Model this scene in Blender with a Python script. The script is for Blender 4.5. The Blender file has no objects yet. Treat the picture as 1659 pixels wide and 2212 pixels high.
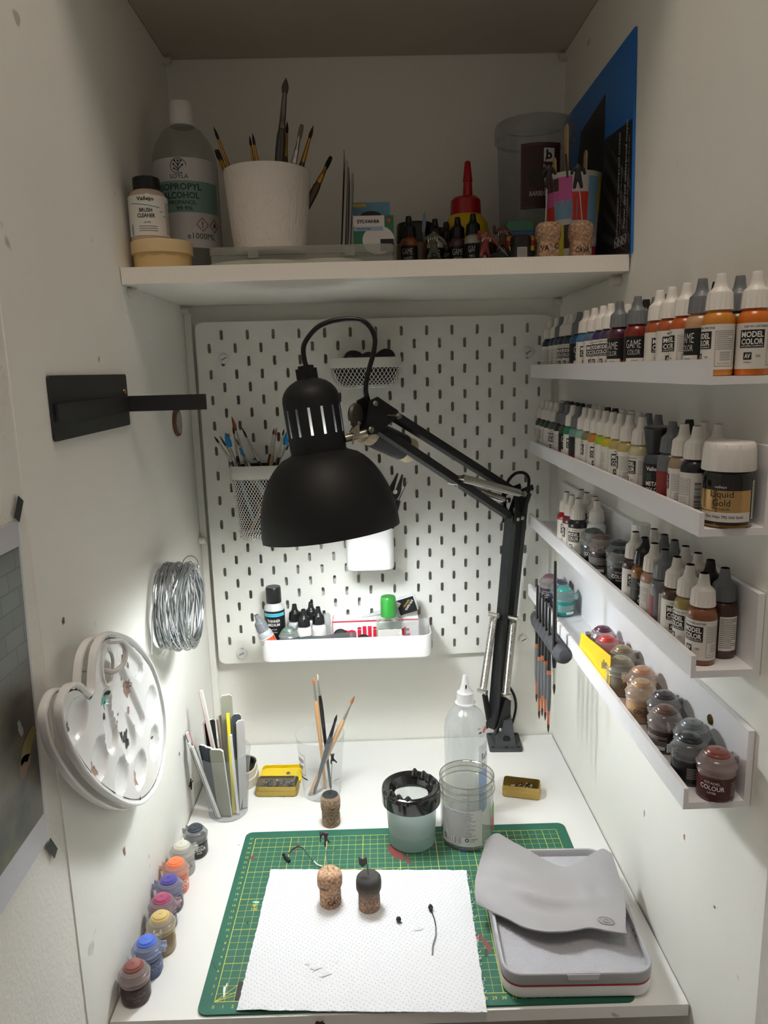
import bpy, math, random
from mathutils import Vector, Matrix
random.seed(7)
PI = math.pi
S = bpy.context.scene
COL = S.collection

# ------------------------------------------------------------------ camera
cam = bpy.data.cameras.new('camera')
cam.sensor_fit = 'VERTICAL'; cam.sensor_height = 36.0; cam.lens = 25.778
cam.clip_start = 0.01; cam.clip_end = 50
camo = bpy.data.objects.new('camera', cam); COL.objects.link(camo)
camo.location = (0.2812, -1.1955, 0.6410); camo.rotation_euler = (1.3794, 0.0263, -0.0239)
S.camera = camo

# ------------------------------------------------------------------ world, room light, exposure
w = bpy.data.worlds.new('world'); S.world = w; w.use_nodes = True
w.node_tree.nodes['Background'].inputs[0].default_value = (1.0, 0.90, 0.80, 1)
w.node_tree.nodes['Background'].inputs[1].default_value = 0.115
def area(name, loc, target, size, power, color):
    l = bpy.data.lights.new(name, 'AREA'); l.shape = 'DISK'; l.size = size; l.energy = power; l.color = color
    o = bpy.data.objects.new(name, l); COL.objects.link(o); o.location = loc
    o.rotation_euler = (Vector(target) - Vector(loc)).to_track_quat('-Z', 'Y').to_euler()
    return o
area('room_ceiling_light', (0.33, -1.05, 2.15), (0.3, -0.5, 0.7), 0.7, 7.8, (1.0, 0.86, 0.74))
S.view_settings.view_transform = 'Standard'
try: S.view_settings.look = 'None'
except Exception: pass
S.view_settings.gamma = 1.0; S.view_settings.use_curve_mapping = False
S.view_settings.exposure = 0.52
LAMP_POWER = 84.0

# ------------------------------------------------------------------ materials
MC = {}
def nt(name):
    m = bpy.data.materials.new(name); m.use_nodes = True
    t = m.node_tree; return m, t, t.nodes['Principled BSDF'], t.nodes, t.links
def lin(c):
    return tuple((x/255/12.92 if x/255 <= .04045 else ((x/255+.055)/1.055)**2.4) for x in c)
def mat(c, rough=.5, metal=0.0, bump=0.0, bscale=400, var=0.0, vscale=60, spec=.5, coat=0, dist=.0005, sss=0):
    """c in sRGB 0-255"""
    key = (tuple(c), rough, metal, bump, bscale, var, vscale, spec, coat)
    if key in MC: return MC[key]
    m, t, p, N, L = nt('mat_%d_%d_%d' % tuple(int(x) for x in c))
    col = lin(c)
    p.inputs['Base Color'].default_value = (*col, 1); p.inputs['Roughness'].default_value = rough
    p.inputs['Metallic'].default_value = metal; p.inputs['Specular IOR Level'].default_value = spec
    p.inputs['Coat Weight'].default_value = coat
    if bump or var:
        tc = N.new('ShaderNodeTexCoord')
    if bump:
        n = N.new('ShaderNodeTexNoise'); n.inputs['Scale'].default_value = bscale; n.inputs['Detail'].default_value = 3
        L.new(tc.outputs['Object'], n.inputs['Vector'])
        b = N.new('ShaderNodeBump'); b.inputs['Strength'].default_value = bump; b.inputs['Distance'].default_value = dist
        L.new(n.outputs['Fac'], b.inputs['Height']); L.new(b.outputs[0], p.inputs['Normal'])
    if var:
        n = N.new('ShaderNodeTexNoise'); n.inputs['Scale'].default_value = vscale; n.inputs['Detail'].default_value = 5
        L.new(tc.outputs['Object'], n.inputs['Vector'])
        r = N.new('ShaderNodeValToRGB')
        r.color_ramp.elements[0].position = .3; r.color_ramp.elements[1].position = .7
        r.color_ramp.elements[0].color = (*[x*(1-var) for x in col], 1)
        r.color_ramp.elements[1].color = (*[min(1, x*(1+var)) for x in col], 1)
        L.new(n.outputs['Fac'], r.inputs[0]); L.new(r.outputs[0], p.inputs['Base Color'])
    MC[key] = m; return m
def clear(c=(255, 255, 255), haze=.12, rough=.08, gloss=1.0, tint=None):
    """thin clear plastic or glass: mostly see-through, a little milky, glossy at grazing angles"""
    key = ('clear', tuple(c), haze, rough, gloss)
    if key in MC: return MC[key]
    m = bpy.data.materials.new('clear_plastic'); m.use_nodes = True; t = m.node_tree; N, L = t.nodes, t.links
    N.remove(N['Principled BSDF']); out = N['Material Output']
    tr = N.new('ShaderNodeBsdfTransparent'); tr.inputs[0].default_value = (*[x**.22 for x in lin(c)], 1)
    df = N.new('ShaderNodeBsdfDiffuse'); df.inputs[0].default_value = (*lin(c), 1)
    tl = N.new('ShaderNodeBsdfTranslucent'); tl.inputs[0].default_value = (*lin(c), 1)
    m0 = N.new('ShaderNodeMixShader'); m0.inputs[0].default_value = .5
    L.new(df.outputs[0], m0.inputs[1]); L.new(tl.outputs[0], m0.inputs[2])
    m1 = N.new('ShaderNodeMixShader'); m1.inputs[0].default_value = haze
    L.new(tr.outputs[0], m1.inputs[1]); L.new(m0.outputs[0], m1.inputs[2])
    gl = N.new('ShaderNodeBsdfGlossy'); gl.inputs['Roughness'].default_value = rough
    fr = N.new('ShaderNodeLayerWeight'); fr.inputs[0].default_value = .5
    pw = N.new('ShaderNodeMath'); pw.operation = 'POWER'; pw.inputs[1].default_value = 4.0; L.new(fr.outputs['Facing'], pw.inputs[0])
    mu = N.new('ShaderNodeMath'); mu.operation = 'MULTIPLY_ADD'; mu.inputs[1].default_value = .42*gloss; mu.inputs[2].default_value = .03*gloss; mu.use_clamp = True
    L.new(pw.outputs[0], mu.inputs[0])
    m2 = N.new('ShaderNodeMixShader'); L.new(mu.outputs[0], m2.inputs[0])
    L.new(m1.outputs[0], m2.inputs[1]); L.new(gl.outputs[0], m2.inputs[2]); L.new(m2.outputs[0], out.inputs[0])
    MC[key] = m; return m
def emit(c, s):
    m = bpy.data.materials.new('lamp_glow'); m.use_nodes = True; p = m.node_tree.nodes['Principled BSDF']
    p.inputs['Base Color'].default_value = (*c, 1); p.inputs['Emission Color'].default_value = (*c, 1)
    p.inputs['Emission Strength'].default_value = s; return m
def wall_mat(name, c, bump, bscale, stain=.04, rough=.75, speck=None):
    m, t, p, N, L = nt(name); col = lin(c); p.inputs['Roughness'].default_value = rough
    p.inputs['Specular IOR Level'].default_value = .3
    tc = N.new('ShaderNodeTexCoord')
    n = N.new('ShaderNodeTexNoise'); n.inputs['Scale'].default_value = 9; n.inputs['Detail'].default_value = 6
    L.new(tc.outputs['Object'], n.inputs['Vector'])
    r = N.new('ShaderNodeValToRGB'); r.color_ramp.elements[0].position = .3; r.color_ramp.elements[1].position = .65
    r.color_ramp.elements[0].color = (*[x*(1-stain) for x in col], 1); r.color_ramp.elements[1].color = (*col, 1)
    L.new(n.outputs['Fac'], r.inputs[0]); last = r.outputs[0]
    if speck:
        n3 = N.new('ShaderNodeTexNoise'); n3.inputs['Scale'].default_value = speck; n3.inputs['Detail'].default_value = 2
        L.new(tc.outputs['Object'], n3.inputs['Vector'])
        r3 = N.new('ShaderNodeValToRGB'); r3.color_ramp.elements[0].position = .235; r3.color_ramp.elements[1].position = .27
        r3.color_ramp.elements[0].color = (.25, .23, .2, 1); r3.color_ramp.elements[1].color = (1, 1, 1, 1)
        L.new(n3.outputs['Fac'], r3.inputs[0])
        mx = N.new('ShaderNodeMix'); mx.data_type = 'RGBA'; mx.blend_type = 'MULTIPLY'; mx.inputs[0].default_value = .5
        L.new(last, mx.inputs[6]); L.new(r3.outputs[0], mx.inputs[7]); last = mx.outputs[2]
    L.new(last, p.inputs['Base Color'])
    n2 = N.new('ShaderNodeTexNoise'); n2.inputs['Scale'].default_value = bscale; n2.inputs['Detail'].default_value = 4
    L.new(tc.outputs['Object'], n2.inputs['Vector'])
    b = N.new('ShaderNodeBump'); b.inputs['Strength'].default_value = bump; b.inputs['Distance'].default_value = .002
    L.new(n2.outputs['Fac'], b.inputs['Height']); L.new(b.outputs[0], p.inputs['Normal'])
    return m
def cork_mat(c, dark=0.0):
    m, t, p, N, L = nt('cork'); col = lin(c); p.inputs['Roughness'].default_value = .85
    tc = N.new('ShaderNodeTexCoord')
    v = N.new('ShaderNodeTexVoronoi'); v.inputs['Scale'].default_value = 420
    n = N.new('ShaderNodeTexNoise'); n.inputs['Scale'].default_value = 300; n.inputs['Detail'].default_value = 5
    L.new(tc.outputs['Object'], v.inputs['Vector']); L.new(tc.outputs['Object'], n.inputs['Vector'])
    r = N.new('ShaderNodeValToRGB')
    r.color_ramp.elements[0].position = .30; r.color_ramp.elements[0].color = (*[x*.5 for x in col], 1)
    r.color_ramp.elements[1].position = .62; r.color_ramp.elements[1].color = (*[min(1, x*1.2) for x in col], 1)
    e = r.color_ramp.elements.new(.47); e.color = (*col, 1)
    mx = N.new('ShaderNodeMix'); mx.data_type = 'RGBA'; mx.blend_type = 'OVERLAY'; mx.inputs[0].default_value = .45
    L.new(n.outputs['Fac'], r.inputs[0]); L.new(r.outputs[0], mx.inputs[6]); bw = N.new('ShaderNodeRGBToBW'); L.new(v.outputs['Color'], bw.inputs[0]); L.new(bw.outputs[0], mx.inputs[7])
    hs = N.new('ShaderNodeHueSaturation'); hs.inputs['Saturation'].default_value = .8; L.new(mx.outputs[2], hs.inputs['Color'])
    last = hs.outputs[0]
    if dark:      # black primer sprayed over the head of the cork
        sp = N.new('ShaderNodeSeparateXYZ'); L.new(tc.outputs['Object'], sp.inputs[0])
        ad = N.new('ShaderNodeMath'); ad.operation = 'MULTIPLY_ADD'; ad.inputs[1].default_value = .012; L.new(n.outputs['Fac'], ad.inputs[0]); L.new(sp.outputs['Z'], ad.inputs[2])
        mr = N.new('ShaderNodeMapRange'); mr.inputs['From Min'].default_value = dark; mr.inputs['From Max'].default_value = dark+.026
        L.new(ad.outputs[0], mr.inputs['Value'])
        m2 = N.new('ShaderNodeMix'); m2.data_type = 'RGBA'; m2.inputs[7].default_value = (.040, .036, .034, 1)
        L.new(mr.outputs[0], m2.inputs[0]); L.new(last, m2.inputs[6]); last = m2.outputs[2]
    L.new(last, p.inputs['Base Color'])
    b = N.new('ShaderNodeBump'); b.inputs['Strength'].default_value = .5; b.inputs['Distance'].default_value = .0006
    L.new(n.outputs['Fac'], b.inputs['Height']); L.new(b.outputs[0], p.inputs['Normal'])
    return m
def pattern_bump(name, c, kind, scale, strength, dist, rough=.7, rotz=0.0):
    m, t, p, N, L = nt(name); p.inputs['Base Color'].default_value = (*lin(c), 1); p.inputs['Roughness'].default_value = rough
    tc = N.new('ShaderNodeTexCoord'); mp = N.new('ShaderNodeMapping'); mp.inputs['Rotation'].default_value = (0, 0, rotz)
    mp.inputs['Scale'].default_value = (scale, scale, scale)
    L.new(tc.outputs['Object'], mp.inputs[0])
    if kind == 'dimple':
        v = N.new('ShaderNodeTexVoronoi'); v.voronoi_dimensions = '2D'; v.inputs['Scale'].default_value = 1; v.inputs['Randomness'].default_value = .25
        L.new(mp.outputs[0], v.inputs['Vector'])
        r = N.new('ShaderNodeMapRange'); r.inputs['From Min'].default_value = .08; r.inputs['From Max'].default_value = .2
        L.new(v.outputs['Distance'], r.inputs['Value']); h = r.outputs[0]
        rc = N.new('ShaderNodeMix'); rc.data_type = 'RGBA'; L.new(h, rc.inputs[0])
        cc = lin(c); rc.inputs[6].default_value = (*[x*.82 for x in cc], 1); rc.inputs[7].default_value = (*cc, 1); L.new(rc.outputs[2], p.inputs['Base Color'])
    else:
        s = N.new('ShaderNodeSeparateXYZ'); L.new(mp.outputs[0], s.inputs[0])
        a = N.new('ShaderNodeMath'); a.operation = 'SINE'; b_ = N.new('ShaderNodeMath'); b_.operation = 'SINE'
        L.new(s.outputs['X'], a.inputs[0]); L.new(s.outputs['Y'], b_.inputs[0])
        mu = N.new('ShaderNodeMath'); mu.operation = 'MULTIPLY'; L.new(a.outputs[0], mu.inputs[0]); L.new(b_.outputs[0], mu.inputs[1]); h = mu.outputs[0]
    b = N.new('ShaderNodeBump'); b.inputs['Strength'].default_value = strength; b.inputs['Distance'].default_value = dist
    L.new(h, b.inputs['Height']); L.new(b.outputs[0], p.inputs['Normal'])
    return m

WHITE = mat((236, 234, 228), .45); WHITE_P = mat((238, 238, 236), .35); CAPW = mat((228, 224, 216), .4); CAPG = mat((112, 116, 120), .4); CAPK = mat((14, 14, 15), .35)
BLACK = mat((16, 16, 17), .5); INK = mat((22, 22, 26), .6); LBLW = mat((226, 222, 214), .5); PRINTW = mat((235, 232, 226), .5); GREYINK = mat((120, 116, 112), .6)
LAMPK = mat((22, 23, 24), .55, spec=.35); STEEL = mat((190, 186, 178), .28, 1.0); WOOD = mat((206, 166, 116), .5, var=.15, vscale=90)
FERR = mat((200, 198, 192), .3, 1.0); GOLDF = mat((186, 140, 62), .35, 1.0); COPPER = mat((206, 128, 96), .35, 1.0)
FOG = clear((235, 238, 242), .42, .25, .8); CLEAR = clear((245, 248, 250), .13, .08, 1.0); GLASS = clear((212, 212, 204), .11, .03, 2.2)

# ------------------------------------------------------------------ mesh builder
class MB:
    def __init__(s): s.v = []; s.f = []; s.m = []; s.sm = []
    def add(s, v, f, mi=0, smooth=True, M=None):
        o = len(s.v)
        for p in v:
            p = Vector(p); s.v.append(M @ p if M else p)
        for i, q in enumerate(f):
            s.f.append([o+k for k in q]); s.m.append(mi if isinstance(mi, int) else mi[i]); s.sm.append(smooth)
    def box(s, x0, x1, y0, y1, z0, z1, mi=0, M=None):
        s.add([(x, y, z) for z in (z0, z1) for y in (y0, y1) for x in (x0, x1)],
              [(0, 2, 3, 1), (4, 5, 7, 6), (0, 1, 5, 4), (2, 6, 7, 3), (0, 4, 6, 2), (1, 3, 7, 5)], mi, False, M)
    def lathe(s, prof, n=24, mi=0, M=None, rfun=None, caps=(True, True), mfun=None):
        """prof: list of (r, z) bottom to top (outside)"""
        v = []; f = []; ms = []
        for j, (r, z) in enumerate(prof):
            for i in range(n):
                a = 2*PI*i/n; rr = r*(rfun(a, z, j) if rfun else 1)
                v.append((rr*math.cos(a), rr*math.sin(a), z))
        for j in range(len(prof)-1):
            for i in range(n):
                k = (i+1) % n; f.append((j*n+i, j*n+k, (j+1)*n+k, (j+1)*n+i)); ms.append(mfun(j) if mfun else mi)
        if caps[0] and prof[0][0] > 1e-6: f.append(tuple(range(n-1, -1, -1))); ms.append(mfun(0) if mfun else mi)
        if caps[1] and prof[-1][0] > 1e-6: f.append(tuple((len(prof)-1)*n+i for i in range(n))); ms.append(mfun(len(prof)-2) if mfun else mi)
        s.add(v, f, ms, True, M)
    def loft(s, rings, mi=0, caps=(True, True), closed=True, smooth=True, M=None):
        n = len(rings[0]); v = [p for r in rings for p in r]; f = []
        for j in range(len(rings)-1):
            for i in range(n if closed else n-1):
                k = (i+1) % n; f.append((j*n+i, j*n+k, (j+1)*n+k, (j+1)*n+i))
        if caps[0]: f.append(tuple(range(n-1, -1, -1)))
        if caps[1]: f.append(tuple((len(rings)-1)*n+i for i in range(n)))
        s.add(v, f, mi, smooth, M)
    def tube(s, pts, r, n=8, mi=0, M=None, caps=True, closed=False):
        pts = [Vector(p) for p in pts]; m = len(pts)
        R = r if isinstance(r, (list, tuple)) else [r]*m
        t0 = (pts[1]-pts[0]).normalized(); u = t0.orthogonal().normalized(); rings = []
        for i, p in enumerate(pts):
            if closed: t = (pts[(i+1) % m]-pts[i-1]).normalized()
            else: t = (pts[min(i+1, m-1)]-pts[max(i-1, 0)]).normalized()
            u = (u-t*u.dot(t)).normalized(); w_ = t.cross(u)
            rings.append([p+(u*math.cos(2*PI*k/n)+w_*math.sin(2*PI*k/n))*max(R[i], 1e-6) for k in range(n)])
        if closed: rings.append(rings[0])
        s.loft(rings, mi, (caps and not closed, caps and not closed), True, True, M)
    def cyl(s, a, b, r0, r1=None, n=16, mi=0): s.tube([a, b], [r0, r0 if r1 is None else r1], n, mi)
    def prism(s, poly, z0, z1, mi=0, M=None, smooth=False):
        s.loft([[(x, y, z0) for x, y in poly], [(x, y, z1) for x, y in poly]], mi, (True, True), True, smooth, M)
    def ball(s, c, r, n=12, mi=0, sc=(1, 1, 1)):
        prof = [(max(1e-7, r*math.sin(PI*k/8)), -r*math.cos(PI*k/8)) for k in range(9)]
        s.lathe(prof, n, mi, Matrix.Translation(c) @ Matrix.Diagonal((*sc, 1)), caps=(False, False))
    def patch(s, r, a0, a1, z0, z1, mi=0, M=None, seg=None):
        seg = max(1, int(abs(a1-a0)/math.sqrt(.00030/r))+1); v = []; f = []
        for i in range(seg+1):
            a = a0+(a1-a0)*i/seg; v += [(r*math.cos(a), r*math.sin(a), z0), (r*math.cos(a), r*math.sin(a), z1)]
        for i in range(seg): f.append((2*i, 2*i+2, 2*i+3, 2*i+1))
        s.add(v, f, mi, True, M)
    def mesh(s, name, mats):
        me = bpy.data.meshes.new(name); me.from_pydata([tuple(p) for p in s.v], [], s.f)
        for m in mats: me.materials.append(m)
        me.polygons.foreach_set('material_index', s.m); me.polygons.foreach_set('use_smooth', s.sm)
        me.update()
        try: me.set_sharp_from_angle(angle=math.radians(38))
        except Exception: pass
        return me
    def build(s, name, mats, parent=None, M=None, loc=None, rot=None):
        me = s.mesh(name, mats if isinstance(mats, (list, tuple)) else [mats]); return link(name, me, parent, M, loc, rot)
def link(name, me, parent=None, M=None, loc=None, rot=None):
    o = bpy.data.objects.new(name, me); COL.objects.link(o)
    if parent: o.parent = parent
    if M is not None: o.matrix_local = M
    if loc is not None: o.location = loc
    if rot is not None: o.rotation_euler = rot
    return o
def tag(o, label=None, cat=None, group=None, kind=None):
    if label: o['label'] = label
    if cat: o['category'] = cat
    if group: o['group'] = group
    if kind: o['kind'] = kind
    return o
def thing(name, label, cat, loc=(0, 0, 0), rot=(0, 0, 0), group=None):
    o = bpy.data.objects.new(name, None); COL.objects.link(o); o.location = loc; o.rotation_euler = rot
    o.empty_display_size = .01
    return tag(o, label, cat, group)
def rrect(x0, x1, y0, y1, r, n=5):
    p = []
    for cx, cy, a in ((x1-r, y1-r, 0), (x0+r, y1-r, 90), (x0+r, y0+r, 180), (x1-r, y0+r, 270)):
        for i in range(n+1):
            t = math.radians(a+90*i/n); p.append((cx+r*math.cos(t), cy+r*math.sin(t)))
    return p
def ring(poly, z): return [(x, y, z) for x, y in poly]
def T(x, y, z): return Matrix.Translation((x, y, z))
def RZ(a): return Matrix.Rotation(a, 4, 'Z')
def RX(a): return Matrix.Rotation(a, 4, 'X')
def RY(a): return Matrix.Rotation(a, 4, 'Y')
def frame(O, X, Z):
    """matrix with local x along X, local z along Z, origin O"""
    X = Vector(X).normalized(); Z = Vector(Z); Z = (Z-X*Z.dot(X)).normalized(); Y = Z.cross(X)
    return Matrix(((X.x, Y.x, Z.x, O[0]), (X.y, Y.y, Z.y, O[1]), (X.z, Y.z, Z.z, O[2]), (0, 0, 0, 1)))
def align(a, b, up=None):
    """local z from a to b"""
    d = (Vector(b)-Vector(a)).normalized(); q = d.to_track_quat('Z', 'Y'); return T(*a) @ q.to_matrix().to_4x4()

# text as flat geometry
TC = {}
def glyphs(txt, bold=0.0):
    k = (txt, bold)
    if k in TC: return TC[k]
    if not txt.strip(): return [], [], 1, 1
    c = bpy.data.curves.new('t', 'FONT'); c.body = txt; c.size = 1; c.resolution_u = 2; c.offset = bold; c.fill_mode = 'FRONT'
    o = bpy.data.objects.new('t', c); me = bpy.data.meshes.new_from_object(o)
    V = [(v.co.x, v.co.y) for v in me.vertices]; F = [tuple(p.vertices) for p in me.polygons]
    bpy.data.objects.remove(o); bpy.data.curves.remove(c); bpy.data.meshes.remove(me)
    x0 = min(v[0] for v in V); x1 = max(v[0] for v in V); y0 = min(v[1] for v in V); y1 = max(v[1] for v in V)
    V = [((x-(x0+x1)/2), (y-(y0+y1)/2)) for x, y in V]
    TC[k] = (V, F, x1-x0, y1-y0); return TC[k]
def text(mb, txt, W, H=None, mi=0, M=None, bold=0.0, cyl=None):
    """W, H: size of the written line. cyl=(r, a0, z0) wraps round the z axis, else flat in the xy plane of M"""
    V, F, w_, h_ = glyphs(txt, bold)
    if W is None: W = H*w_/h_
    sx = W/w_; sy = (H/h_) if H else sx
    if cyl:
        r, a0, z0 = cyl; P = [(r*math.cos(a0+x*sx/r), r*math.sin(a0+x*sx/r), z0+y*sy) for x, y in V]
    else: P = [(x*sx, y*sy, 0) for x, y in V]
    mb.add(P, F, mi, False, M)
def lines(mb, r, a0, a1, z0, z1, n, mi, M=None, th=.00035):
    for i in range(n):
        z = z1-(z1-z0)*(i+.5)/n; e = (a1-a0)*random.choice((0, 0, .08, .3)) if i % 3 == 2 else 0
        mb.patch(r, a0, a1-e, z-th/2, z+th/2, mi, M, seg=3)

# ------------------------------------------------------------------ room shell
XR, ZC, ZS = 0.5918, 1.0976, 0.765
WL = wall_mat('wall_paint', (246, 245, 237), .10, 160, .02, speck=22)
def struct(name, mb, m, parent=None):
    o = mb.build(name, m, parent)
    if not parent: o['kind'] = 'structure'
    return o
b = MB(); b.box(-.05, 0, -.60, .05, -.75, 1.35); struct('wall_left', b, WL)
b = MB(); b.box(-.056, -.0012, -1.0, -.598, -.75, 1.35)
struct('wall_left_front', b, wall_mat('rough_plaster', (242, 240, 232), .28, 260, .04))
b = MB(); b.box(XR, XR+.05, -.685, .05, -.75, 1.35); struct('wall_right', b, WL)
b = MB(); b.box(XR-.004, XR+.05, -1.0, -.685, -.75, 1.35); struct('trim_1', b, wall_mat('old_frame_paint', (205, 200, 192), .5, 90, .25, speck=14))
b = MB(); b.box(-.05, XR+.05, 0, .05, -.75, 1.35); struct('wall_back', b, WL)
b = MB(); b.box(.0015, XR-.0015, -.460, -.001, ZC, ZC+.018); struct('ceiling', b, wall_mat('board_ceiling', (206, 198, 186), .1, 90, .05))
b = MB(); b.box(-.2, .8, -1.3, .05, -.77, -.75); struct('floor', b, mat((96, 84, 72), .7, var=.2, vscale=8))
b = MB(); b.box(.0005, .011, -.012, -.0005, .004, .735); struct('trim_2', b, WL)

# marks on the walls: small flakes and paint drips with a shape of their own
def blob(mb, c, ex, ey, rx, ry, mi=0, n=11, jag=.35):
    ex = Vector(ex); ey = Vector(ey); c = Vector(c); v = [c]
    for i in range(n):
        a = 2*PI*i/n; k = 1+random.uniform(-jag, jag); v.append(c+ex*rx*k*math.cos(a)+ey*ry*k*math.sin(a))
    mb.add(v, [(0, 1+i, 1+(i+1) % n) for i in range(n)], mi, False)
# boards: desk and shelf
DESK = wall_mat('white_melamine', (236, 236, 232), .05, 500, .02, .42, speck=55)
b = MB(); b.add([(.0018, -.5577, -.0135), (.5895, -.5661, -.0135), (.5895, -.003, -.0135), (.0018, -.003, -.0135),
                 (.0018, -.5577, 0), (.5895, -.5661, 0), (.5895, -.003, 0), (.0018, -.003, 0)],
                [(3, 2, 1, 0), (4, 5, 6, 7), (0, 1, 5, 4), (1, 2, 6, 5), (2, 3, 7, 6), (3, 0, 4, 7)], 0, False)
desk = tag(b.build('desk_board', DESK), 'white board desk top spanning the alcove, scuffed, under the green mat', 'desk')
b = MB(); blob(b, (.2140, -.5640, -.0060), (1, .01, 0), (0, 0, 1), .0065, .0032, 0, 13, .45); b.build('edge_chip', mat((70, 56, 34), .9, bump=.8, bscale=900), desk)
b = MB(); b.box(-.0, XR, -.3, -.28, -.075, -.0135)
struct('trim_3', b, mat((120, 110, 98), .7))
b = MB(); b.add([(.0012, -.3036, ZS-.0185), (.5900, -.3125, ZS-.0185), (.5900, -.0005, ZS-.0185), (.0012, -.0005, ZS-.0185),
                 (.0012, -.3042, ZS), (.5900, -.3125, ZS), (.5900, -.0005, ZS), (.0012, -.0005, ZS)],
                [(3, 2, 1, 0), (4, 5, 6, 7), (0, 1, 5, 4), (1, 2, 6, 5), (2, 3, 7, 6), (3, 0, 4, 7)], 0, False)
shelf = tag(b.build('wall_shelf', wall_mat('shelf_paint', (240, 236, 226), .15, 220, .04, .6)), 'thick cream painted shelf board carrying bottles above the pegboard', 'shelf')
b = MB()
PEGM = mat((222, 220, 210), .5)
def peg(x, y, z, side, lab):
    q = MB(); d = 1 if side == 'l' else -1
    q.cyl((x+d*.0003, y, z), (x+d*.011, y, z), .0055, .0050, 14); q.cyl((x+d*.0003, y, z), (x+d*.0030, y, z), .0065, .0062, 14)
    tag(q.build('shelf_peg', PEGM), lab, 'shelf peg')
peg(0, -.277, .7395, 'l', 'painted shelf peg under the front left corner of the shelf')
peg(0, -.022, .7390, 'l', 'painted shelf peg under the back left corner of the shelf')
peg(.0, -.020, .3751, 'l', 'loose painted shelf peg in left wall beside the pegboard')
peg(XR, -.279, .7395, 'r', 'round painted shelf peg under the front right corner of the shelf')
peg(XR, -.008, .7390, 'r', 'painted shelf peg under the back right corner of the shelf')
peg(0, -.020, 1.0895, 'l', 'shelf peg in shadow under the ceiling board, back left corner')
peg(XR, -.009, 1.0895, 'r', 'shelf peg in shadow under the ceiling board, back right corner')

b = MB(); e2, e3 = (0, -1, 0), (0, 0, 1)
for y, z, ry, rz, mi in [(-.556, .4257, .0025, .003, 0), (-.345, .2080, .002, .0035, 1), (-.487, .353, .0018, .0022, 2), (-.47, .130, .0028, .0055, 2), (-.36, .14, .0018, .0045, 2), (-.235, .115, .0018, .003, 1), (-.40, .66, .0009, .0035, 1), (-.19, .118, .004, .002, 1), (-.193, .123, .0013, .006, 1), (-.184, .121, .005, .0015, 1)]:
    blob(b, (.0006, y, z), e2, e3, ry, rz, mi)
struct('wall_stain', b, [mat((92, 36, 34), .6), mat((24, 24, 26), .6), mat((150, 118, 92), .7)])
b = MB()
for y, z, ry, rz, mi in [(-.425, .122, .0012, .0065, 0), (-.53, .165, .0015, .003, 0), (-.50, .26, .0014, .001, 1), (-.48, .215, .0009, .001, 1), (-.60, .14, .0014, .0012, 1)]:
    blob(b, (XR-.0005, y, z), e2, e3, ry, rz, mi)
struct('wall_chip', b, [mat((178, 130, 110), .7), mat((120, 112, 104), .7)])

# ------------------------------------------------------------------ pegboard
TB = T(.0182, -.0191, .1605) @ RZ(.0275)
board = thing('pegboard', 'large white metal pegboard with staggered slots on the back wall', 'pegboard'); board.matrix_world = TB
b = MB()
def slot_cell(x, z, x0, x1, z0, z1, w_=.00255, h_=.0075, t=.005, tb=-.0010):
    inn = []; out = []
    for i in range(12):
        a = 2*PI*(i+.5)/12; inn.append((x+w_*math.cos(a), z+(h_-w_)*(1 if math.sin(a) > 0 else -1)+w_*math.sin(a)))
    for px, pz in inn:   # push to the rectangle along rays
        dx, dz = px-x, pz-z; k = min(((x1-x) if dx > 0 else (x-x0))/max(abs(dx), 1e-9), ((z1-z) if dz > 0 else (z-z0))/max(abs(dz), 1e-9)); out.append([x+dx*k, z+dz*k])
    cs = [(x1, z1), (x0, z1), (x0, z0), (x1, z0)]
    v = [(p[0], -t/2, p[1]) for p in inn]+[(p[0], -t/2, p[1]) for p in out]+[(p[0], tb, p[1]) for p in inn]+[(p[0], -t/2, p[1]) for p in cs]
    f = []
    for i in range(12):
        k = (i+1) % 12; f.append((i, k, 12+k, 12+i)); f.append((i, 24+i, 24+k, k))
        if abs(out[i][1]-out[k][1]) > .019: f.append((12+i, 12+k, 38, 37) if out[i][0] < x else (12+i, 12+k, 36, 39))
    b.add(v, f, 0, False)
for r in range(1, 28):
    z = .56-.02*r; odd = r % 2 == 1
    for k in range(13 if odd else 14):
        x = (.04 if odd else .02)+.04*k; slot_cell(x, z, x-.02, x+.02, z-.01, z+.01)
    if odd and 1 < r < 27:
        for xa, xb in ((0, .02), (.54, .56)): b.add([(xa, -.0025, z-.01), (xb, -.0025, z-.01), (xb, -.0025, z+.01), (xa, -.0025, z+.01)], [(0, 1, 2, 3)], 0, False)
def corner(sx, sz):
    P = []
    for i in range(7):
        a = PI/2*i/6; P.append((.012-.012*math.cos(a), .55+.010-.012+.012*math.sin(a)+.0))
    P = [(.0, .53)]+P+[(.02, .56), (.02, .53)]
    P = [((x if sx < 0 else .56-x), (z if sz > 0 else .56-z)) for x, z in P]
    f = list(range(len(P)))
    if (sx < 0) == (sz > 0): f.reverse()
    b.add([(x, -.0025, z) for x, z in P], [tuple(f)], 0, False)
for sx in (-1, 1):
    for sz in (-1, 1): corner(sx, sz)
for z0, z1 in ((0, .01), (.55, .56)): b.add([(.02, -.0025, z0), (.54, -.0025, z0), (.54, -.0025, z1), (.02, -.0025, z1)], [(0, 1, 2, 3)], 0, False)
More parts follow.
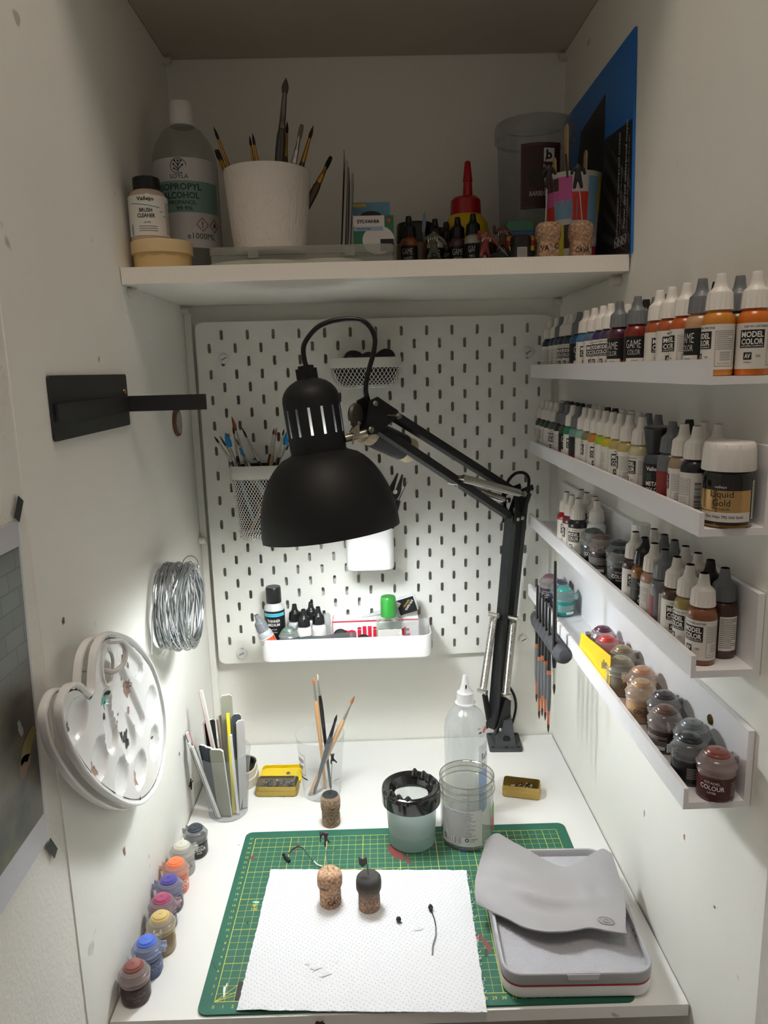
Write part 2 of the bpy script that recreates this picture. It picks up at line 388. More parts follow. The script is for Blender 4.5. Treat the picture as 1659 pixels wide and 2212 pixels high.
# rim folded back round the edge
rr = rrect(0, .56, 0, .56, .012, 6)
b.loft([[(x, -.0025, z) for x, z in rr], [(x, .0025, z) for x, z in rr]], 0, (False, False))
BOARDM = mat((246, 246, 239), .5, bump=.15, bscale=900)
b.build('panel', BOARDM, board)
for x, z in ((.042, .504), (.521, .502), (.039, .018), (.519, .021)):
    q = MB(); M = T(x, -.0026, z) @ RX(PI/2)
    q.lathe([(.0078, 0), (.0078, .003), (.0070, .0042)], 24, 0, M)
    q.box(-.0045, .0045, -.0007, .0007, .0042, .0046, 1, M @ RZ(.5)); q.cyl((x, -.002, z), (x, .0105, z), .003, .003, 10)
    q.build('mounting_screw', [WHITE_P, GREYINK], board)
FB = lambda x, d, z: TB @ Vector((x, d, z))

# ------------------------------------------------------------------ ledges on the right wall
LED = {'top': .6236, 'second': .5073, 'third': .3905, 'bottom': .2735}
LX, LIP, BK, Y0, Y1 = .5349, .0040, .0060, -.6465, -.0490
LM = mat((244, 244, 246), .4)
for nm, zb in LED.items():
    b = MB(); fl = zb+.006
    o = thing('picture_ledge', None, None)
    b.box(LX, XR-.0006, Y0, Y1, zb, fl); b.build('bottom_board', LM, o)
    b = MB(); b.box(LX, LX+LIP, Y0, Y1, fl, zb+.019); b.build('front_lip', LM, o)
    b = MB(); b.box(XR-BK, XR-.0006, Y0, Y1, fl, zb+.069); b.build('back_board', LM, o)
    tag(o, {'top': 'white picture ledge, topmost on the right wall, level with the lamp cable', 'second': 'white picture ledge second from the top, holding the liquid gold jar',
            'third': 'white picture ledge third from the top, with brown dropper bottles in front', 'bottom': 'lowest white picture ledge, holding round paint pots and a yellow card'}[nm], 'ledge', 'picture ledges on the right wall')
    for yy in ((-.5816, -.1155) if nm == 'bottom' else (-.47,)):
        q = MB(); q.lathe([(.0050, 0), (.0046, .0012), (.0015, .0016)], 14, 0, T(XR-BK-.0001, yy, zb+(.0465 if yy < -.3 else .037)) @ RY(-PI/2))
        if nm == 'bottom': q.build('screw', mat((120, 96, 48), .35, 1.0, bump=.5, bscale=600), o)

# ------------------------------------------------------------------ dropper bottles
def rib(n, d):
    return lambda a, z, j: 1.0+(d*(1 if math.sin(a*n) > .2 else -1) if 1 <= j <= 2 else 0)
BR = .0117
def body_mesh():
    b = MB(); b.lathe([(BR*.86, 0), (BR*.97, .0008), (BR, .0022), (BR, .0400), (BR*.985, .0425), (BR*.90, .0452), (BR*.76, .0474), (.0080, .0482), (.0078, .0510)], 28)
    return b.mesh('dropper_body', [WHITE])
def cap_mesh():
    b = MB(); b.lathe([(.0099, 0), (.0097, .0012), (.0089, .0124), (.0082, .0138), (.0062, .0154), (.0050, .0172), (.0044, .0200), (.0038, .0245), (.0035, .0264), (.0033, .0268)], 64, 0, None, rib(16, .030), mfun=lambda j: 1 if j >= 8 else 0)
    b.lathe([(.0033, .0268), (.0001, .0268)], 16, 1, caps=(False, False))
    return b.mesh('dropper_cap', [WHITE, WHITE])
BODY, CAP = body_mesh(), cap_mesh()
CAPS = {'white': CAPW, 'grey': CAPG, 'black': CAPK}
def label_mesh(style, name, col, code='70.911', cap='white'):
    b = MB(); r = BR+.00012; r2 = r+.0001; r3 = r+.0002
    mats = [LBLW, BLACK, INK, PRINTW, mat((128, 24, 26), .5), GREYINK]
    if style == 'M':
        b.patch(r, -PI, PI, .0050, .0385, 0, seg=28)
        text(b, name, min(.017, .00125*len(name)), .0015, 2, cyl=(r2, .15, .0360), bold=.01)
        b.patch(r2, -.78, .70, .0205, .0335, 1, seg=8)
        text(b, 'MODEL', .0156, .0044, 3, cyl=(r3, -.04, .0302), bold=.03)
        text(b, 'COLOR', .0156, .0044, 3, cyl=(r3, -.04, .0250), bold=.03)
        text(b, 'acrylic-colors', .0156, .0016, 3, cyl=(r3, -.04, .0217), bold=.02)
        b.patch(r2, -.50, -.02, .0118, .0172, 1, seg=2); text(b, 'AV', .0042, .0035, 3, cyl=(r3, -.26, .0145), bold=.03)
        text(b, 'vallejo', .0055, .0015, 2, cyl=(r2, -.26, .0098)); text(b, code[-3:], .0034, .0016, 2, cyl=(r2, .36, .0145))
        for a0, a1 in ((.95, 2.15),):
            for e in (a0, a1): b.patch(r2, e-.012, e+.012, .0075, .0335, 5, seg=1)
            b.patch(r2, a0, a1, .0074, .0077, 5); b.patch(r2, a0, a1, .0333, .0336, 5)
        lines(b, r2, 1.02, 2.08, .0195, .0328, 9, 5); lines(b, r2, 1.25, 1.95, .0115, .0185, 5, 5)
        text(b, '17mL / 0.57 fl.oz', .010, .0011, 5, cyl=(r2, 1.5, .0096))
        for i in range(22): b.patch(r2, 2.45, 2.95, .0090+.001*i, .0090+.001*i+random.choice((.0003, .0006)), 2, seg=2)
        lines(b, r2, 3.15, 4.4, .0095, .033, 15, 5)
    elif style in ('G', 'W'):
        b.patch(r, -1.9, 1.6, .0050 if style == 'W' else .0150, .0375, 1, seg=18)
        if style == 'G': b.patch(r, -1.9, 1.6, .0030, .0150, 4, seg=18)
        text(b, 'GAME', .0150, .0078, 3, cyl=(r2, -.10, .0300), bold=-.012)
        text(b, 'COLOR' if style == 'G' else 'wash', .0125, .0050, 3, cyl=(r2, -.05, .0222), bold=-.012)
        b.patch(r2, -.72, .80, .0055, .0165, 0, seg=7)
        for k, t_ in enumerate((code, name)): text(b, t_, .0105 if k else .006, .0016, 2, cyl=(r3, .05, .0140-.0034*k))
        text(b, name, .0095, .0016, 2, cyl=(r3, .05, .0074), bold=.02)
        b.patch(r, 1.62, 2.6, .0050, .0375, 0, seg=4); lines(b, r2, 1.70, 2.52, .0070, .036, 17, 2)
    elif style == 'V':   # newer design with a red ring
        b.patch(r, -PI, PI, .0040, .0360, 1, seg=28); b.patch(r2, -1.3, 1.3, .0250, .0256, 4, seg=8)
        text(b, 'Vallejo', .0150, .0046, 3, cyl=(r2, -.05, .0300), bold=.02)
        text(b, 'GAME', .0135, .0040, 3, cyl=(r2, -.05, .0185), bold=.04); text(b, 'COLOR', .0145, .0040, 3, cyl=(r2, -.05, .0135), bold=.04)
        for a in (-.7, -.3, .2, .6): blob(b, (r3*math.cos(a), r3*math.sin(a), .0075), (-math.sin(a), math.cos(a), 0), (0, 0, 1), .0022, .002, 4)
    elif style == 'D':   # dark bottle, cream text panel at the back
        b.patch(r, -PI*.9, -.3, .0080, .0330, 4, seg=10); b.patch(r2, .15, 1.5, .0075, .0370, 0, seg=6); lines(b, r3, .2, 1.42, .0095, .0355, 15, 2)
    return b.mesh('label_print', mats)
ORD = ['first', 'second', 'third', 'fourth', 'fifth', 'sixth', 'seventh', 'eighth', 'ninth', 'tenth', 'eleventh', 'twelfth', 'thirteenth', 'fourteenth', 'fifteenth', 'sixteenth', 'seventeenth', 'eighteenth', 'nineteenth', 'twentieth']
def dropper(loc, cap, colname, col, style, turn, label, group, name='dark', tip=None, code='70.911', tilt=None, scale=1.0, capcol=None):
    t = thing('dropper_bottle', label, 'paint bottle', loc, tilt or (0, 0, 0), group); t.scale = (scale,)*3
    o = link('bottle_body', BODY, t); o.material_slots[0].link = 'OBJECT'; o.material_slots[0].material = mat(col, .28, spec=.5, coat=.25)
    c = link('cap', CAP, t, loc=(0, 0, .0492), rot=(0, 0, random.uniform(0, .3)))
    cm = capcol or CAPS[cap]
    for i in (0, 1): c.material_slots[i].link = 'OBJECT'
    c.material_slots[0].material = cm; c.material_slots[1].material = mat(tip, .5) if tip else cm
    if style: 
        l = link('label_print', label_mesh(style, name, col, code), o, rot=(0, 0, -1.93+turn))
    return t
XF, XB = .5509, .5741
DK = (34, 26, 26)
ROWS = {
 ('top', 'front'): [(-.1049, 'white', 'navy blue', (20, 32, 66), 'M', -2.3, 'OSCURO'), (-.1437, 'white', 'dark teal', (34, 58, 72), 'M', -2.2, 'AZUL'), (-.1683, 'grey', 'slate blue', (52, 66, 86), 'M', -2.0, 'GREY'),
    (-.1928, 'white', 'deep navy', (30, 36, 68), 'M', -.55, '70.930 DARK BLUE'), (-.2174, 'white', 'dark turquoise', (20, 44, 66), 'M', -.5, '70.966 TURQUOISE'), (-.2527, 'grey', 'teal blue', (24, 84, 122), 'G', .25, 'Electric Blue'),
    (-.2817, 'white', 'sky blue', (58, 112, 152), 'M', .25, 'CIELO 70.961'), (-.3138, 'white', 'grey blue', (86, 104, 126), 'M', .05, 'AZUL 70.943'), (-.3454, 'white', 'indigo', (48, 44, 88), 'M', -.6, '70.811 BLUE VIOLET'),
    (-.3719, 'white', 'dark violet', (64, 50, 76), 'M', -.6, '70.812 VIOLET'), (-.4008, 'grey', 'plum', (74, 24, 48), 'G', -.6, 'Warlord Purple'), (-.4528, 'grey', 'blood red', (122, 36, 22), 'G', -.15, 'Bloody Red'),
    (-.5080, 'white', 'rust orange', (164, 78, 26), 'M', .30, 'CLARO 70.911'), (-.5353, 'white', 'burnt orange', (170, 84, 34), 'M', .2, 'MATE 70.817'), (-.5655, 'white', 'amber orange', (190, 88, 24), 'M', -1.45, 'TONE'),
    (-.5943, 'grey', 'pale flesh', (196, 150, 108), 'G', -.95, 'Elf Skintone'), (-.6253, 'white', 'ochre orange', (206, 132, 44), 'M', -1.15, '70.815 BASIC SKIN TONE')],
 ('top', 'back'): [(-.3584, 'white', 'dim brown', (70, 40, 34), None, 0, ''), (-.383, 'grey', 'dark red', (90, 30, 26), None, 0, ''), (-.4133, 'black', 'black', (24, 22, 22), None, 0, ''), (-.4379, 'grey', 'brown', (96, 52, 30), None, 0, ''),
    (-.4706, 'grey', 'dark orange', (140, 72, 30), None, 0, ''), (-.5696, 'black', 'dark', (30, 26, 24), None, 0, ''), (-.6085, 'grey', 'olive ochre', (110, 84, 40), None, 0, '')],
 ('second', 'front'): [(-.0677, 'white', 'forest green', (38, 62, 42), 'M', -1.9, 'GREEN'), (-.096, 'white', 'dark olive green', (34, 58, 40), 'M', -1.7, 'GREEN'), (-.1209, 'white', 'moss green', (44, 62, 38), 'M', .5, 'OSCURO'), (-.1494, 'white', 'grey green', (72, 84, 84), 'M', -.5, '70.868 GREY'),
    (-.1796, 'grey', 'black green', (28, 40, 38), 'M', -2.6, ''), (-.2067, 'grey', 'mid green', (52, 84, 60), 'G', .1, 'Cayman Green'), (-.2323, 'white', 'emerald green', (22, 130, 92), 'M', .15, 'VERDE 70.715'), (-.258, 'grey', 'pale aqua', (112, 150, 142), 'G', .5, 'Verdigris'),
    (-.287, 'white', 'mint aqua', (136, 180, 166), 'M', .85, 'VERDE'), (-.3125, 'white', 'khaki green', (132, 128, 92), 'M', -1.4, 'GREEN GREY'), (-.3401, 'white', 'golden ochre', (196, 128, 46), 'M', 0, 'OCRE 70.937'), (-.3664, 'white', 'lime green', (160, 188, 40), 'M', .85, 'VERDE'),
    (-.391, 'white', 'lemon yellow', (206, 186, 42), 'M', 1.2, '17 ml'), (-.4156, 'white', 'sand yellow', (186, 168, 96), 'M', .0, 'ARENA 70.856'), (-.4429, 'white', 'beige', (190, 172, 110), 'M', -1.7, 'ARENA'), (-.4776, 'white', 'pale ivory', (196, 192, 150), 'M', -1.1, '70.918 IVORY'),
    (-.5500, 'grey', 'grey with red label', (104, 106, 110), 'D', .1, ''), (-.5746, 'white', 'tan', (158, 136, 112), 'M', -1.8, ''), (-.5992, 'white', 'black blue', (26, 28, 36), 'M', -2.5, '')],
 ('second', 'back'): [(-.0859, 'white', 'green', (40, 60, 40), None, 0, ''), (-.1154, 'grey', 'green', (40, 60, 40), None, 0, ''), (-.14, 'black', 'dark', (30, 30, 30), None, 0, ''), (-.1681, 'black', 'dark', (30, 30, 30), None, 0, ''), (-.1938, 'black', 'dark', (30, 30, 30), None, 0, ''),
    (-.2232, 'grey', 'green', (60, 90, 70), None, 0, ''), (-.2478, 'white', 'green', (60, 90, 70), None, 0, ''), (-.2745, 'white', 'aqua', (100, 140, 130), None, 0, ''), (-.3014, 'black', 'khaki', (120, 110, 70), None, 0, ''), (-.3287, 'black', 'yellow', (160, 140, 50), None, 0, ''),
    (-.3548, 'white', 'yellow', (180, 160, 50), None, 0, ''), (-.3824, 'white', 'lime', (160, 188, 40), None, 0, ''), (-.407, 'white', 'sand', (180, 160, 90), None, 0, ''), (-.432, 'grey', 'beige', (170, 150, 100), None, 0, ''), (-.4588, 'grey', 'beige', (180, 170, 130), None, 0, ''),
    (-.5310, 'black', 'dark', (40, 40, 40), None, 0, ''), (-.5607, 'white', 'grey', (90, 90, 90), None, 0, ''), (-.5870, 'white', 'grey', (80, 80, 80), None, 0, '')],
 ('third', 'front'): [(-.4715, 'white', 'dark brown', (58, 42, 40), 'M', .25, 'MATE 70.822'), (-.4972, 'black', 'amber brown', (122, 78, 28), 'V', .25, ''), (-.5219, 'white', 'pinkish tan', (168, 134, 114), 'M', -2.6, ''), (-.547, 'grey', 'metal grey', (98, 100, 104), 'D', -.5, ''),
    (-.5738, 'white', 'chocolate brown', (74, 48, 38), 'M', .1, 'CAOBA 70.846'), (-.6001, 'white', 'olive yellow', (150, 134, 78), 'M', -.95, '70.834 NATURAL WOOD'), (-.6265, 'white', 'leather brown', (128, 78, 48), 'M', -.65, '70.818 RED LEATHER')],
 ('third', 'back'): [(-.4609, 'white', 'brown', (70, 46, 36), None, 0, ''), (-.4875, 'grey', 'dark grey', (60, 60, 62), None, 0, ''), (-.5121, 'grey', 'dark grey', (66, 60, 56), None, 0, ''), (-.5367, 'white', 'brown', (80, 56, 44), None, 0, ''),
    (-.5631, 'white', 'brown', (84, 60, 48), None, 0, ''), (-.5877, 'black', 'dark brown', (50, 34, 28), None, 0, ''), (-.6139, 'grey', 'dark red brown', (74, 44, 34), 'D', -.4, '')],
}
for (lg, row), L_ in ROWS.items():
    for i, (y, cap, cn, col, st, turn, nm) in enumerate(L_):
        pos = 'first' if i == 0 else ORD[i]
        if row == 'front': lab = '%s dropper bottle, %s cap, %s from wall end, front row, %s ledge' % (cn, cap, pos, lg)
        else: lab = '%s cap dropper bottle, %s from wall end, back row, %s ledge' % (cap, pos, lg)
        tip = None
        if lg == 'third': tip = {'white': (70, 44, 36), 'grey': (40, 36, 34), 'black': (12, 12, 12)}[cap]
        if row == 'back' and lg == 'second' and cap == 'white': tip = (170, 190, 70) if i == 11 else None
        dropper((XF if row == 'front' else XB, y, LED[lg]+.006), cap, cn, col, st, turn, lab, 'dropper bottles on the %s ledge' % lg, nm, tip, code=nm[-6:] if nm else '70.9')
dropper((.5735, -.6345, LED['top']+.006), 'white', 'bright orange', (212, 110, 18), 'M', -.12, 'bright orange dropper bottle standing at the near end of the top ledge', 'dropper bottles on the top ledge', 'CLARO 70.911 LIGHT ORANGE', code='70.022')
# far end group of the third ledge
Z3 = LED['third']+.006
dropper((.5480, -.2205, Z3), 'white', 'red', (160, 26, 34), 'M', .25, 'crimson red dropper bottle with red tip, far end of the third ledge', 'dropper bottles on the third ledge', 'BERMELLON 70.9', tip=(140, 24, 34))
dropper((.5480, -.2470, Z3), 'white', 'maroon', (92, 34, 46), 'M', -1.35, 'maroon dropper bottle showing its fine print, far end of the third ledge', 'dropper bottles on the third ledge', 'ROJO')
dropper((.5722, -.2060, Z3), 'white', 'black', (22, 22, 24), None, 0, 'dropper bottle with black rimmed white tip behind the crimson bottle', 'dropper bottles on the third ledge', tip=(16, 16, 16))
dropper((.5722, -.2310, Z3), 'white', 'black', (20, 20, 22), None, 0, 'black paint dropper bottle with dark tip behind the maroon bottle', 'dropper bottles on the third ledge', tip=(18, 18, 20))
dropper((.5485, -.2730, Z3), 'white', 'black', (24, 25, 28), 'M', -.4, 'black dropper bottle with thick white cap beside the maroon bottle, third ledge', 'dropper bottles on the third ledge', 'BLACK')
dropper((.5732, -.2640, Z3), 'white', 'white', (226, 226, 222), None, 0, 'white bottle half hidden behind the all white dropper, third ledge', 'dropper bottles on the third ledge')
dropper((.5672, -.2915, Z3), 'white', 'white', (232, 232, 230), None, 0, 'all white dropper bottle behind the round pots on the third ledge', 'dropper bottles on the third ledge')
# stub bottle with a wide flat cap
t = thing('squeeze_bottle', 'bottle with a wide pale flat topped cap behind the dark brown dropper, third ledge', 'paint bottle', (.5715, -.4310, Z3))
b = MB(); b.lathe([(.0110, 0), (.0115, .002), (.0115, .040), (.0080, .046), (.0080, .05)], 24); b.build('bottle_body', mat((214, 210, 200), .4), t)
b = MB(); b.lathe([(.0102, .0492), (.0100, .0600), (.0096, .0745), (.0085, .0755)], 48, 0, None, lambda a, z, j: 1+.02*(1 if math.sin(a*12) > 0 else -1)); b.build('cap', mat((236, 236, 232), .3), t)
# dark metal colour bottle, second ledge
t = thing('metallic_paint_bottle', 'stout black metallic paint bottle with wide black cap, second ledge', 'paint bottle', (.5560, -.5130, LED['second']+.006))
b = MB(); b.lathe([(.0145, 0), (.0150, .0015), (.0150, .038), (.0135, .043), (.0115, .0445)], 32); b.build('bottle_body', mat((70, 76, 84), .25, coat=.3), t)
b = MB(); b.lathe([(.0128, .0445), (.0130, .046), (.0150, .064), (.0160, .0672), (.0148, .0690)], 40); b.build('cap', CAPK, t)
b = MB(); b.patch(.0151, -PI, PI, .0060, .0350, 0, seg=32); text(b, 'Vallejo', .0150, .0048, 1, cyl=(.0153, -.15, .0300), bold=.02); text(b, 'METAL', .0145, .0042, 1, cyl=(.0153, -.15, .0165), bold=.03); text(b, 'COLOR', .0150, .0042, 1, cyl=(.0153, -.15, .0110), bold=.03)
b.patch(.0152, -.6, -.25, .0195, .0265, 2); b.patch(.0152, .1, .7, .0190, .0255, 2); b.build('label_print', [BLACK, PRINTW, mat((60, 74, 66), .4, .5)], t, rot=(0, 0, -2.2))
# liquid gold jar
t = thing('gold_paint_jar', 'wide black and gold paint jar with ribbed white lid on the second ledge', 'paint jar', (.5624, -.6320, LED['second']+.006))
b = MB(); b.lathe([(.0150, 0), (.0182, .0010), (.0190, .0030), (.0190, .0395), (.0175, .0425), (.0165, .0450)], 40, mfun=lambda j: 1 if j < 2 else 0); b.build('jar_body', [mat((20, 19, 18), .12, coat=.5), mat((150, 112, 56), .35, .8)], t)
b = MB(); b.lathe([(.0197, .0445), (.0199, .0455), (.0190, .0605), (.0184, .0650), (.0172, .0662)], 120, 0, None, lambda a, z, j: 1+(.006*(1 if math.sin(a*60) > 0 else -1) if 1 <= j <= 2 else 0)); b.build('lid', mat((232, 228, 222), .45), t)
b = MB(); r = .0192; b.patch(r, -1.25, .95, .0130, .0300, 0, seg=14); b.patch(r, -1.25, .95, .0055, .0130, 1, seg=14); b.patch(r, 1.05, 1.6, .0070, .0370, 1, seg=3); lines(b, r+.0001, 1.1, 1.55, .008, .036, 20, 2)
text(b, 'vallejo', .0090, .0026, 1, cyl=(r+.0001, -.35, .0325)); text(b, 'Liquid', .0170, .0064, 2, cyl=(r+.0001, -.3, .0265)); text(b, 'Gold', .0130, .0052, 2, cyl=(r+.0001, -.3, .0205)); text(b, 'Oro Liquido', .0130, .0024, 2, cyl=(r+.0001, -.3, .0155))
text(b, 'Oro Viejo 792 Old Gold', .0290, .0026, 2, cyl=(r+.0001, -.18, .0092), bold=.01)
b.build('label_print', [mat((214, 174, 118), .22, .9), LBLW, INK], t, rot=(0, 0, -1.93))

# ------------------------------------------------------------------ round paint pots
def pot_body(h, R=.0148):
    b = MB(); b.lathe([(R*.80, 0), (R*.95, .0010), (R, .0028), (R*1.01, h*.52), (R*.97, h*.55), (R*.97, h*.60)], 32)
    return b.mesh('pot_body', [WHITE])
def pot_lid(h, R=.0148):
    b = MB(); z = h*.545
    P = [(R*1.04, z), (R*1.07, z+.0010), (R*1.02, z+.0020), (R*1.01, z+.0048), (R*1.10, z+.0053), (R*1.12, z+.0070), (R*1.07, z+.0078), (R*1.00, z+.0100), (R*.985, z+.0101), (R*.90, z+.0126), (R*.885, z+.0127), (R*.78, z+.0148), (R*.72, z+.0150)]
    b.lathe(P, 36, 0, caps=(False, False))
    D = [(R*.72, z+.0150), (R*.70, z+.0162), (R*.62, z+.0172), (R*.58, z+.0171), (R*.52, z+.0186), (R*.30, z+.0196), (R*.12, z+.0198), (R*.11, z+.0203), (.0001, z+.0203)]
    b.lathe(D, 30, 1, caps=(False, False))
    # thumb tab
    for s in (-1, 1): b.box(R*1.02, R*1.38, s*.0035-.0007, s*.0035+.0007, z+.0035, z+.0110, 0)
    b.add([(R*1.05, -.0048, z+.0062), (R*1.30, -.0040, z+.0062), (R*1.42, 0, z+.0066), (R*1.30, .0040, z+.0062), (R*1.05, .0048, z+.0062),
           (R*1.05, -.0048, z+.0074), (R*1.30, -.0040, z+.0074), (R*1.42, 0, z+.0078), (R*1.30, .0040, z+.0074), (R*1.05, .0048, z+.0074)],
          [(4, 3, 2, 1, 0), (5, 6, 7, 8, 9), (0, 1, 6, 5), (1, 2, 7, 6), (2, 3, 8, 7), (3, 4, 9, 8)], 0, False)
    return b.mesh('pot_lid', [FOG, WHITE])
PM = {}
def pot(loc, col, label, group, h=.042, tab=0.0, face=-1.9, txt=(235, 232, 226), lab=None, sub='LAYER', dome=None, fine=False):
    if h not in PM: PM[h] = (pot_body(h), pot_lid(h))
    t = thing('paint_pot', label, 'paint pot', loc, (0, 0, 0), group)
    pb_ = o = link('pot_body', PM[h][0], t); o.material_slots[0].link = 'OBJECT'; o.material_slots[0].material = mat(col, .22, coat=.35)
    o = link('lid', PM[h][1], t, rot=(0, 0, tab)); o.material_slots[1].link = 'OBJECT'; o.material_slots[1].material = mat(dome or col, .3, coat=.3)
    k = MC.get(('lidtint', tuple(col)))
    if not k:
        cc = dome or col; k = clear(tuple(int(236*.72+x*.28) for x in cc), .52, .1, 1.7); MC[('lidtint', tuple(col))] = k
    o.material_slots[0].link = 'OBJECT'; o.material_slots[0].material = k
    b = MB(); r = .0148*1.012+.0002; z1 = h*.50
    if lab: b.patch(r-.0001, -PI, PI, .0032, z1, 1, seg=32)
    if fine: lines(b, r+.0001, -.9, .9, z1*.35, z1*.85, 7, 0); b.patch(r+.0001, -.1, .8, .0045, .0080, 0)
    else:
        text(b, 'CITADEL', .0130, .0022, 0, cyl=(r+.0001, 0, z1-.0030)); text(b, 'COLOUR', .0200, .0042, 0, cyl=(r+.0001, 0, z1-.0074), bold=.015)
        text(b, sub, .0100 if len(sub) > 5 else .007, .0019, 0, cyl=(r+.0001, 0, z1-.0118), bold=.01)
        lines(b, r+.0001, 1.05, 2.1, .0060, z1-.002, 7, 0)
    b.build('label_print', [mat(txt, .5), mat(lab or (20, 20, 22), .35)], pb_, rot=(0, 0, face))
    return t
Z4 = LED['bottom']+.006; G4 = 'round paint pots on the bottom ledge'; G3 = 'round paint pots on the third ledge'
pot((.5545, -.3215, Z3), (66, 78, 78), 'dark slate pot with grey domed lid, behind the brown lidded pot, third ledge', G3, .050, 1.2, -1.9, sub='CONTRAST', lab=(22, 24, 24))
pot((.5552, -.3545, Z3), (74, 56, 56), 'pot with brownish domed lid and clear tab at front, third ledge', G3, .050, -2.0, -2.5, lab=(38, 28, 28), dome=(104, 80, 76), sub='SHADE', fine=True)
pot((.5650, -.3870, Z3), (46, 60, 68), 'dark blue grey pot against the ledge back, third ledge', G3, .050, .8, -2.2, sub='CONTRAST', lab=(18, 20, 24))
pot((.5552, -.4215, Z3), (42, 52, 54), 'black labelled contrast pot next to the dark brown dropper, third ledge', G3, .050, .5, -1.95, sub='CONTRAST', lab=(16, 17, 19))
pot((.5575, -.0995, Z4), (64, 56, 66), 'dusky purple pot at the wall end of the bottom ledge', G4, .042, 1.0, -2.2, lab=(40, 36, 46), dome=(120, 86, 98), sub='SHADE')
pot((.5655, -.1315, Z4), (44, 54, 78), 'dark navy pot behind the teal pot, bottom ledge', G4, .042, .2, -2.0, lab=(34, 40, 62), sub='SHADE')
pot((.5620, -.1670, Z4), (26, 130, 124), 'teal green pot behind the hanging brushes, bottom ledge', G4, .042, -.5, -1.5, dome=(60, 168, 158), fine=True)
pot((.5650, -.3370, Z4), (92, 34, 62), 'dark plum pot behind the yellow card, bottom ledge', G4, .042, 3.0, -1.9)
pot((.5600, -.3695, Z4), (206, 62, 60), 'bright red pot behind the yellow card, bottom ledge', G4, .042, .2, -1.9)
pot((.5665, -.4035, Z4), (140, 122, 88), 'khaki lidded pot against the ledge back, beside the grey beige pot', G4, .042, .2, -1.9, lab=(60, 58, 52))
pot((.5545, -.4335, Z4), (122, 118, 100), 'grey beige pot with safety marks on its label, by the yellow card', G4, .042, 2.6, -1.2, (40, 38, 34), dome=(160, 154, 128), sub='12+')
pot((.5668, -.4640, Z4), (208, 152, 118), 'peach flesh pot against the ledge back, bottom ledge', G4, .042, 3.0, -1.9, (50, 40, 36))
pot((.5545, -.4960, Z4), (198, 162, 122), 'flesh tan pot with dark lettering and blue smear, bottom ledge', G4, .042, 1.0, -1.75, (30, 26, 30), sub='LAYER')
pot((.5660, -.5250, Z4), (56, 52, 56), 'dark charcoal lidded pot with raised tab, bottom ledge', G4, .042, .3, -1.9, lab=(30, 30, 34), dome=(70, 66, 70))
pot((.5548, -.5560, Z4), (78, 56, 50), 'chocolate brown pot with clear tab at front, bottom ledge', G4, .042, -1.6, -2.7, lab=(56, 42, 40), dome=(108, 78, 66), fine=True)
pot((.5675, -.5855, Z4), (128, 136, 138), 'pale grey lidded pot beside the brass screw, bottom ledge', G4, .042, .9, -1.9, lab=(80, 86, 88))
pot((.5548, -.6100, Z4), (36, 48, 52), 'dark teal black pot with clear tab on the left, near end of bottom ledge', G4, .042, -2.9, -1.2, lab=(20, 24, 28), fine=True)
pot((.5662, -.6420+.006, Z4), (98, 44, 38), 'oxblood red brown pot at the near end of the bottom ledge', G4, .042, .3, -2.2, lab=(72, 28, 28), dome=(124, 66, 54), sub='LAYER')
GD = 'round paint pots along the left wall on the desk'
for k, (x, y, h, col, dome, lb, tab, tc, face, lab, sub) in enumerate([
    (.0305, -.2950, .042, (40, 44, 50), (52, 60, 68), (30, 28, 32), 2.6, (230, 228, 224), -1.1, 'black pot with dark blue grey lid, farthest in the desk row', 'BASE'),
    (.0215, -.3315, .042, (168, 168, 160), (206, 204, 190), (150, 150, 144), .5, (90, 88, 84), -1.1, 'silvery white pot second from the back in the desk row', 'BASE'),
    (.0215, -.3650, .042, (196, 92, 60), (226, 118, 74), None, 2.9, (240, 226, 220), -.8, 'orange pot in the desk row between the white and violet pots', 'LAYER'),
    (.0220, -.3975, .042, (54, 54, 92), (70, 64, 140), (60, 62, 72), 3.0, (232, 230, 232), -.9, 'violet blue lidded pot in the desk row next to the orange pot', 'LAYER'),
    (.0225, -.4300, .042, (66, 28, 42), (150, 62, 98), (50, 30, 38), .2, (220, 210, 214), -1.9, 'magenta lidded dark pot in the desk row behind the gold pot', 'BASE'),
    (.0300, -.4630, .048, (136, 112, 70), (196, 172, 108), None, -1.5, (90, 74, 50), -.6, 'tall gold pot leaning out of the desk row, golden domed lid', 'GOLD'),
    (.0235, -.4955, .042, (48, 70, 128), (72, 104, 196), (52, 68, 112), .1, (150, 160, 190), -.8, 'bright blue lidded pot second from the front in the desk row', 'LAYER'),
    (.0200, -.5290, .042, (66, 34, 34), (124, 72, 66), (50, 32, 32), 2.0, (120, 96, 90), -1.2, 'metallic brown lidded dark pot nearest the camera in the desk row', 'BASE')]):
    pot((x, y, 0), col, lab, GD, h, tab, face, tc, lb, sub, dome)
# yellow card on the bottom ledge
b = MB(); b.add([(LX+.0046, -.3210, Z4+.0002), (LX+.0046, -.4170, Z4+.0002), (LX+.0040+.0012, -.4390, Z4+.0010), (LX+.0055, -.4400, Z4+.0460), (LX+.0055, -.3290, Z4+.0330)]+
                [(LX+.0052, -.3210, Z4+.0002), (LX+.0052, -.4170, Z4+.0002), (LX+.0058, -.4390, Z4+.0010), (LX+.0061, -.4400, Z4+.0460), (LX+.0061, -.3290, Z4+.0330)],
                [(0, 1, 2, 3, 4), (9, 8, 7, 6, 5), (0, 5, 6, 1), (1, 6, 7, 2), (2, 7, 8, 3), (3, 8, 9, 4), (4, 9, 5, 0)], 0, False)
tag(b.build('yellow_card', mat((244, 198, 20), .5)), 'bright yellow card leaning inside the lip of the bottom ledge', 'card')

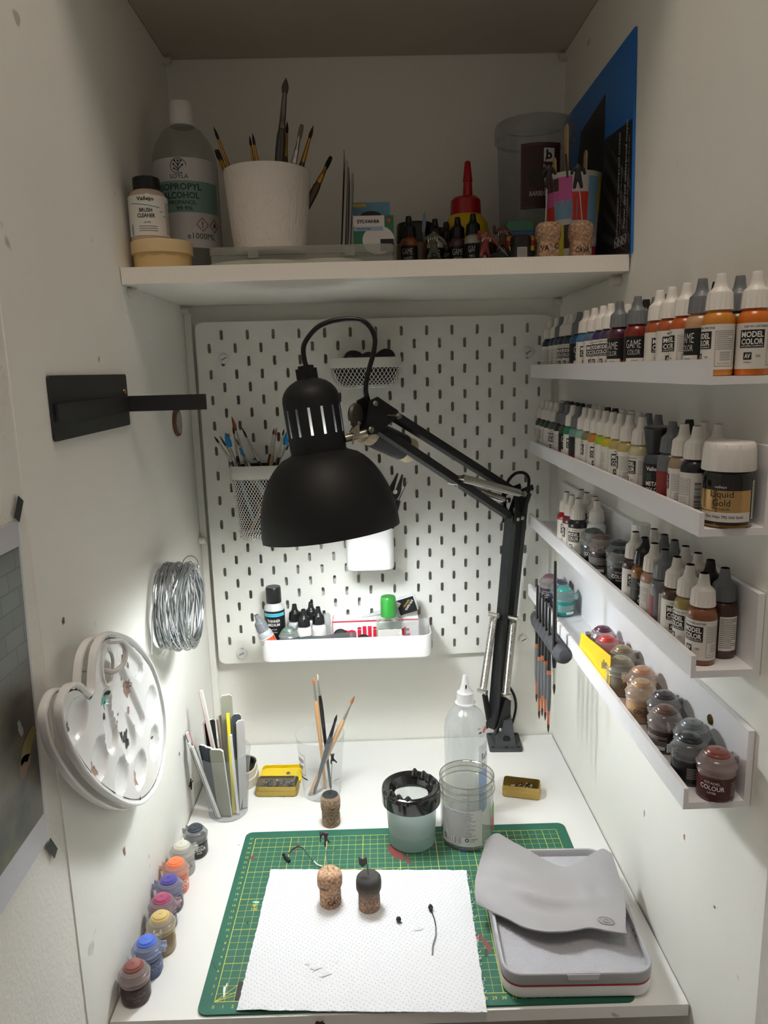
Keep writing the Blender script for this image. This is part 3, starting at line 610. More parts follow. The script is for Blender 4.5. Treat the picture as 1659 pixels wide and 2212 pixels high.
# ------------------------------------------------------------------ work lamp
lamp = thing('work_lamp', 'black articulated work lamp with round shade, screwed to the desk', 'lamp')
def L_(n, mb, m, par=None): return mb.build(n, m, par or lamp)
# base plate and post
Mb = T(.5005, -.0300, 0) @ RZ(-.06)
b = MB(); pl = rrect(-.028, .028, -.0285, .0285, .004); b.prism(pl, 0, .006, 0, Mb)
b.loft([[(*p, z) for p in rrect(-s, s, -t_, t_, .002, 2)] for z, s, t_ in ((.006, .0175, .020), (.030, .0145, .015), (.050, .012, .012))], 0, M=Mb, smooth=False)
b.lathe([(.0065, 0), (.0065, .0004)], 20, 1, Mb @ T(.002, -.0178, .018) @ RX(PI/2))
for x, y in ((-.022, -.022), (.022, -.022), (-.022, .022), (.022, .022), (.001, -.0225)): b.lathe([(.0030, 0), (.0030, .0003)], 12, 1, Mb @ T(x, y, .006))
L_('base', b, [mat((58, 60, 63), .55, bump=.1), mat((10, 10, 10), .8)])
b = MB()
def bar(mb, a, c, w_, d_, mi=0):
    a = Vector(a); c = Vector(c); z = (c-a).normalized(); side = Vector((.77, -.64, 0)); side = (side-z*side.dot(z)).normalized(); q = z.cross(side)
    rg = []
    for p in (a, c): rg.append([p+side*sx*w_/2+q*sy*d_/2 for sx, sy in ((-1, -1), (1, -1), (1, 1), (-1, 1))])
    mb.loft(rg, mi, smooth=False)
P = lambda x, y, z: Vector((x, y, z))
for n_, a, c, w_, d_ in (('lower_arm_bar', P(.4775, -.045, .040), P(.5025, -.065, .412), .014, .013), ('lower_arm_bar', P(.4960, -.026, .050), P(.5265, -.042, .436), .014, .013),
                         ('upper_arm_bar', P(.2905, -.278, .600), P(.5060, -.048, .4480), .0125, .0105), ('upper_arm_bar', P(.2830, -.288, .5775), P(.5040, -.060, .4060), .0125, .0105)):
    b = MB(); bar(b, a, c, w_, d_); L_(n_, b, LAMPK)
def plate(mb, pts, off, th, mi=0):
    s = Vector((.77, -.64, 0)).normalized(); A = [Vector(p)+s*(off-th/2) for p in pts]; B = [Vector(p)+s*(off+th/2) for p in pts]; mb.loft([A, B], mi, smooth=False)
def rivet(mb, p, off, r, mi):
    s = Vector((.77, -.64, 0)).normalized(); p = Vector(p)+s*off; mb.cyl(p, p+s*.0022, r, r*.8, 12, mi)
for off in (-.011, .011):
    b = MB(); plate(b, [P(.4700, -.050, .030), P(.4860, -.035, .036), P(.5020, -.022, .052), P(.5030, -.022, .092), P(.4900, -.036, .088), P(.4780, -.043, .046)], off, .0022)
    if off > 0: rivet(b, P(.4800, -.043, .038), .0125, .0036, 1); rivet(b, P(.4995, -.026, .086), .0125, .0036, 1)
    L_('lower_bracket', b, [LAMPK, STEEL])
    b = MB()
    for tri in ([P(.4985, -.066, .398), P(.5120, -.052, .398), P(.5080, -.056, .420)], ): plate(b, tri, off, .0022)
    for a, c in ((P(.5030, -.062, .402), P(.5020, -.060, .446)), (P(.5100, -.055, .402), P(.5320, -.036, .452)), (P(.5010, -.060, .444), P(.5330, -.036, .450))):
        bar(b, a+Vector((.77, -.64, 0))*off, c+Vector((.77, -.64, 0))*off, .0024, .010)
    if off > 0: rivet(b, P(.5030, -.0620, .4050), .0125, .0034, 1); rivet(b, P(.5115, -.0540, .4050), .0125, .0034, 1); rivet(b, P(.5290, -.0380, .4440), .0125, .0034, 1)
    L_('elbow_bracket', b, [LAMPK, STEEL])
b = MB(); bar(b, P(.470, -.052, .060), P(.462, -.058, .108), .003, .012); L_('spring_lug', b, LAMPK)
def spring(a, c, r, turns, name='spring'):
    a = Vector(a); c = Vector(c); M = align(a, c); h = (c-a).length; n = turns*9; b = MB()
    b.tube([M @ Vector((r*math.cos(2*PI*i/9), r*math.sin(2*PI*i/9), .006+(h-.012)*i/n)) for i in range(n+1)], .00075, 4)
    b.cyl(M @ Vector((0, 0, 0)), M @ Vector((0, 0, .007)), .0011, None, 6); b.cyl(M @ Vector((0, 0, h-.007)), M @ Vector((0, 0, h)), .0011, None, 6)
    s = Vector((.77, -.64, 0)).normalized()
    for p in (a, c): b.cyl(p-s*.009, p+s*.006, .0036, None, 12); b.cyl(p+s*.006, p+s*.008, .0045, None, 12)
    L_(name, b, STEEL)
spring((.4760, -.066, .2470), (.4590, -.056, .1100), .0056, 58)
spring((.5085, -.062, .2390), (.4990, -.049, .0980), .0060, 58)
spring((.4105, -.170, .4880), (.5190, -.060, .4440), .0056, 64)
spring((.4020, -.160, .4800), (.4960, -.050, .4330), .0046, 58)
# head joint
for off in (-.010, .010):
    b = MB(); plate(b, [P(.2740, -.295, .5640), P(.2720, -.296, .5800), P(.2770, -.290, .6050), P(.2860, -.282, .6090), P(.3120, -.256, .5900), P(.3060, -.264, .5790), P(.2830, -.287, .5640)], off, .0022)
    if off > 0: rivet(b, P(.2820, -.286, .6010), .0115, .0038, 1); rivet(b, P(.2760, -.293, .5700), .0115, .0045, 1); s = Vector((.77, -.64, 0)).normalized(); p0 = P(.2970, -.270, .5850); b.cyl(p0, p0+s*.030, .0018, None, 8, 1); b.cyl(p0+s*.028, p0+s*.032, .0036, .003, 10, 1)
    L_('head_bracket', b, [LAMPK, STEEL])
b = MB(); b.lathe([(.0135, -.003), (.0150, 0), (.0135, .003)], 28, 0, T(.2665, -.298, .588) @ RY(PI/2) @ RX(.5)); L_('friction_disc', b, mat((92, 86, 76), .5, .6))
b = MB(); b.cyl((.253, -.300, .560), (.280, -.292, .566), .0048, None, 12); b.cyl((.262, -.298, .566), (.270, -.295, .580), .0042, None, 12); b.tube([(.266, -.303, .572), (.264, -.305, .562), (.262, -.305, .553)], .0012, 6); b.box(-.003, .003, -.006, .006, -.006, .008, 0, T(.268, -.297, .568)); L_('joint_fork', b, mat((170, 166, 150), .35, .9))
# shade
A0 = Vector((.2318, -.3000, .4440)); A1 = Vector((.2085, -.2860, .6420)); MS = align(A0, A1)
prof = []
for i in range(19):
    z = .1012*i/18; prof.append((.0335+(.0862-.0335)*max(0, 1-(z/.101)**2.15)**.62, z))
neck = [(.0340, .1012), (.0345, .1060), (.0348, .1220), (.0350, .1330), (.0350, .1440), (.0350, .1550), (.0350, .1650)]
dome = [(.0350*math.cos(a), .1650+.0270*math.sin(a)) for a in [PI/2*k/7 for k in range(1, 7)]]+[(.0090, .1915)]
b = MB(); b.lathe(prof, 72, 0, MS, caps=(False, False)); b.lathe([(r-.0012, z+(.0006 if i == 0 else 0)) for i, (r, z) in enumerate(prof)], 72, 1, MS, caps=(False, False)); b.lathe([(.0850, .0006), (.0862, 0)], 72, 0, MS, caps=(False, False))
SHO = L_('shade', b, [LAMPK, mat((248, 248, 245), .5)])
b = MB(); N_ = 70; rr_ = neck+dome; v = []; f = []
for r, z in rr_:
    for i in range(N_): v.append((r*math.cos(2*PI*i/N_), r*math.sin(2*PI*i/N_), z))
for j in range(len(rr_)-1):
    for i in range(N_):
        if 2 <= j <= 4 and i % 5 == 0: continue
        k = (i+1) % N_; f.append((j*N_+i, j*N_+k, (j+1)*N_+k, (j+1)*N_+i))
b.add(v, f, 0, True, MS); b.lathe([(.0336, .0995), (.0352, .1002), (.0352, .1014), (.0340, .1016)], 60, 0, MS, caps=(False, False))
L_('lamp_neck', b, LAMPK)
b = MB(); b.box(-.0105, .0105, -.0085, .0085, .1900, .2030, 0, MS); b.box(-.0060, .0060, -.0075, .0075, .2030, .2065, 0, MS); L_('cable_collar', b, LAMPK)
b = MB(); b.lathe([(.0130, .105), (.0140, .108), (.0140, .165), (.0100, .170)], 24, 0, MS); L_('bulb_socket', b, mat((210, 208, 200), .5), SHO)
bulb = MB(); bulb.lathe([(.0001, .0150), (.0120, .0165), (.0225, .0230), (.0290, .0340), (.0300, .0430), (.0270, .0560), (.0190, .0730), (.0132, .1045)], 28, 0, MS, caps=(False, False))
L_('bulb', bulb, emit((.93, .97, 1.0), LAMP_POWER), SHO)
# cable
def cr(pts, n=8):
    out = []; P_ = [Vector(p) for p in pts]
    for i in range(len(P_)-1):
        p0, p1, p2, p3 = P_[max(i-1, 0)], P_[i], P_[i+1], P_[min(i+2, len(P_)-1)]
        for k in range(n):
            t_ = k/n; out.append(.5*((2*p1)+(p2-p0)*t_+(2*p0-5*p1+4*p2-p3)*t_*t_+(3*p1-p0-3*p2+p3)*t_**3))
    out.append(P_[-1]); return out
b = MB(); b.tube(cr([(.2115, -.288, .640), (.2070, -.290, .656), (.2085, -.291, .675), (.2270, -.292, .6945), (.2550, -.292, .7016), (.2800, -.291, .6985), (.2918, -.290, .6830), (.2915, -.290, .665), (.2835, -.290, .638), (.2800, -.289, .618), (.2830, -.284, .603)], 7), .0030, 10); L_('cable', b, mat((12, 12, 13), .3))
b = MB(); b.tube(cr([(.4950, -.058, .450), (.5020, -.048, .464), (.5150, -.040, .4735), (.5290, -.036, .473), (.5370, -.034, .464), (.5360, -.036, .446)], 7), .0026, 8); L_('cable', b, mat((12, 12, 13), .3))
b = MB(); b.tube(cr([(.5040, -.020, .110), (.5190, -.014, .085), (.5240, -.012, .060), (.5180, -.012, .030), (.508, -.008, .010)], 6), .0024, 8); L_('cable', b, mat((12, 12, 13), .3))
# wooden roller taped behind the arm (magnifier handle)
t = tag(thing('wooden_roller', 'short pale wooden cylinder with black printed band tied under the upper lamp arm', 'roller'))
ca, cb = Vector((.2760, -.2440, .5660)), Vector((.3370, -.1960, .5320)); b = MB(); b.cyl(ca, cb, .0175, None, 28); b.build('wood_core', mat((232, 214, 176), .5, var=.1, vscale=90), t)
b = MB(); d = (cb-ca)*.17; b.cyl(ca+d, cb-d, .0179, None, 28, 0); Mt = align(ca+d, cb-d)
for k, s_ in enumerate((-2.2, -1.9, -1.6)):
    for q in range(9): b.patch(.0181, s_, s_+.16, .0030+.0042*q, .0060+.0042*q, 1, Mt, 1)
b.build('printed_band', [mat((46, 47, 50), .6), mat((14, 14, 15), .6)], t)

# ------------------------------------------------------------------ brushes
BH = {}
def brush(tip, end, label, group, handle=(16, 16, 17), ferr=FERR, hair=(60, 38, 26), R=.0032, hl=.014, fl=.024, flat=False, band=None, dip=None, hair_r=None):
    tip = Vector(tip); end = Vector(end); M = align(end, tip); h = (tip-end).length
    t = thing('paint_brush', label, 'brush', tuple(end), (0, 0, 0), group); t.matrix_world = M
    z1 = h-hl; z0 = z1-fl; r1 = R*.55; sq = Matrix.Diagonal((1, .35 if flat else 1, 1, 1)) if flat else None
    b = MB(); hm = mat(handle, .25, coat=.6)
    pr = [(R*.45, 0), (R*.55, h*.02), (R*.72, z0*.35), (R, z0*.82), (R*.92, z0*.93), (R*.66, z0)]
    b.lathe(pr, 12, 0); mats = [hm]
    if band: b.lathe([(R*.93, z0*.60), (R*.99, z0*.60+.006)], 12, 1, caps=(False, False)); mats.append(COPPER)
    if dip: b.lathe([(R*.56, h*.0), (R*.74, z0*.33)], 12, len(mats), caps=(False, False)); mats.append(mat(dip, .3))
    b.build('handle', mats, t)
    b = MB(); wd = R*1.25 if flat else r1; b.lathe([(R*.68, z0-.001), (R*.72, z0+.002), (R*.64, z0+.003), (R*.70, z0+.005), (R*.62, z0+.006), (r1, z0+fl*.5)], 12, 0)
    N_ = 12
    ra = [(r1*math.cos(2*PI*i/N_), r1*math.sin(2*PI*i/N_), z0+fl*.5) for i in range(N_)]; rb = [(wd*math.cos(2*PI*i/N_), (r1*.6 if flat else r1*.8)*math.sin(2*PI*i/N_), z1) for i in range(N_)]
    b.loft([ra, rb], 0); b.build('ferrule', ferr, t)
    b = MB(); hr = hair_r or (wd if flat else r1*.8)
    rg = []
    for z, k in ((z1-.001, .95), (z1+hl*.35, 1.2 if not flat else 1.05), (z1+hl*.7, .75 if not flat else 1.0), (h, .06 if not flat else .8)):
        rg.append([(hr*k*math.cos(2*PI*i/N_), (hr*.4 if flat else hr)*k*math.sin(2*PI*i/N_), z) for i in range(N_)])
    b.loft(rg, 0); b.build('bristles', mat(hair, .8), t)
    return t

# brush rest clipped on the bottom ledge lip, brushes hanging in it
rest = tag(thing('brush_rest', 'dark grey rubber brush rest stuck to the front lip of the bottom ledge', 'brush holder'))
b = MB(); rg = []
for y, hx, z0, z1 in ((-.1420, .0040, .262, .274), (-.1440, .0085, .258, .279), (-.1600, .0100, .257, .281), (-.2850, .0100, .258, .283), (-.2980, .0100, .258, .284), (-.3080, .0080, .262, .282), (-.3120, .0035, .268, .277)):
    xc = .5345-hx; n = 12; rg.append([(xc+hx*math.cos(2*PI*i/n), y, (z0+z1)/2+(z1-z0)/2*math.sin(2*PI*i/n)) for i in range(n)])
b.loft(rg, 0); RUB = mat((58, 60, 64), .75, bump=.1, bscale=900); b.build('rubber_body', RUB, rest)
b = MB()
for y in (-.166, -.184, -.202, -.221, -.240, -.259, -.2700):
    b.lathe([(.0112, -.0006), (.0112, .0006)], 16, 0, T(.5245, y, .2698) @ RX(PI/2) @ Matrix.Diagonal((.92, 1.1, 1, 1)), caps=(False, False))
b.build('grip_slits', mat((16, 16, 18), .8), rest)
GB = 'slim black brushes hanging in the grey rubber rest'
DV = dict(handle=(14, 14, 15), ferr=COPPER, hair=(70, 48, 34), R=.0034, hl=.014, fl=.020)
for k, (y, zt, zb_) in enumerate(((-.1780, .329, .148), (-.1960, .324, .130), (-.2145, .3275, .143), (-.2325, .322, .146), (-.2510, .319, .137))):
    br = brush((.5200, y-.003, zb_), (.5200, y, zt), 'black brush with copper ring and grey dip, %s from wall end of rest' % ORD[k], GB, **DV, band=1)
    for c in br.children:
        if c.name.startswith('handle'):
            q = MB(); h = zt-zb_; z0 = h-.034; q.lathe([(.0034*.97, z0*.60+.006), (.0035, z0*.82), (.0034*.94, z0*.93), (.0034*.70, z0+.0003)], 12, 0, caps=(False, False)); q.build('grey_dip', mat((92, 94, 96), .35), br)
            q = MB(); text(q, 'da Vinci', .022, .0022, 0, M=RZ(0), cyl=None); 
            # lettering runs along the handle, towards the camera
            q2 = MB(); V, F, w_, h_ = glyphs('da Vinci', 0)
            q2.add([(.0035*math.sin(y_*.0026/h_/.0035), -.0035*math.cos(y_*.0026/h_/.0035), z0*.42+x_*.020/w_) for x_, y_ in V], F, 0, False); q2.build('lettering', mat((214, 120, 110), .5), br, rot=(0, 0, 0))
brush((.5180, -.2890, .2100), (.5180, -.2830, .3930), 'tallest all black brush, nearest end of the rubber rest', GB, handle=(12, 12, 13), ferr=FERR, hair=(50, 40, 34), R=.0036, hl=.016, fl=.022)

# ------------------------------------------------------------------ cutting mat
MX, MY, MA = .1041, -.5415, -.0119
MM = T(MX, MY, 0) @ RZ(MA)
t = thing('cutting_mat', 'green self healing cutting mat with yellow centimetre grid on the desk', 'cutting mat'); t.matrix_world = MM
b = MB(); b.prism(rrect(-.0155, .4345, -.0150, .2850, .010, 6), .0001, .0025); b.build('mat_sheet', [mat((22, 86, 68), .62, bump=.12, bscale=1500, var=.06, vscale=40)], t)
b = MB(); z = .00255
def strip(x0, y0, x1, y1, w_, mi=0):
    d = Vector((x1-x0, y1-y0, 0)).normalized(); n = Vector((-d.y, d.x, 0))*w_/2; A = Vector((x0, y0, z)); B = Vector((x1, y1, z)); b.add([A-n, B-n, B+n, A+n], [(0, 1, 2, 3)], mi, False)
for i in range(43): strip(i*.01, 0, i*.01, .27, .00075 if (i % 5 == 0 or i == 42) else .00032, 0)
for j in range(28): z = .00258; strip(0, j*.01, .42, j*.01, .00075 if (j % 5 == 0 or j == 27) else .00032, 0)
z = .00262
for dx, dy in ((1, 1), (1.73, 1), (1, .32*1.15)): strip(0, 0, .20*dx/max(dx, 1), .20*dy/max(dx, 1), .0006)
for j in range(1, 28): text(b, str(j), None, .0034, 0, M=T(-.0060 if j > 9 else -.0048, j*.01, z))
for i in range(0, 41): text(b, str(i), None, .0040, 0, M=T(i*.01, -.0062, z))
text(b, '80', .0060, .0050, 0, M=T(.020, .139, z)); text(b, '100', .0075, .0050, 0, M=T(.020, .1335-.001, z))
b.build('grid_print', mat((206, 190, 72), .6), t)
z = .00270; SMM = [mat((74, 52, 44), .6), mat((112, 52, 50), .6), mat((46, 98, 170), .6), mat((176, 40, 66), .6), mat((150, 214, 200), .6), mat((24, 60, 50), .7), mat((18, 18, 20), .6), mat((226, 232, 230), .6)]
for x, y, rx, ry, a, mi in [(.060, .252, .0030, .0055, 0, 0), (.058, .243, .0050, .0016, 0, 0), (.055, .238, .0018, .0020, 0, 0), (.002, .229, .0020, .0080, 0, 1), (.196, .231, .0065, .0230, .5, 1), (.243, .243, .004, .003, 0, 3), (.2105, .214, .003, .008, .3, 1), (.287, .232, .0065, .0045, .2, 2),
    (.020, .1445, .004, .0018, 0, 4), (.284, .077, .006, .004, .5, 1), (.292, .064, .003, .010, .2, 1), (.290, .052, .002, .006, 0, 5), (.0155, .110, .0012, .0020, 0, 6), (.008, .012, .0012, .0080, .15, 7), (.0085, .021, .0008, .0030, 0, 7), (.330, .262, .0015, .001, 0, 1), (.10, .238, .0007, .0065, .4, 5), (.112, .241, .0006, .006, -.5, 5), (-.0105, .048, .0006, .008, .6, 5), (.378, .258, .0012, .0018, 0, 6)]:
    ex = (math.cos(a), math.sin(a), 0); ey = (-math.sin(a), math.cos(a), 0); b = MB(); blob(b, (x, y, z), ex, ey, rx, ry, 0, 13, .45); b.build('paint_smudge', SMM[mi], t)
b = MB(); b.box(.0205, .0300, .0010, .0245, .0027, .0029); b.build('black_tape', mat((16, 16, 17), .5), t)

# paper towel: thin sheet with lifted, feathery edges
t = thing('paper_towel', 'square white dimpled paper towel spread over the cutting mat', 'paper towel')
c4 = [(.1297, -.5540), (.3830, -.5690), (.3908, -.3555), (.1368, -.3385)]; N_ = 46; b = MB(); v = []; f = []
for side in (0, 1):
    for j in range(N_+1):
        for i in range(N_+1):
            u, w_ = i/N_, j/N_
            x = (c4[0][0]*(1-u)+c4[1][0]*u)*(1-w_)+(c4[3][0]*(1-u)+c4[2][0]*u)*w_; y = (c4[0][1]*(1-u)+c4[1][1]*u)*(1-w_)+(c4[3][1]*(1-u)+c4[2][1]*u)*w_
            if i in (0, N_): x += random.uniform(-.0007, .0007)
            if j in (0, N_): y += random.uniform(-.0006, .0006)
            zz = .0033+.0004*(math.sin(u*9)+math.sin(w_*11+1))/2+.0015*math.exp(-((u-.08)**2+(w_-.02)**2)/.004)+(.0004 if side == 0 else 0)
            v.append((x, y, zz))
n1 = (N_+1)**2
for s_ in (0, 1):
    for j in range(N_):
        for i in range(N_):
            a = s_*n1+j*(N_+1)+i; q = (a, a+1, a+N_+2, a+N_+1); f.append(q if s_ == 0 else q[::-1])
b.add(v, f, 0, True)
b.build('towel_sheet', pattern_bump('towel', (230, 232, 235), 'dimple', 215, .6, .0008, .9, .6), t)
b = MB()
for k in range(26):
    y = -.365-.19*random.random(); x = .3905-(.3905-.383)*((-.3555-y)/.2135); a = random.uniform(-.5, .9); l = random.uniform(.002, .006)
    b.tube([(x-.001, y, .0040), (x+l*.6*math.cos(a), y+l*.6*math.sin(a), .0046), (x+l*math.cos(a+.8), y+l*math.sin(a+.8), .0046)], .00025, 4)
tag(b.build('torn_fibres', mat((240, 242, 244), .9), t), kind='stuff')
b = MB()
for x, y, rx, ry in ((.206, -.505, .007, .003), (.197, -.498, .004, .002), (.218, -.514, .004, .004), (.322, -.455, .006, .0022), (.229, -.497, .0018, .003), (.258, -.352, .0008, .0006)):
    blob(b, (x, y, .0046), (1, 0, 0), (.5, .8, 0), rx, ry, 0, 13, .6)
tag(b.build('faint_smudge', mat((220, 220, 220), .9), t), kind='stuff')

# ------------------------------------------------------------------ corks and tiny figures
CK = [cork_mat((168, 124, 82)), cork_mat((150, 112, 82), .014), cork_mat((142, 112, 80), .048)]
def cork(loc, label, m, h=.045, R=.0150, txts=(), topm=None, rot=0):
    t = thing('champagne_cork', label, 'cork', loc, (0, 0, rot), 'champagne corks used as painting handles')
    b = MB(); P_ = [(.0126, 0), (.0132, .0012), (.0130, h*.30), (.0128, h*.45), (.0136, h*.52), (R, h*.60), (R*1.01, h*.78), (R*.95, h*.92), (R*.80, h*.985), (R*.72, h)]
    b.lathe(P_, 36, 0, rfun=lambda a, z, j: 1+.012*math.sin(3*a+z*200)+.008*math.sin(7*a)); b.build('cork_body', m, t)
    b = MB()
    for s, W, H, a0, z0 in txts: text(b, s, W, H, 0, cyl=(R*1.03 if z0 > h*.55 else .01345, a0, z0), bold=.015)
    if txts: b.build('stamped_lettering', mat((46, 34, 28), .8), t)
    if topm: b = MB(); b.lathe([(R*.80, h-.0001), (R*.76, h+.0002)], 30, 0); b.build('painted_top', topm, t)
    return t
cork((.2110, -.2385, 0), 'brown cork with black painted top standing behind the mat', CK[2], .046, .0142, [('AL', .007, .003, -2.2, .018), ('MET', .006, .0025, -1.2, .030)], mat((34, 36, 36), .8))
cork((.2182, -.4045, .0042), 'light tan champagne cork standing on the paper towel', CK[0], .043, .0152, [('083', .0105, .003, -1.95, .0285), ('CAVA', .020, .006, -1.0, .009)])
cork((.2655, -.4140, .0042), 'blackened champagne cork standing right of the tan cork on the towel', CK[1], .043, .0152)
def fig(name, label, cat, loc, edges, verts, radii, m, scale=1, rot=(0, 0, 0), group=None, parts=None):
    me = bpy.data.meshes.new(name); me.from_pydata(verts, edges, [])
    tmp = bpy.data.objects.new(name+'_tmp', me); COL.objects.link(tmp)
    md = tmp.modifiers.new('s', 'SKIN'); md.use_smooth_shade = True
    for i, r in enumerate(radii): me.skin_vertices[0].data[i].radius = (r, r)
    me.skin_vertices[0].data[0].use_root = True
    tmp.modifiers.new('u', 'SUBSURF').levels = 1
    bpy.context.view_layer.update(); dg = bpy.context.evaluated_depsgraph_get()
    m2 = bpy.data.meshes.new_from_object(tmp.evaluated_get(dg)); bpy.data.objects.remove(tmp)
    m2.materials.clear(); m2.materials.append(m)
    for p in m2.polygons: p.material_index = 0; p.use_smooth = True
    t = thing(name, label, cat, loc, rot, group); t.scale = (scale,)*3; link('figure_body', m2, t)
    return t
MINI = mat((30, 24, 26), .45, var=.35, vscale=300); MINIP = mat((62, 40, 54), .4, .3, var=.3, vscale=300)
def wire(a, c, name, label, col=(120, 122, 124), r=.0005, bend=0, cat='wire', group='pins holding the miniatures', white=None):
    a = Vector(a); c = Vector(c); m = (a+c)/2+Vector((bend, 0, 0)); b = MB(); b.tube(cr([a, m, c], 6), r, 6)
    o = b.build(name, [mat(col, .4, .6)]); tag(o, label, cat, group); return o
# headless figure on the back cork
wire((.2108, -.2385, .040), (.2155, -.2365, .0925), 'pin_wire', 'thin grey wire pin standing in the back cork')
fig('miniature_figure', 'small black headless torso and legs on a pin above the back cork', 'miniature', (.2165, -.2360, .0925), [(0, 1), (1, 2), (1, 3), (3, 4), (1, 5), (5, 6), (2, 7), (2, 8)],
    [(0, 0, .0085), (0, 0, .0065), (-.0003, .0005, .0155), (-.0022, 0, .0035), (-.0018, -.0008, -.0010), (.0032, 0, .0045), (.0062, .0008, .0005), (-.0030, 0, .0140), (.0030, 0, .0140)], [.0022, .0024, .0028, .0013, .0011, .0013, .0011, .0014, .0014], MINI, group='miniatures being painted')
# running figure with sword on the tan cork
wire((.2176, -.4040, .045), (.2152, -.4060, .0795), 'pin_wire', 'white tipped wire pin in the tan cork', (196, 200, 200), bend=-.0012)
mf = fig('miniature_figure', 'purple brown headless running miniature with a blade, above the tan cork', 'miniature', (.2160, -.4060, .0830), [(0, 1), (1, 2), (0, 3), (3, 4), (4, 5), (0, 6), (6, 7), (7, 8), (2, 9), (9, 10), (10, 11), (2, 12)],
    [(0, 0, .0085), (0, 0, .0120), (.0008, 0, .0165), (-.0012, 0, .0050), (-.0018, 0, .0018), (-.0006, -.0018, -.0004), (.0022, .0010, .0058), (.0038, .0010, .0030), (.0048, 0, .0038), (-.0040, -.0005, .0160), (-.0056, -.0015, .0130), (-.0066, -.0015, .0090), (.0032, 0, .0150)],
    [.0020, .0024, .0025, .0015, .0012, .0013, .0015, .0012, .0011, .0014, .0012, .0010, .0015], MINIP, group='miniatures being painted')
b = MB(); b.box(-.0068, -.0058, -.0022, -.0014, .0075, .0200); b.ball((-.0066, -.0018, .0072), .0010, 8); b.build('blade', mat((40, 34, 34), .35, .5), mf)
# shield shaped part on the blackened cork
wire((.2655, -.4135, .0445), (.2635, -.4150, .0710), 'pin_wire', 'black wire pin in the blackened cork', (24, 24, 25))
t = thing('miniature_shield', 'tiny dark cloak part on a pin above the blackened cork', 'miniature', (.2597, -.4150, .0650), (0, 0, 0), 'miniatures being painted')
b = MB(); pp = [(-.0052, .0080), (-.0035, .0052), (.0, .0042), (.0030, .0056), (.0045, .0085), (.0044, -.0020), (-.0008, -.0068), (-.0050, -.0025)]
b.loft([[(x, -.0010+abs(x)*.2, z) for x, z in pp], [(x, .0006+abs(x)*.2, z) for x, z in pp]], 0, smooth=False); b.build('cloak', mat((66, 40, 38), .5, var=.3, vscale=300), t)
b = MB(); b.ball((.0042, 0, .0068), .0015, 8); b.tube([(.0028, 0, .0075), (.0024, 0, .0100)], .0006, 6); b.build('clasp', mat((110, 106, 100), .4, .6), t)
# gun with its wire on the mat
t = thing('miniature_gun', 'tiny black gun arm lying on the mat, joined to a curved white tipped wire', 'miniature', (.1560, -.3215, .0060), (0, .1, -.9), 'miniatures being painted')
b = MB(); b.box(-.0020, .0062, -.0018, .0018, -.0028, .0020); b.box(-.0072, -.0015, -.0012, .0012, -.0016, .0012); b.box(-.0090, -.0068, -.0016, .0016, -.0006, .0026); b.box(.0010, .0030, -.0010, .0010, .0020, .0032); b.build('gun_body', MINI, t)
b = MB(); b.tube(cr([(.1575, -.3150, .008), (.1660, -.3110, .0140), (.1760, -.3150, .0165), (.1880, -.3270, .0090), (.1925, -.3300, .0068)], 6), .0007, 6, 0); b.tube(cr([(.1925, -.3300, .0068), (.1975, -.3345, .0045), (.2045, -.3370, .0034)], 6), .0008, 6, 1)
tag(b.build('bent_wire', [mat((20, 20, 21), .5), mat((230, 232, 232), .5)]), 'bent black wire with white end lying on the mat beside the gun', 'wire')
t = thing('tiny_helmet', 'tiny black head lying alone on the paper towel', 'miniature', (.2997, -.4415, .0076), (0, 0, 0), 'miniatures being painted')
b = MB(); b.ball((0, 0, 0), .0034, 14, sc=(.92, .85, 1.0)); b.ball((.0004, -.0022, -.0006), .0016, 8); b.cyl((.0016, -.002, -.0018), (.0042, -.003, -.0024), .0006, .0004, 6); b.build('head_shape', MINI, t)
t = thing('tiny_helmet', 'tiny pointed black head on a curved grey wire, lying on the paper towel', 'miniature', (.3388, -.4245, .0076), (0, 0, 0), 'miniatures being painted')
b = MB(); b.lathe([(.0012, -.0048), (.0022, -.0030), (.0032, 0), (.0022, .0026), (.0002, .0046)], 12, 0, RX(-1.2)); b.ball((.0002, -.0030, 0), .0017, 8); b.build('head_shape', MINI, t)
b = MB(); b.tube(cr([(.0006, -.0040, -.0010), (.0030, -.0160, -.0022), (.0036, -.0280, -.0024)], 6), .0007, 6, 0); b.tube(cr([(.0036, -.0280, -.0024), (.0022, -.0420, -.0024), (-.0022, -.0560, -.0026), (-.0040, -.0690, -.0028)], 6), .0009, 6, 1); b.build('wire_stem', [mat((20, 20, 21), .5), mat((132, 138, 142), .4, .5)], t)

# ------------------------------------------------------------------ wet palette tray and its foam sheet
t = thing('wet_palette', 'white and grey wet palette box with red seal on the cutting mat', 'palette box', (.4835, -.4580, .0030), (0, 0, -.03))
W2, D2, RC = .0775, .0985, .020
def rr2(k, z): return ring(rrect(-W2-k, W2+k, -D2-k, D2+k, RC+k, 7), z)
b = MB(); b.loft([rr2(-.006, 0), rr2(-.001, .0012), rr2(0, .004), rr2(0, .0145)], 0, (True, True)); b.build('base_tray', WHITE_P, t)
b = MB(); b.loft([rr2(.0003, .0146), rr2(.0003, .0165)], 0, (False, False)); b.build('red_seal', mat((176, 32, 40), .45), t)
GR = mat((172, 172, 176), .5)
b = MB(); b.loft([rr2(0, .0165), rr2(.0008, .0180), rr2(.0008, .0290), rr2(0, .0300), rr2(-.0022, .0300), rr2(-.0028, .0290), rr2(-.0036, .0215)], 0, (False, False)); rim_ = b.build('grey_rim', GR, t)
b = MB(); b.loft([rr2(-.0034, .0210), rr2(-.0036, .0216)], 0, (True, True)); b.build('textured_pad', pattern_bump('pad', (176, 177, 182), 'waffle', 1900, .45, .0006, .6), t)
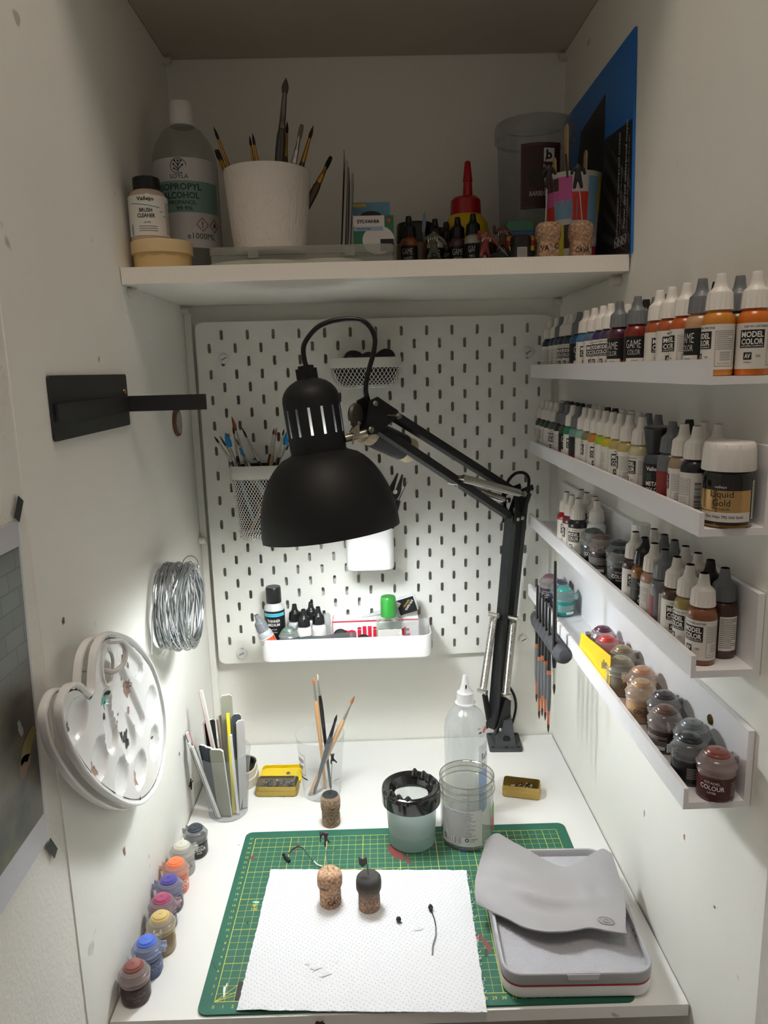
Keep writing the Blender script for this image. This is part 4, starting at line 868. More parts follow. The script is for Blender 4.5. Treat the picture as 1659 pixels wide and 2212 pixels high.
b = MB(); b.add([(-.014, -D2-.0012, .029), (.020, -D2-.0012, .029), (.018, -D2-.0030, .0245), (-.012, -D2-.0030, .0245), (-.014, -D2+.002, .0304), (.020, -D2+.002, .0304)], [(0, 3, 2, 1), (0, 1, 5, 4)], 0, False); b.build('finger_catch', GR, rim_)
b = MB()
for k in range(9): blob(b, (W2+.0012, random.uniform(-.08, .08), random.uniform(.018, .029)), (0, 1, 0), (0, 0, 1), .0010, .0007, 0)
for k in range(12): blob(b, (W2-.0045, random.uniform(-.07, .06), .0275), (0, 1, 0), (.5, 0, 1), .0020, .0008, 0)
b.build('dried_paint', mat((118, 52, 54), .6), t)
# foam sheet: real curled sheet, drawn from its outline points
t = thing('foam_sheet', 'limp grey foam sheet with curled corners draped over the palette box', 'foam sheet')
top = [(.4120, -.3830, .0640), (.4270, -.3735, .0670), (.4450, -.3790, .0590), (.4640, -.3840, .0500), (.4850, -.3920, .0400), (.5050, -.3980, .0350), (.5230, -.3990, .0410), (.5400, -.4000, .0530), (.5520, -.4030, .0610), (.5600, -.4120, .0600)]
bot = [(.3900, -.4460, .0290), (.4050, -.4700, .0360), (.4200, -.4850, .0385), (.4350, -.5000, .0400), (.4550, -.5120, .0440), (.4750, -.5130, .0440), (.4900, -.5090, .0420), (.5050, -.5080, .0430), (.5220, -.5160, .0450), (.5400, -.5215, .0455)]
TP, BT = cr(top, 4), cr(bot, 4); NU = len(TP); NV = 26; v = []; f = []
def sheet_pt(i, w_):
    a, c = TP[i], BT[i]; p = a.lerp(c, w_); u = i/(NU-1)
    floor_ = .0345+.006*abs(2*w_-1); s = math.sin(PI*w_)
    p.z = p.z*(1-.62*s)+floor_*.62*s
    p.z += 2.0*(.0030*math.exp(-(((u-.45)/.18)**2+((w_-.55)/.07)**2))-.0018*math.exp(-(((u-.45)/.2)**2+((w_-.68)/.06)**2))+.0024*math.exp(-(((u-.25)/.14)**2+((w_-.38)/.10)**2))-.0016*math.exp(-(((u-.62)/.1)**2+((w_-.35)/.12)**2))+.002*math.exp(-(((u-.72)/.09)**2+((w_-.62)/.10)**2))-.002*math.exp(-(((u-.80)/.06)**2+((w_-.40)/.12)**2))+.0018*math.exp(-(((u-.35)/.05)**2+((w_-.60)/.05)**2)))
    p.x += (-.006*math.sin(PI*w_)*(1-u)+.007*math.sin(PI*min(1, w_*1.1))*u)
    return p
for side in (0, 1):
    for j in range(NV+1):
        for i in range(NU): p = sheet_pt(i, j/NV); v.append((p.x, p.y, p.z+(.0009 if side == 0 else -.0009)))
n1 = (NV+1)*NU
for s_ in (0, 1):
    for j in range(NV):
        for i in range(NU-1): a = s_*n1+j*NU+i; q = (a, a+NU, a+NU+1, a+1); f.append(q if s_ == 0 else q[::-1])
per = [i for i in range(NU)]+[(j+1)*NU+NU-1 for j in range(NV)]+[NV*NU+i for i in range(NU-2, -1, -1)]+[j*NU for j in range(NV-1, 0, -1)]
for k in range(len(per)): a, c = per[k], per[(k+1) % len(per)]; f.append((a, c, c+n1, a+n1))
b = MB(); b.add(v, f, 0, True); b.build('foam', mat((156, 154, 155), .92, bump=.25, bscale=1600), t)
ce = sheet_pt(int(NU*.90), .90); b = MB(); Me = T(ce.x-.006, ce.y+.003, ce.z+.0016) @ RZ(-.35) @ RX(.10)
for rx, ry in ((.0088, .0052), (.0080, .0045)): b.tube([Me @ Vector((rx*math.cos(2*PI*k/24), ry*math.sin(2*PI*k/24), 0)) for k in range(24)], .00022, 4, closed=True)
for sx in (-1, 1): b.tube([Me @ Vector((sx*.0062, .0018, 0)), Me @ Vector((sx*.0040, -.0012, 0)), Me @ Vector((0, -.0030, 0))], .00022, 4)
b.tube([Me @ Vector((.0022*math.cos(2*PI*k/12), .0020*math.sin(2*PI*k/12), 0)) for k in range(12)], .0003, 4, closed=True); b.build('stamped_emblem', mat((128, 126, 130), .9), t)

# ------------------------------------------------------------------ cups, jar, bottle, tins at the back of the desk
def cup(loc, r0, r1, h, label, m, thk=.0008):
    t = thing('plastic_cup', label, 'cup', loc); b = MB()
    b.lathe([(r0-.0015, 0), (r0, .0015), (r0+(r1-r0)*.80, h*.80), (r0+(r1-r0)*.80+.0010, h*.805), (r1, h-.0015), (r1+.0009, h-.0008), (r1+.0009, h), (r1-.0004, h)], 56, 0, caps=(True, False))
    b.build('cup_wall', m, t); return t
MILKY = clear((226, 230, 234), .20, .25, .7)
cup((.0560, -.2000, 0), .0285, .0375, .1000, 'translucent plastic cup crammed with sanding sticks, back left of the desk', MILKY)
c2 = cup((.1935, -.1580, 0), .0285, .0368, .0985, 'clear plastic cup with printed box, holding four brushes', clear((240, 242, 244), .14, .12, .9))
b = MB(); R_ = .0345; K = mat((52, 54, 60), .5)
for a0, a1, z0, z1 in ((-2.95, -2.30, .0745, .0752), (-2.95, -2.30, .0430, .0437), (-2.31, -2.29, .0430, .0752)): b.patch(R_-.0009, a0, a1, z0, z1, 0)
text(b, 'GREEN', .0170, .0070, 0, cyl=(R_, -2.60, .0660), bold=.03); text(b, 'GIFT', .0150, .0070, 0, cyl=(R_-.0005, -2.60, .0545), bold=.03); b.patch(R_-.0020, -2.70, -2.20, .0360, .0385, 0); b.patch(R_-.001, -.9, -.6, .034, .0346, 0)
tag(b.build('printed_badge', K, c2), kind='stuff')
GC = 'brushes in the clear cup'
brush((.1868, -.1500, .1868), (.1985, -.1520, .0022), 'brush with natural wood handle and orange tip, leftmost in the clear cup', GC, (214, 164, 112), FERR, (190, 96, 40), .0036, .011, .026)
brush((.1932, -.1480, .1915), (.2060, -.1500, .0022), 'black handled brush with fine pale tip in the clear cup', GC, (16, 16, 17), FERR, (190, 180, 160), .0034, .010, .024)
brush((.2215, -.1660, .1330), (.1810, -.1640, .0022), 'short dark grey tapered brush with all black point, clear cup', GC, (70, 78, 84), mat((22, 22, 23), .5), (14, 14, 15), .0042, .014, .022)
brush((.2490, -.1560, .1575), (.1740, -.1660, .0022), 'brush with pale wooden handle leaning furthest right in the clear cup', GC, (206, 164, 120), FERR, (150, 84, 40), .0040, .014, .026)
# sanding sticks
def stick(a, c, w_, th, yaw, cols, label, name='sanding_stick', rnd=True):
    a = Vector(a); c = Vector(c); M = align(a, c) @ RZ(yaw); h = (c-a).length; t = thing(name, label, 'sanding stick', (0, 0, 0), (0, 0, 0), 'sanding sticks in the plastic cup'); t.matrix_world = M
    pr = [(-w_/2, 0), (w_/2, 0), (w_/2, h-.003), (w_/2-.003, h), (-w_/2+.003, h), (-w_/2, h-.003)] if rnd else [(-w_/2, 0), (w_/2, 0), (w_/2, h), (-w_/2, h)]
    b = MB(); b.loft([[(x, -th/2, z) for x, z in pr], [(x, th/2, z) for x, z in pr]], 0, smooth=False); b.build('core', mat(cols[0], .6), t)
    for s, k in ((-1, 1), (1, 2)):
        if len(cols) > k: b = MB(); b.loft([[(x, s*(th/2+.0001), z) for x, z in pr], [(x, s*(th/2+.0006), z) for x, z in pr]], 0, smooth=False); b.build('abrasive_face', mat(cols[k], .9, bump=.6, bscale=2500), t)
    return t
WH, SG, DG, BKK = (236, 236, 232), (150, 150, 134), (62, 70, 78), (26, 24, 24)
stick((.0540, -.2130, .003), (.0505, -.2250, .1150), .0195, .0028, .12, (WH, SG, SG), 'wide greenish grey sanding stick at the front of the cup')
stick((.0480, -.2080, .003), (.0385, -.2200, .1160), .0150, .0028, .15, (WH, DG, DG), 'dark sanding stick with white edge behind the greenish one')
stick((.0410, -.2040, .003), (.0300, -.2160, .1175), .0150, .0028, .2, (WH, DG, DG), 'dark sanding stick furthest left of the front three')
stick((.0620, -.1900, .003), (.0590, -.1760, .1750), .0170, .0034, .1, (WH, SG, SG), 'tall greenish grey sanding stick rising highest at the back')
stick((.0560, -.1840, .003), (.0480, -.1760, .1420), .0130, .0028, .3, ((170, 158, 146), (150, 136, 124)), 'brownish narrow sanding stick behind the tall straw')
stick((.0700, -.1980, .003), (.0740, -.1830, .1480), .0130, .0030, .5, (WH, DG, DG), 'slate sanding stick with white edge right of the yellow one')
stick((.0770, -.1950, .003), (.0800, -.1880, .1400), .0120, .0034, .9, (WH, BKK, (190, 188, 186)), 'black sanding stick at the right rim of the cup')
stick((.0380, -.1880, .003), (.0330, -.1840, .1400), .0170, .0036, -.2, (WH, BKK, BKK), 'coarse black sanding stick at the back left of the cup')
stick((.0660, -.2080, .003), (.0625, -.1870, .1510), .0046, .0030, 0, ((236, 222, 40),), 'bright yellow narrow sanding stick in the middle of the cup', rnd=False)
stick((.0720, -.2090, .003), (.0690, -.2090, .1280), .0040, .0040, .2, (WH,), 'thin white edged stick at the front right of the cup', rnd=False)
stick((.0520, -.1960, .003), (.0262, -.1880, .1885), .0050, .0045, .2, ((240, 236, 232), (206, 60, 76)), 'long white stick with red side sticking up on the left', rnd=False)
for k, (a, c, cl) in enumerate((((.0400, -.2100, .003), (.0060, -.2060, .1330), 'upper'), ((.0380, -.2040, .003), (.0040, -.2000, .1270), 'second'), ((.0420, -.2140, .003), (.0100, -.2130, .1200), 'third'), ((.0460, -.2170, .003), (.0150, -.2160, .1160), 'lowest'))):
    stick(a, c, .0050, .0042, .3, ((224, 224, 220), (70, 76, 80), (210, 110, 120) if k == 0 else (70, 76, 80)), 'thin square file leaning over the left rim, %s of the four' % cl, rnd=False)

# spill proof water cup
t = thing('spill_proof_cup', 'translucent ribbed water cup with black toothed lid', 'cup', (.3250, -.2870, .0028))
b = MB(); b.lathe([(.0290, 0), (.0312, .0015), (.0330, .030), (.0345, .0640)], 60, 0, None, lambda a, z, j: 1+.006*math.sin(30*a) if j > 0 else 1, caps=(True, False)); b.build('cup_wall', clear((224, 232, 230), .42, .25, .7), t)
b = MB(); b.lathe([(.0285, .0008), (.0318, .0020), (.0328, .0320)], 40, 0, caps=(True, True)); b.build('cloudy_water', clear((176, 198, 194), .55, .2, .6), t)
n_ = 72; v = []; f = []
def lidr(z, r, k, a):
    return r
P_ = [(.0352, .0590), (.0398, .0605), (.0402, .0780), (.0392, .0815), (.0370, .0825), (.0300, .0800), (.0240, .0700), (.0232, .0700)]
b = MB(); b.lathe(P_, 72, 0, caps=(False, False)); b.lathe([(.0350, .0590), (.0340, .0700), (.0232, .0700)], 48, 0, caps=(False, False)); b.build('lid', mat((14, 14, 15), .18, coat=.6), t)
for k, (a, hh) in enumerate(((1.35, .0115), (.95, .0105), (.60, .0095), (.28, .0080), (-2.55, .0110), (-2.15, .0100), (-1.75, .0095))):
    b = MB(); rg = []
    for q in range(6):
        s = q/5; rr_ = .0058*(1-s**1.4)+.0016; rg.append([(.0340+rr_*1.1*math.cos(2*PI*i/10)-.001*s, rr_*math.sin(2*PI*i/10), .0765+hh*s) for i in range(10)])
    b.loft(rg, 0, M=RZ(a)); b.build('lid_tooth', mat((14, 14, 15), .18, coat=.6), t)

# glass jar
t = thing('glass_jar', 'empty faceted glass jar with white ingredients label', 'jar', (.4015, -.2835, .0028))
def fac(a, z, j): return 1-.012*abs(math.sin(5*a)) if 2 <= j <= 4 else 1
b = MB(); J = [(.0300, 0), (.0340, .0015), (.0352, .0050), (.0362, .0300), (.0365, .0680), (.0360, .0720), (.0365, .0735), (.0385, .0750), (.0385, .0775), (.0365, .0795), (.0368, .0840), (.0376, .0850), (.0368, .0862), (.0370, .0905), (.0375, .0925), (.0362, .0940)]
b.lathe(J, 80, 0, None, fac, caps=(True, False)); b.lathe([(.0362, .0940), (.0350, .0930), (.0345, .0700), (.0338, .0060), (.0290, .0045)], 60, 0, caps=(False, True)); b.build('jar_glass', GLASS, t)
b = MB()
for zz, r, k in ((.0935, .0368, .0009), (.0850, .0372, .0005), (.0765, .0382, .0005), (.0015, .0335, .0009)): b.tube([(r*math.cos(2*PI*i/60), r*math.sin(2*PI*i/60), zz) for i in range(60)], k, 6, closed=True)
b.build('jar_thread', clear((164, 166, 156), .40, .05, 2.0), t)
b = MB(); R_ = .0369; b.patch(R_, -2.75, -1.12, .0085, .0610, 0, seg=14)
for q in range(17): b.patch(R_+.0001, -2.66+.015*q, -1.35-random.random()*.25, .0560-.0021*q, .0566-.0021*q, 1, seg=6)
text(b, 'PATE CREMEUSE AU LAIT', .034, .0016, 1, cyl=(R_+.0001, -2.05, .0585), bold=.02)
for q in range(40):
    if random.random() < .62: b.patch(R_+.0001, -2.66+.019*q, -2.66+.019*q+.010, .0125, .0215, 1, seg=1)
text(b, '229220', .013, .0022, 1, cyl=(R_+.0001, -2.15, .0107)); b.lathe([(.0028, 0), (.0014, 0)], 16, 1, RZ(-1.70) @ T(R_+.0002, 0, .0185) @ RY(PI/2), caps=(False, False)); text(b, 'COLRUYT', .0100, .0022, 1, cyl=(R_+.0001, -1.44, .0192), bold=.03); text(b, 'GROUP', .0070, .0018, 1, cyl=(R_+.0001, -1.50, .0163))
b.patch(R_, -.45, .15, .0350, .0520, 2); b.patch(R_, -.45, .15, .0180, .0350, 3)
b.build('jar_label', [mat((214, 214, 212), .5), mat((70, 70, 72), .6), mat((110, 176, 48), .5), mat((196, 40, 44), .5)], t)

# crumpled water bottle with dropper nozzle
t = thing('water_bottle', 'clear plastic water bottle with white nozzle cap behind the glass jar', 'bottle', (.4095, -.2130, .0010))
b = MB(); Q = [(.0250, 0), (.0300, .003), (.0306, .020), (.0300, .05), (.0306, .08), (.0305, .128), (.0290, .140), (.0240, .151), (.0170, .158), (.0115, .162), (.0112, .168), (.0100, .172)]
b.lathe(Q, 56, 0, None, lambda a, z, j: 1+.010*math.sin(3*a+z*90)*(1 if 1 < j < 6 else 0), caps=(True, False)); b.build('bottle_wall', clear((224, 230, 232), .27, .07, 1.8), t)
b = MB(); b.lathe([(.0145, .1660), (.0150, .1675), (.0125, .1690), (.0122, .1800), (.0118, .1830), (.0085, .1855), (.0058, .1935), (.0035, .2070), (.0028, .2090)], 48, 0, None, lambda a, z, j: 1+(.012*(1 if math.sin(20*a) > 0 else -1) if 2 <= j <= 3 else 0)); b.build('nozzle_cap', clear((240, 240, 240), .70, .3, .7), t)
b = MB(); b.patch(.0309, -1.05, -.1, .006, .072, 0, seg=6); b.patch(.0309, -1.05, -.1, .072, .112, 1, seg=6); text(b, 'ReNu', .0200, .0110, 2, cyl=(.0311, -.55, .0930), bold=.02); text(b, 'W', .009, .008, 2, cyl=(.0311, -.75, .0790), bold=.02); text(b, 'BAUSCH', .0120, .0028, 3, cyl=(.0311, -.60, .1050)); b.build('label_print', [clear((110, 150, 220), .7, .3, .6), clear((236, 238, 240), .5, .3, .6), mat((52, 52, 70), .5), mat((60, 150, 160), .5)], t)
b = MB()
for a, zz, rx, ry, mi in ((-.62, .1330, .0048, .0055, 0), (-.95, .1315, .0030, .0018, 1), (-1.0, .1375, .0032, .0006, 1)): r = .0308 if zz < .135 else .0298; blob(b, (r*math.cos(a), r*math.sin(a), zz), (-math.sin(a), math.cos(a), 0), (.2*math.cos(a), .2*math.sin(a), 1), rx, ry, mi, 12, .15)
for a in (-1.68, -1.50): b.tube([(.0066*math.cos(a), .0066*math.sin(a), .1870), (.0060*math.cos(a+.1), .0060*math.sin(a+.1), .1960)], .0006, 5, 1)
b.build('pen_mark', [mat((206, 44, 44), .4), mat((40, 34, 36), .5)], t)
b = MB()
for k in range(30): a = random.uniform(-2.8, -.4); zz = random.uniform(.02, .14); b.ball((.0304*math.cos(a), .0304*math.sin(a), zz), random.uniform(.0004, .0011), 6)
tag(b.build('water_drops', clear((250, 250, 250), .1, .03, 2.0), t), kind='stuff')

# tins
def tin(loc, rot, w_, d, h, label, col, rc=.006, step=.6):
    t = thing('tin_box', label, 'tin', loc, (0, 0, rot)); m = mat(col, .34, .75); b = MB()
    def rg(k, z): return ring(rrect(-w_/2-k, w_/2+k, -d/2-k, d/2+k, rc+k, 5), z)
    b.loft([rg(-.001, 0), rg(0, .001), rg(0, h*step), rg(-.0011, h*step+.0004), rg(-.0011, h), rg(-.0018, h), rg(-.0018, .0015)], 0, (True, True)); b.build('tin_body', m, t); return t
def junk(t, n, w_, d, z0, z1, m, name='loose_bits', seed=1):
    rnd = random.Random(seed); b = MB()
    for k in range(n):
        M = T(rnd.uniform(-w_/2, w_/2), rnd.uniform(-d/2, d/2), rnd.uniform(z0, z1)) @ Matrix.Rotation(rnd.uniform(0, 6), 4, Vector((rnd.random(), rnd.random(), rnd.random()))); s = rnd.uniform(.0009, .0022)
        if k % 3: b.box(-s*rnd.uniform(1, 3), s*2, -s*.6, s*.6, -s*.5, s*.5, k % len(m), M)
        else: b.ball((0, 0, 0), s, 7, k % len(m), (1, .8, 1.3)) if False else b.lathe([(s*.2, -s), (s, 0), (s*.3, s)], 7, k % len(m), M)
    tag(b.build(name, m, t), kind='stuff')
tt = tin((.4990, -.1815, .0005), -.28, .0570, .0300, .0180, 'small open gold tin of miniature scraps beside the glass jar', (172, 148, 84))
junk(tt, 60, .040, .016, .004, .0125, [MINI, mat((62, 66, 74), .4, .4), mat((196, 166, 140), .6), mat((30, 30, 34), .5)], seed=3)
tt = tin((.1235, -.1500, .0005), -.06, .0660, .0340, .0160, 'gold tin with clear plastic insert in front of the yellow lid', (168, 146, 76), .007, .55)
b = MB(); bx = [(-.0290, -.0140), (.0290, -.0140), (.0290, .0140), (-.0290, .0140)]; b.loft([ring(bx, .004), ring(bx, .0300)], 0, (True, False), smooth=False)
b.build('clear_insert', CLEAR, tt); junk(tt, 70, .050, .022, .006, .0150, [mat((66, 66, 68), .4, .3), mat((110, 110, 112), .3, .5), mat((30, 30, 32), .5)], seed=5)
t = thing('yellow_tin_tray', 'yellow lined tin lid lying open behind the gold tin', 'lid', (.1255, -.1135, .0030), (.16, 0, -.03))
b = MB(); b.loft([ring(rrect(-.0330, .0330, -.0200, .0200, .007), 0), ring(rrect(-.0335, .0335, -.0205, .0205, .0075), .0065), ring(rrect(-.0325, .0325, -.0195, .0195, .007), .0065), ring(rrect(-.0322, .0322, -.0192, .0192, .007), .0010)], 0, (True, True)); b.build('lid_tray', mat((236, 206, 20), .4), t)
b = MB(); b.loft([ring([(.012*math.cos(a)-.012, -.006+.006*math.sin(a)) for a in [2*PI*k/16 for k in range(16)]], .0013), ring([(.011*math.cos(a)-.012, -.006+.005*math.sin(a)) for a in [2*PI*k/16 for k in range(16)]], .0017)], 0); b.lathe([(.0035, .0013), (.0030, .0020)], 12, 0, T(.010, .006, 0)); b.build('debris', mat((86, 80, 60), .6), t)
t = thing('oval_tin', 'cream oval tin full of black rubber parts behind the plastic cup', 'tin', (.0460, -.1150, .0005), (0, 0, -.03))
b = MB(); ov = lambda k, z: ring(rrect(-.0415-k, .0415+k, -.0325-k, .0325+k, .024+k, 8), z)
b.loft([ov(-.001, 0), ov(0, .0012), ov(0, .0140), ov(-.0014, .0146), ov(-.0014, .0270), ov(-.0026, .0275), ov(-.0030, .0160)], 0, (True, True)); b.build('tin_body', mat((222, 216, 200), .4), t)
b = MB(); b.loft([ov(-.0031, .0165), ov(-.0031, .0258), ov(-.0060, .0262), ov(-.0080, .0180)], 0, (False, True)); b.build('black_lining', mat((14, 14, 15), .35), t)
junk(t, 40, .060, .040, .019, .024, [mat((18, 18, 19), .3), mat((34, 34, 36), .3)], seed=8)
t = thing('bent_scrap', 'tiny black bent part stuck to the left wall beside the cup', 'miniature', (.0022, -.1990, .0420)); b = MB(); b.tube([(.001, -.008, .0045), (.001, -.001, .008), (.001, .004, .005), (.001, .010, .0035)], .0012, 6); b.tube([(.001, .004, .005), (.001, -.001, -.004)], .0012, 6); b.tube([(.001, -.001, .008), (.001, .003, .0115)], .0010, 6); b.build('bent_part', MINI, t)

# ------------------------------------------------------------------ things hung on the pegboard (built in world space)
def bd(x): return -.0191-.0025+.0275*(x-.0182)     # front face of the board at world x
# steel tray
t = thing('hanging_tray', 'shallow white metal tray of bottles and glue hooked low on the pegboard', 'tray')
yb = bd(.24)-.001; yf = -.104
def tr(k, z, r=.016): return ring(rrect(.1035+k, .3725-k, yf+k, yb-k*.3, r-k*.6, 6), z)
b = MB(); b.loft([tr(.002, .1930), tr(0, .1950), tr(0, .2290), tr(.0004, .2300), tr(.0018, .2300), tr(.0018, .1955)], 0, (True, True)); b.build('tray_shell', WHITE_P, t)
ZT = .1956
t = thing('thinner_bottle', 'tall thinner medium bottle with black flip cap in the hanging tray', 'bottle', (.1200, -.0500, ZT))
b = MB(); b.lathe([(.0140, 0), (.0163, .0015), (.0165, .066), (.0155, .0740), (.0118, .0790), (.0115, .0820)], 36); b.build('bottle_body', mat((206, 210, 210), .3), t)
b = MB(); b.lathe([(.0122, .0805), (.0124, .0820), (.0122, .1040), (.0110, .1065)], 36); b.build('flip_cap', CAPK, t)
b = MB(); R_ = .0167; b.patch(R_, -1.45, 1.6, .004, .0690, 0, seg=14); b.patch(R_+.0001, -1.1, 1.2, .0600, .0655, 1, seg=8); text(b, '100% ACRYLIC RESIN', .024, .002, 0, cyl=(R_+.0002, 0, .0628)); text(b, 'THINNER', .0215, .0046, 2, cyl=(R_+.0002, 0, .0530), bold=.02); text(b, 'MEDIUM', .0195, .0046, 2, cyl=(R_+.0002, 0, .0465), bold=.02); text(b, '73.524', .008, .0020, 2, cyl=(R_+.0002, 0, .0390)); text(b, 'vallejo', .010, .0024, 2, cyl=(R_+.0002, 0, .0340)); b.build('label_print', [BLACK, mat((84, 196, 222), .5), PRINTW], t, rot=(0, 0, -1.55))
GT = 'small black capped bottles in the hanging tray'
def mini_drop(x, y, label, body, lab, name, top=(228, 228, 226)):
    t = dropper((x, y, ZT), 'black', '', body, None, 0, label, GT, scale=1.0)
    b = MB(); r = BR+.0002; b.patch(r, -PI, PI, .005, .038, 0, seg=24)
    if lab == 'k': b.patch(r+.0001, -1.5, 1.5, .005, .034, 1, seg=8); b.patch(r+.0002, -1.1, 1.2, .0290, .0325, 2, seg=6); text(b, name[0], .0150, .0034, 3, cyl=(r+.0002, 0, .0235), bold=.03); text(b, name[1], .0140, .0034, 3, cyl=(r+.0002, 0, .0185), bold=.03)
    else: text(b, 'Vallejo', .0150, .0036, 1, cyl=(r+.0001, 0, .0280), bold=.02); lines(b, r+.0001, -.9, .9, .008, .024, 8, 4)
    b.build('label_print', [LBLW, BLACK, mat((84, 196, 222), .5), PRINTW, GREYINK], t, rot=(0, 0, -1.6))
mini_drop(.1530, -.0520, 'black capped dropper with blue banded label right of the thinner bottle', (196, 200, 202), 'k', ('MATT', 'VARNISH'))
mini_drop(.1700, -.0800, 'black capped plastic putty dropper in front of its neighbours in the tray', (232, 232, 230), 'k', ('PLASTIC', 'PUTTY'))
mini_drop(.1790, -.0440, 'black capped dropper furthest back in the hanging tray', (226, 226, 224), 'k', ('GLOSS', 'VARNISH'))
mini_drop(.1925, -.0700, 'white labelled black capped dropper next to the clear tube', (228, 228, 226), 'w', ('', ''))
dropper((.1235, -.0870, ZT+.002), 'grey', '', (176, 180, 184), None, 0, 'grey capped bottle leaning left out of the tray, orange and white label', 'leaning bottle', tilt=(.05, -.36, 0))
lb = MB(); lb.patch(BR+.0002, -PI, PI, .005, .038, 0, seg=24); lb.patch(BR+.0003, -.1, 1.5, .004, .036, 1, seg=6); text(lb, 'GAME', .010, .005, 0, cyl=(BR+.0004, .6, .027)); lines(lb, BR+.0003, -1.4, -.2, .008, .035, 14, 2)
lb.build('label_print', [LBLW, mat((206, 74, 40), .5), GREYINK], [o for o in bpy.data.objects if o.name.startswith('dropper_bottle') and o.parent is None][-1], rot=(0, 0, -1.6))
pot((.1460, -.0850, ZT+.006), (60, 66, 62), 'grey green lidded paint pot at the left front of the hanging tray', 'pot in tray', .042, 1.0, -1.5, lab=(26, 30, 28), dome=(96, 118, 104), fine=True)
t = thing('clear_tube', 'small clear tube with frosted cap behind the plastic strip', 'tube', (.2052, -.0600, ZT)); b = MB(); b.lathe([(.0052, 0), (.0054, .001), (.0054, .046)], 18, caps=(True, False)); b.build('tube_wall', MILKY, t); b = MB(); b.lathe([(.0060, .0440), (.0060, .0580), (.0050, .0600)], 18); b.build('tube_cap', clear((220, 222, 222), .6, .2, .6), t)
t = thing('putty_box', 'white and red cardboard putty box lying at the back of the tray', 'box', (.2840, -.0440, ZT+.002))
b = MB(); b.box(-.0700, .0700, -.0160, .0150, 0, .0450); b.build('box_carton', mat((238, 236, 234), .55), t)
b = MB(); yy = -.0162; RD = 0
for x0, x1, z0, z1 in ((-.0700, .0700, .0430, .0450), (-.0700, -.0690, 0, .0450)): b.add([(x0, yy, z0), (x1, yy, z0), (x1, yy, z1), (x0, yy, z1)], [(0, 1, 2, 3)], 0, False)
b.add([(-.0700, -.0160, .0452), (.0700, -.0160, .0452), (.0700, -.0150, .0452), (-.0700, -.0150, .0452)], [(0, 1, 2, 3)], 0, False); b.add([(-.0700, -.0160, .0452), (-.0690, -.0160, .0452), (-.0690, .0150, .0452), (-.0700, .0150, .0452)], [(0, 1, 2, 3)], 0, False)
text(b, 'milliput', .1150, .0250, 0, M=T(-.0020, yy-.0001, .0230) @ RX(PI/2), bold=.035)
for k in range(4): b.add([(-.045+.02*k, -.012, .0453), (-.030+.02*k, -.012, .0453), (-.030+.02*k, -.008, .0453), (-.045+.02*k, -.008, .0453)], [(0, 1, 2, 3)], 1, False)
b.build('red_print', [mat((190, 26, 52), .5), mat((210, 206, 204), .5)], t)
t = thing('liquid_cement_bottle', 'square glass bottle with bright green cap and text label in the tray', 'bottle', (.3050, -.0800, ZT))
b = MB(); sq = lambda k, z, r=.005: ring(rrect(-.0205+k, .0205-k, -.0170+k, .0170-k, r, 4), z); b.loft([sq(.001, 0), sq(0, .002), sq(0, .0520), sq(.002, .0570), sq(.008, .0610, .007), sq(.009, .0640, .007)], 0, (True, False)); b.build('bottle_glass', clear((226, 238, 230), .12, .05, 1.3), t)
b = MB(); b.loft([sq(.002, .002), sq(.0015, .0500)], 0); b.build('cement_liquid', clear((232, 242, 236), .10, .1, .6), t)
b = MB(); b.lathe([(.0125, .0610), (.0128, .0625), (.0125, .0860), (.0118, .0920), (.0110, .0930)], 40, 0, None, lambda a, z, j: 1+.01*(1 if math.sin(18*a) > 0 else -1)); b.build('green_cap', mat((44, 128, 50), .3), t)
b = MB(); yy = -.0172; b.add([(-.0185, yy, .006), (.0195, yy, .006), (.0195, yy, .0440), (-.0185, yy, .0440)], [(0, 1, 2, 3)], 0, False); b.add([(-.0185, yy-.0001, .006), (-.0172, yy-.0001, .006), (-.0172, yy-.0001, .044), (-.0185, yy-.0001, .044)], [(0, 1, 2, 3)], 1, False)
for k in range(15): z = .0415-.0023*k; e = random.uniform(0, .004); b.add([(-.0160, yy-.0001, z), (.0180-e, yy-.0001, z), (.0180-e, yy-.0001, z+.0008), (-.0160, yy-.0001, z+.0008)], [(0, 1, 2, 3)], 2, False)
b.build('label_print', [LBLW, mat((70, 160, 60), .5), mat((150, 146, 144), .6)], t)
t = thing('plastic_glue_bottle', 'black labelled plastic glue bottle lying on the box, long nozzle left', 'glue bottle', (.3400, -.0430, .2640)); Mg = RY(-PI/2-.28)
b = MB(); b.lathe([(.0120, -.0130), (.0140, -.0120), (.0142, .0200), (.0120, .0240), (.0070, .0270)], 28, 0, Mg @ Matrix.Diagonal((1, .62, 1, 1))); b.build('bottle_body', mat((206, 210, 212), .3), t)
b = MB(); b.lathe([(.0090, .0250), (.0095, .0330), (.0050, .0390), (.0038, .0440), (.0030, .0550), (.0016, .0840)], 20, 0, Mg); b.build('nozzle', clear((226, 230, 232), .6, .25, .7), t)
b = MB(); Ml = Mg @ T(0, 0, 0) @ RX(0); 
b.add([Mg @ Vector(p) for p in ((-.0130, -.0090, -.0100), (.0130, -.0090, -.0100), (.0130, -.0090, .0190), (-.0130, -.0090, .0190))], [(0, 1, 2, 3)], 0, False)
Mt = T(0, -.0092, 0) @ RY(-.28-PI/2+PI) @ RX(PI/2)
for s, W, H, dx, dy, mi in (("CITADEL'S"[:7], .016, .003, .0, .0045, 2), ('PLASTIC GLUE', .020, .0036, 0, -.0005, 1)): text(b, s, W, H, mi, M=T(0, -.0093, 0) @ RY(.28-PI/2+.3) @ RX(PI/2) @ T(0, dy+.001, 0), bold=.03)
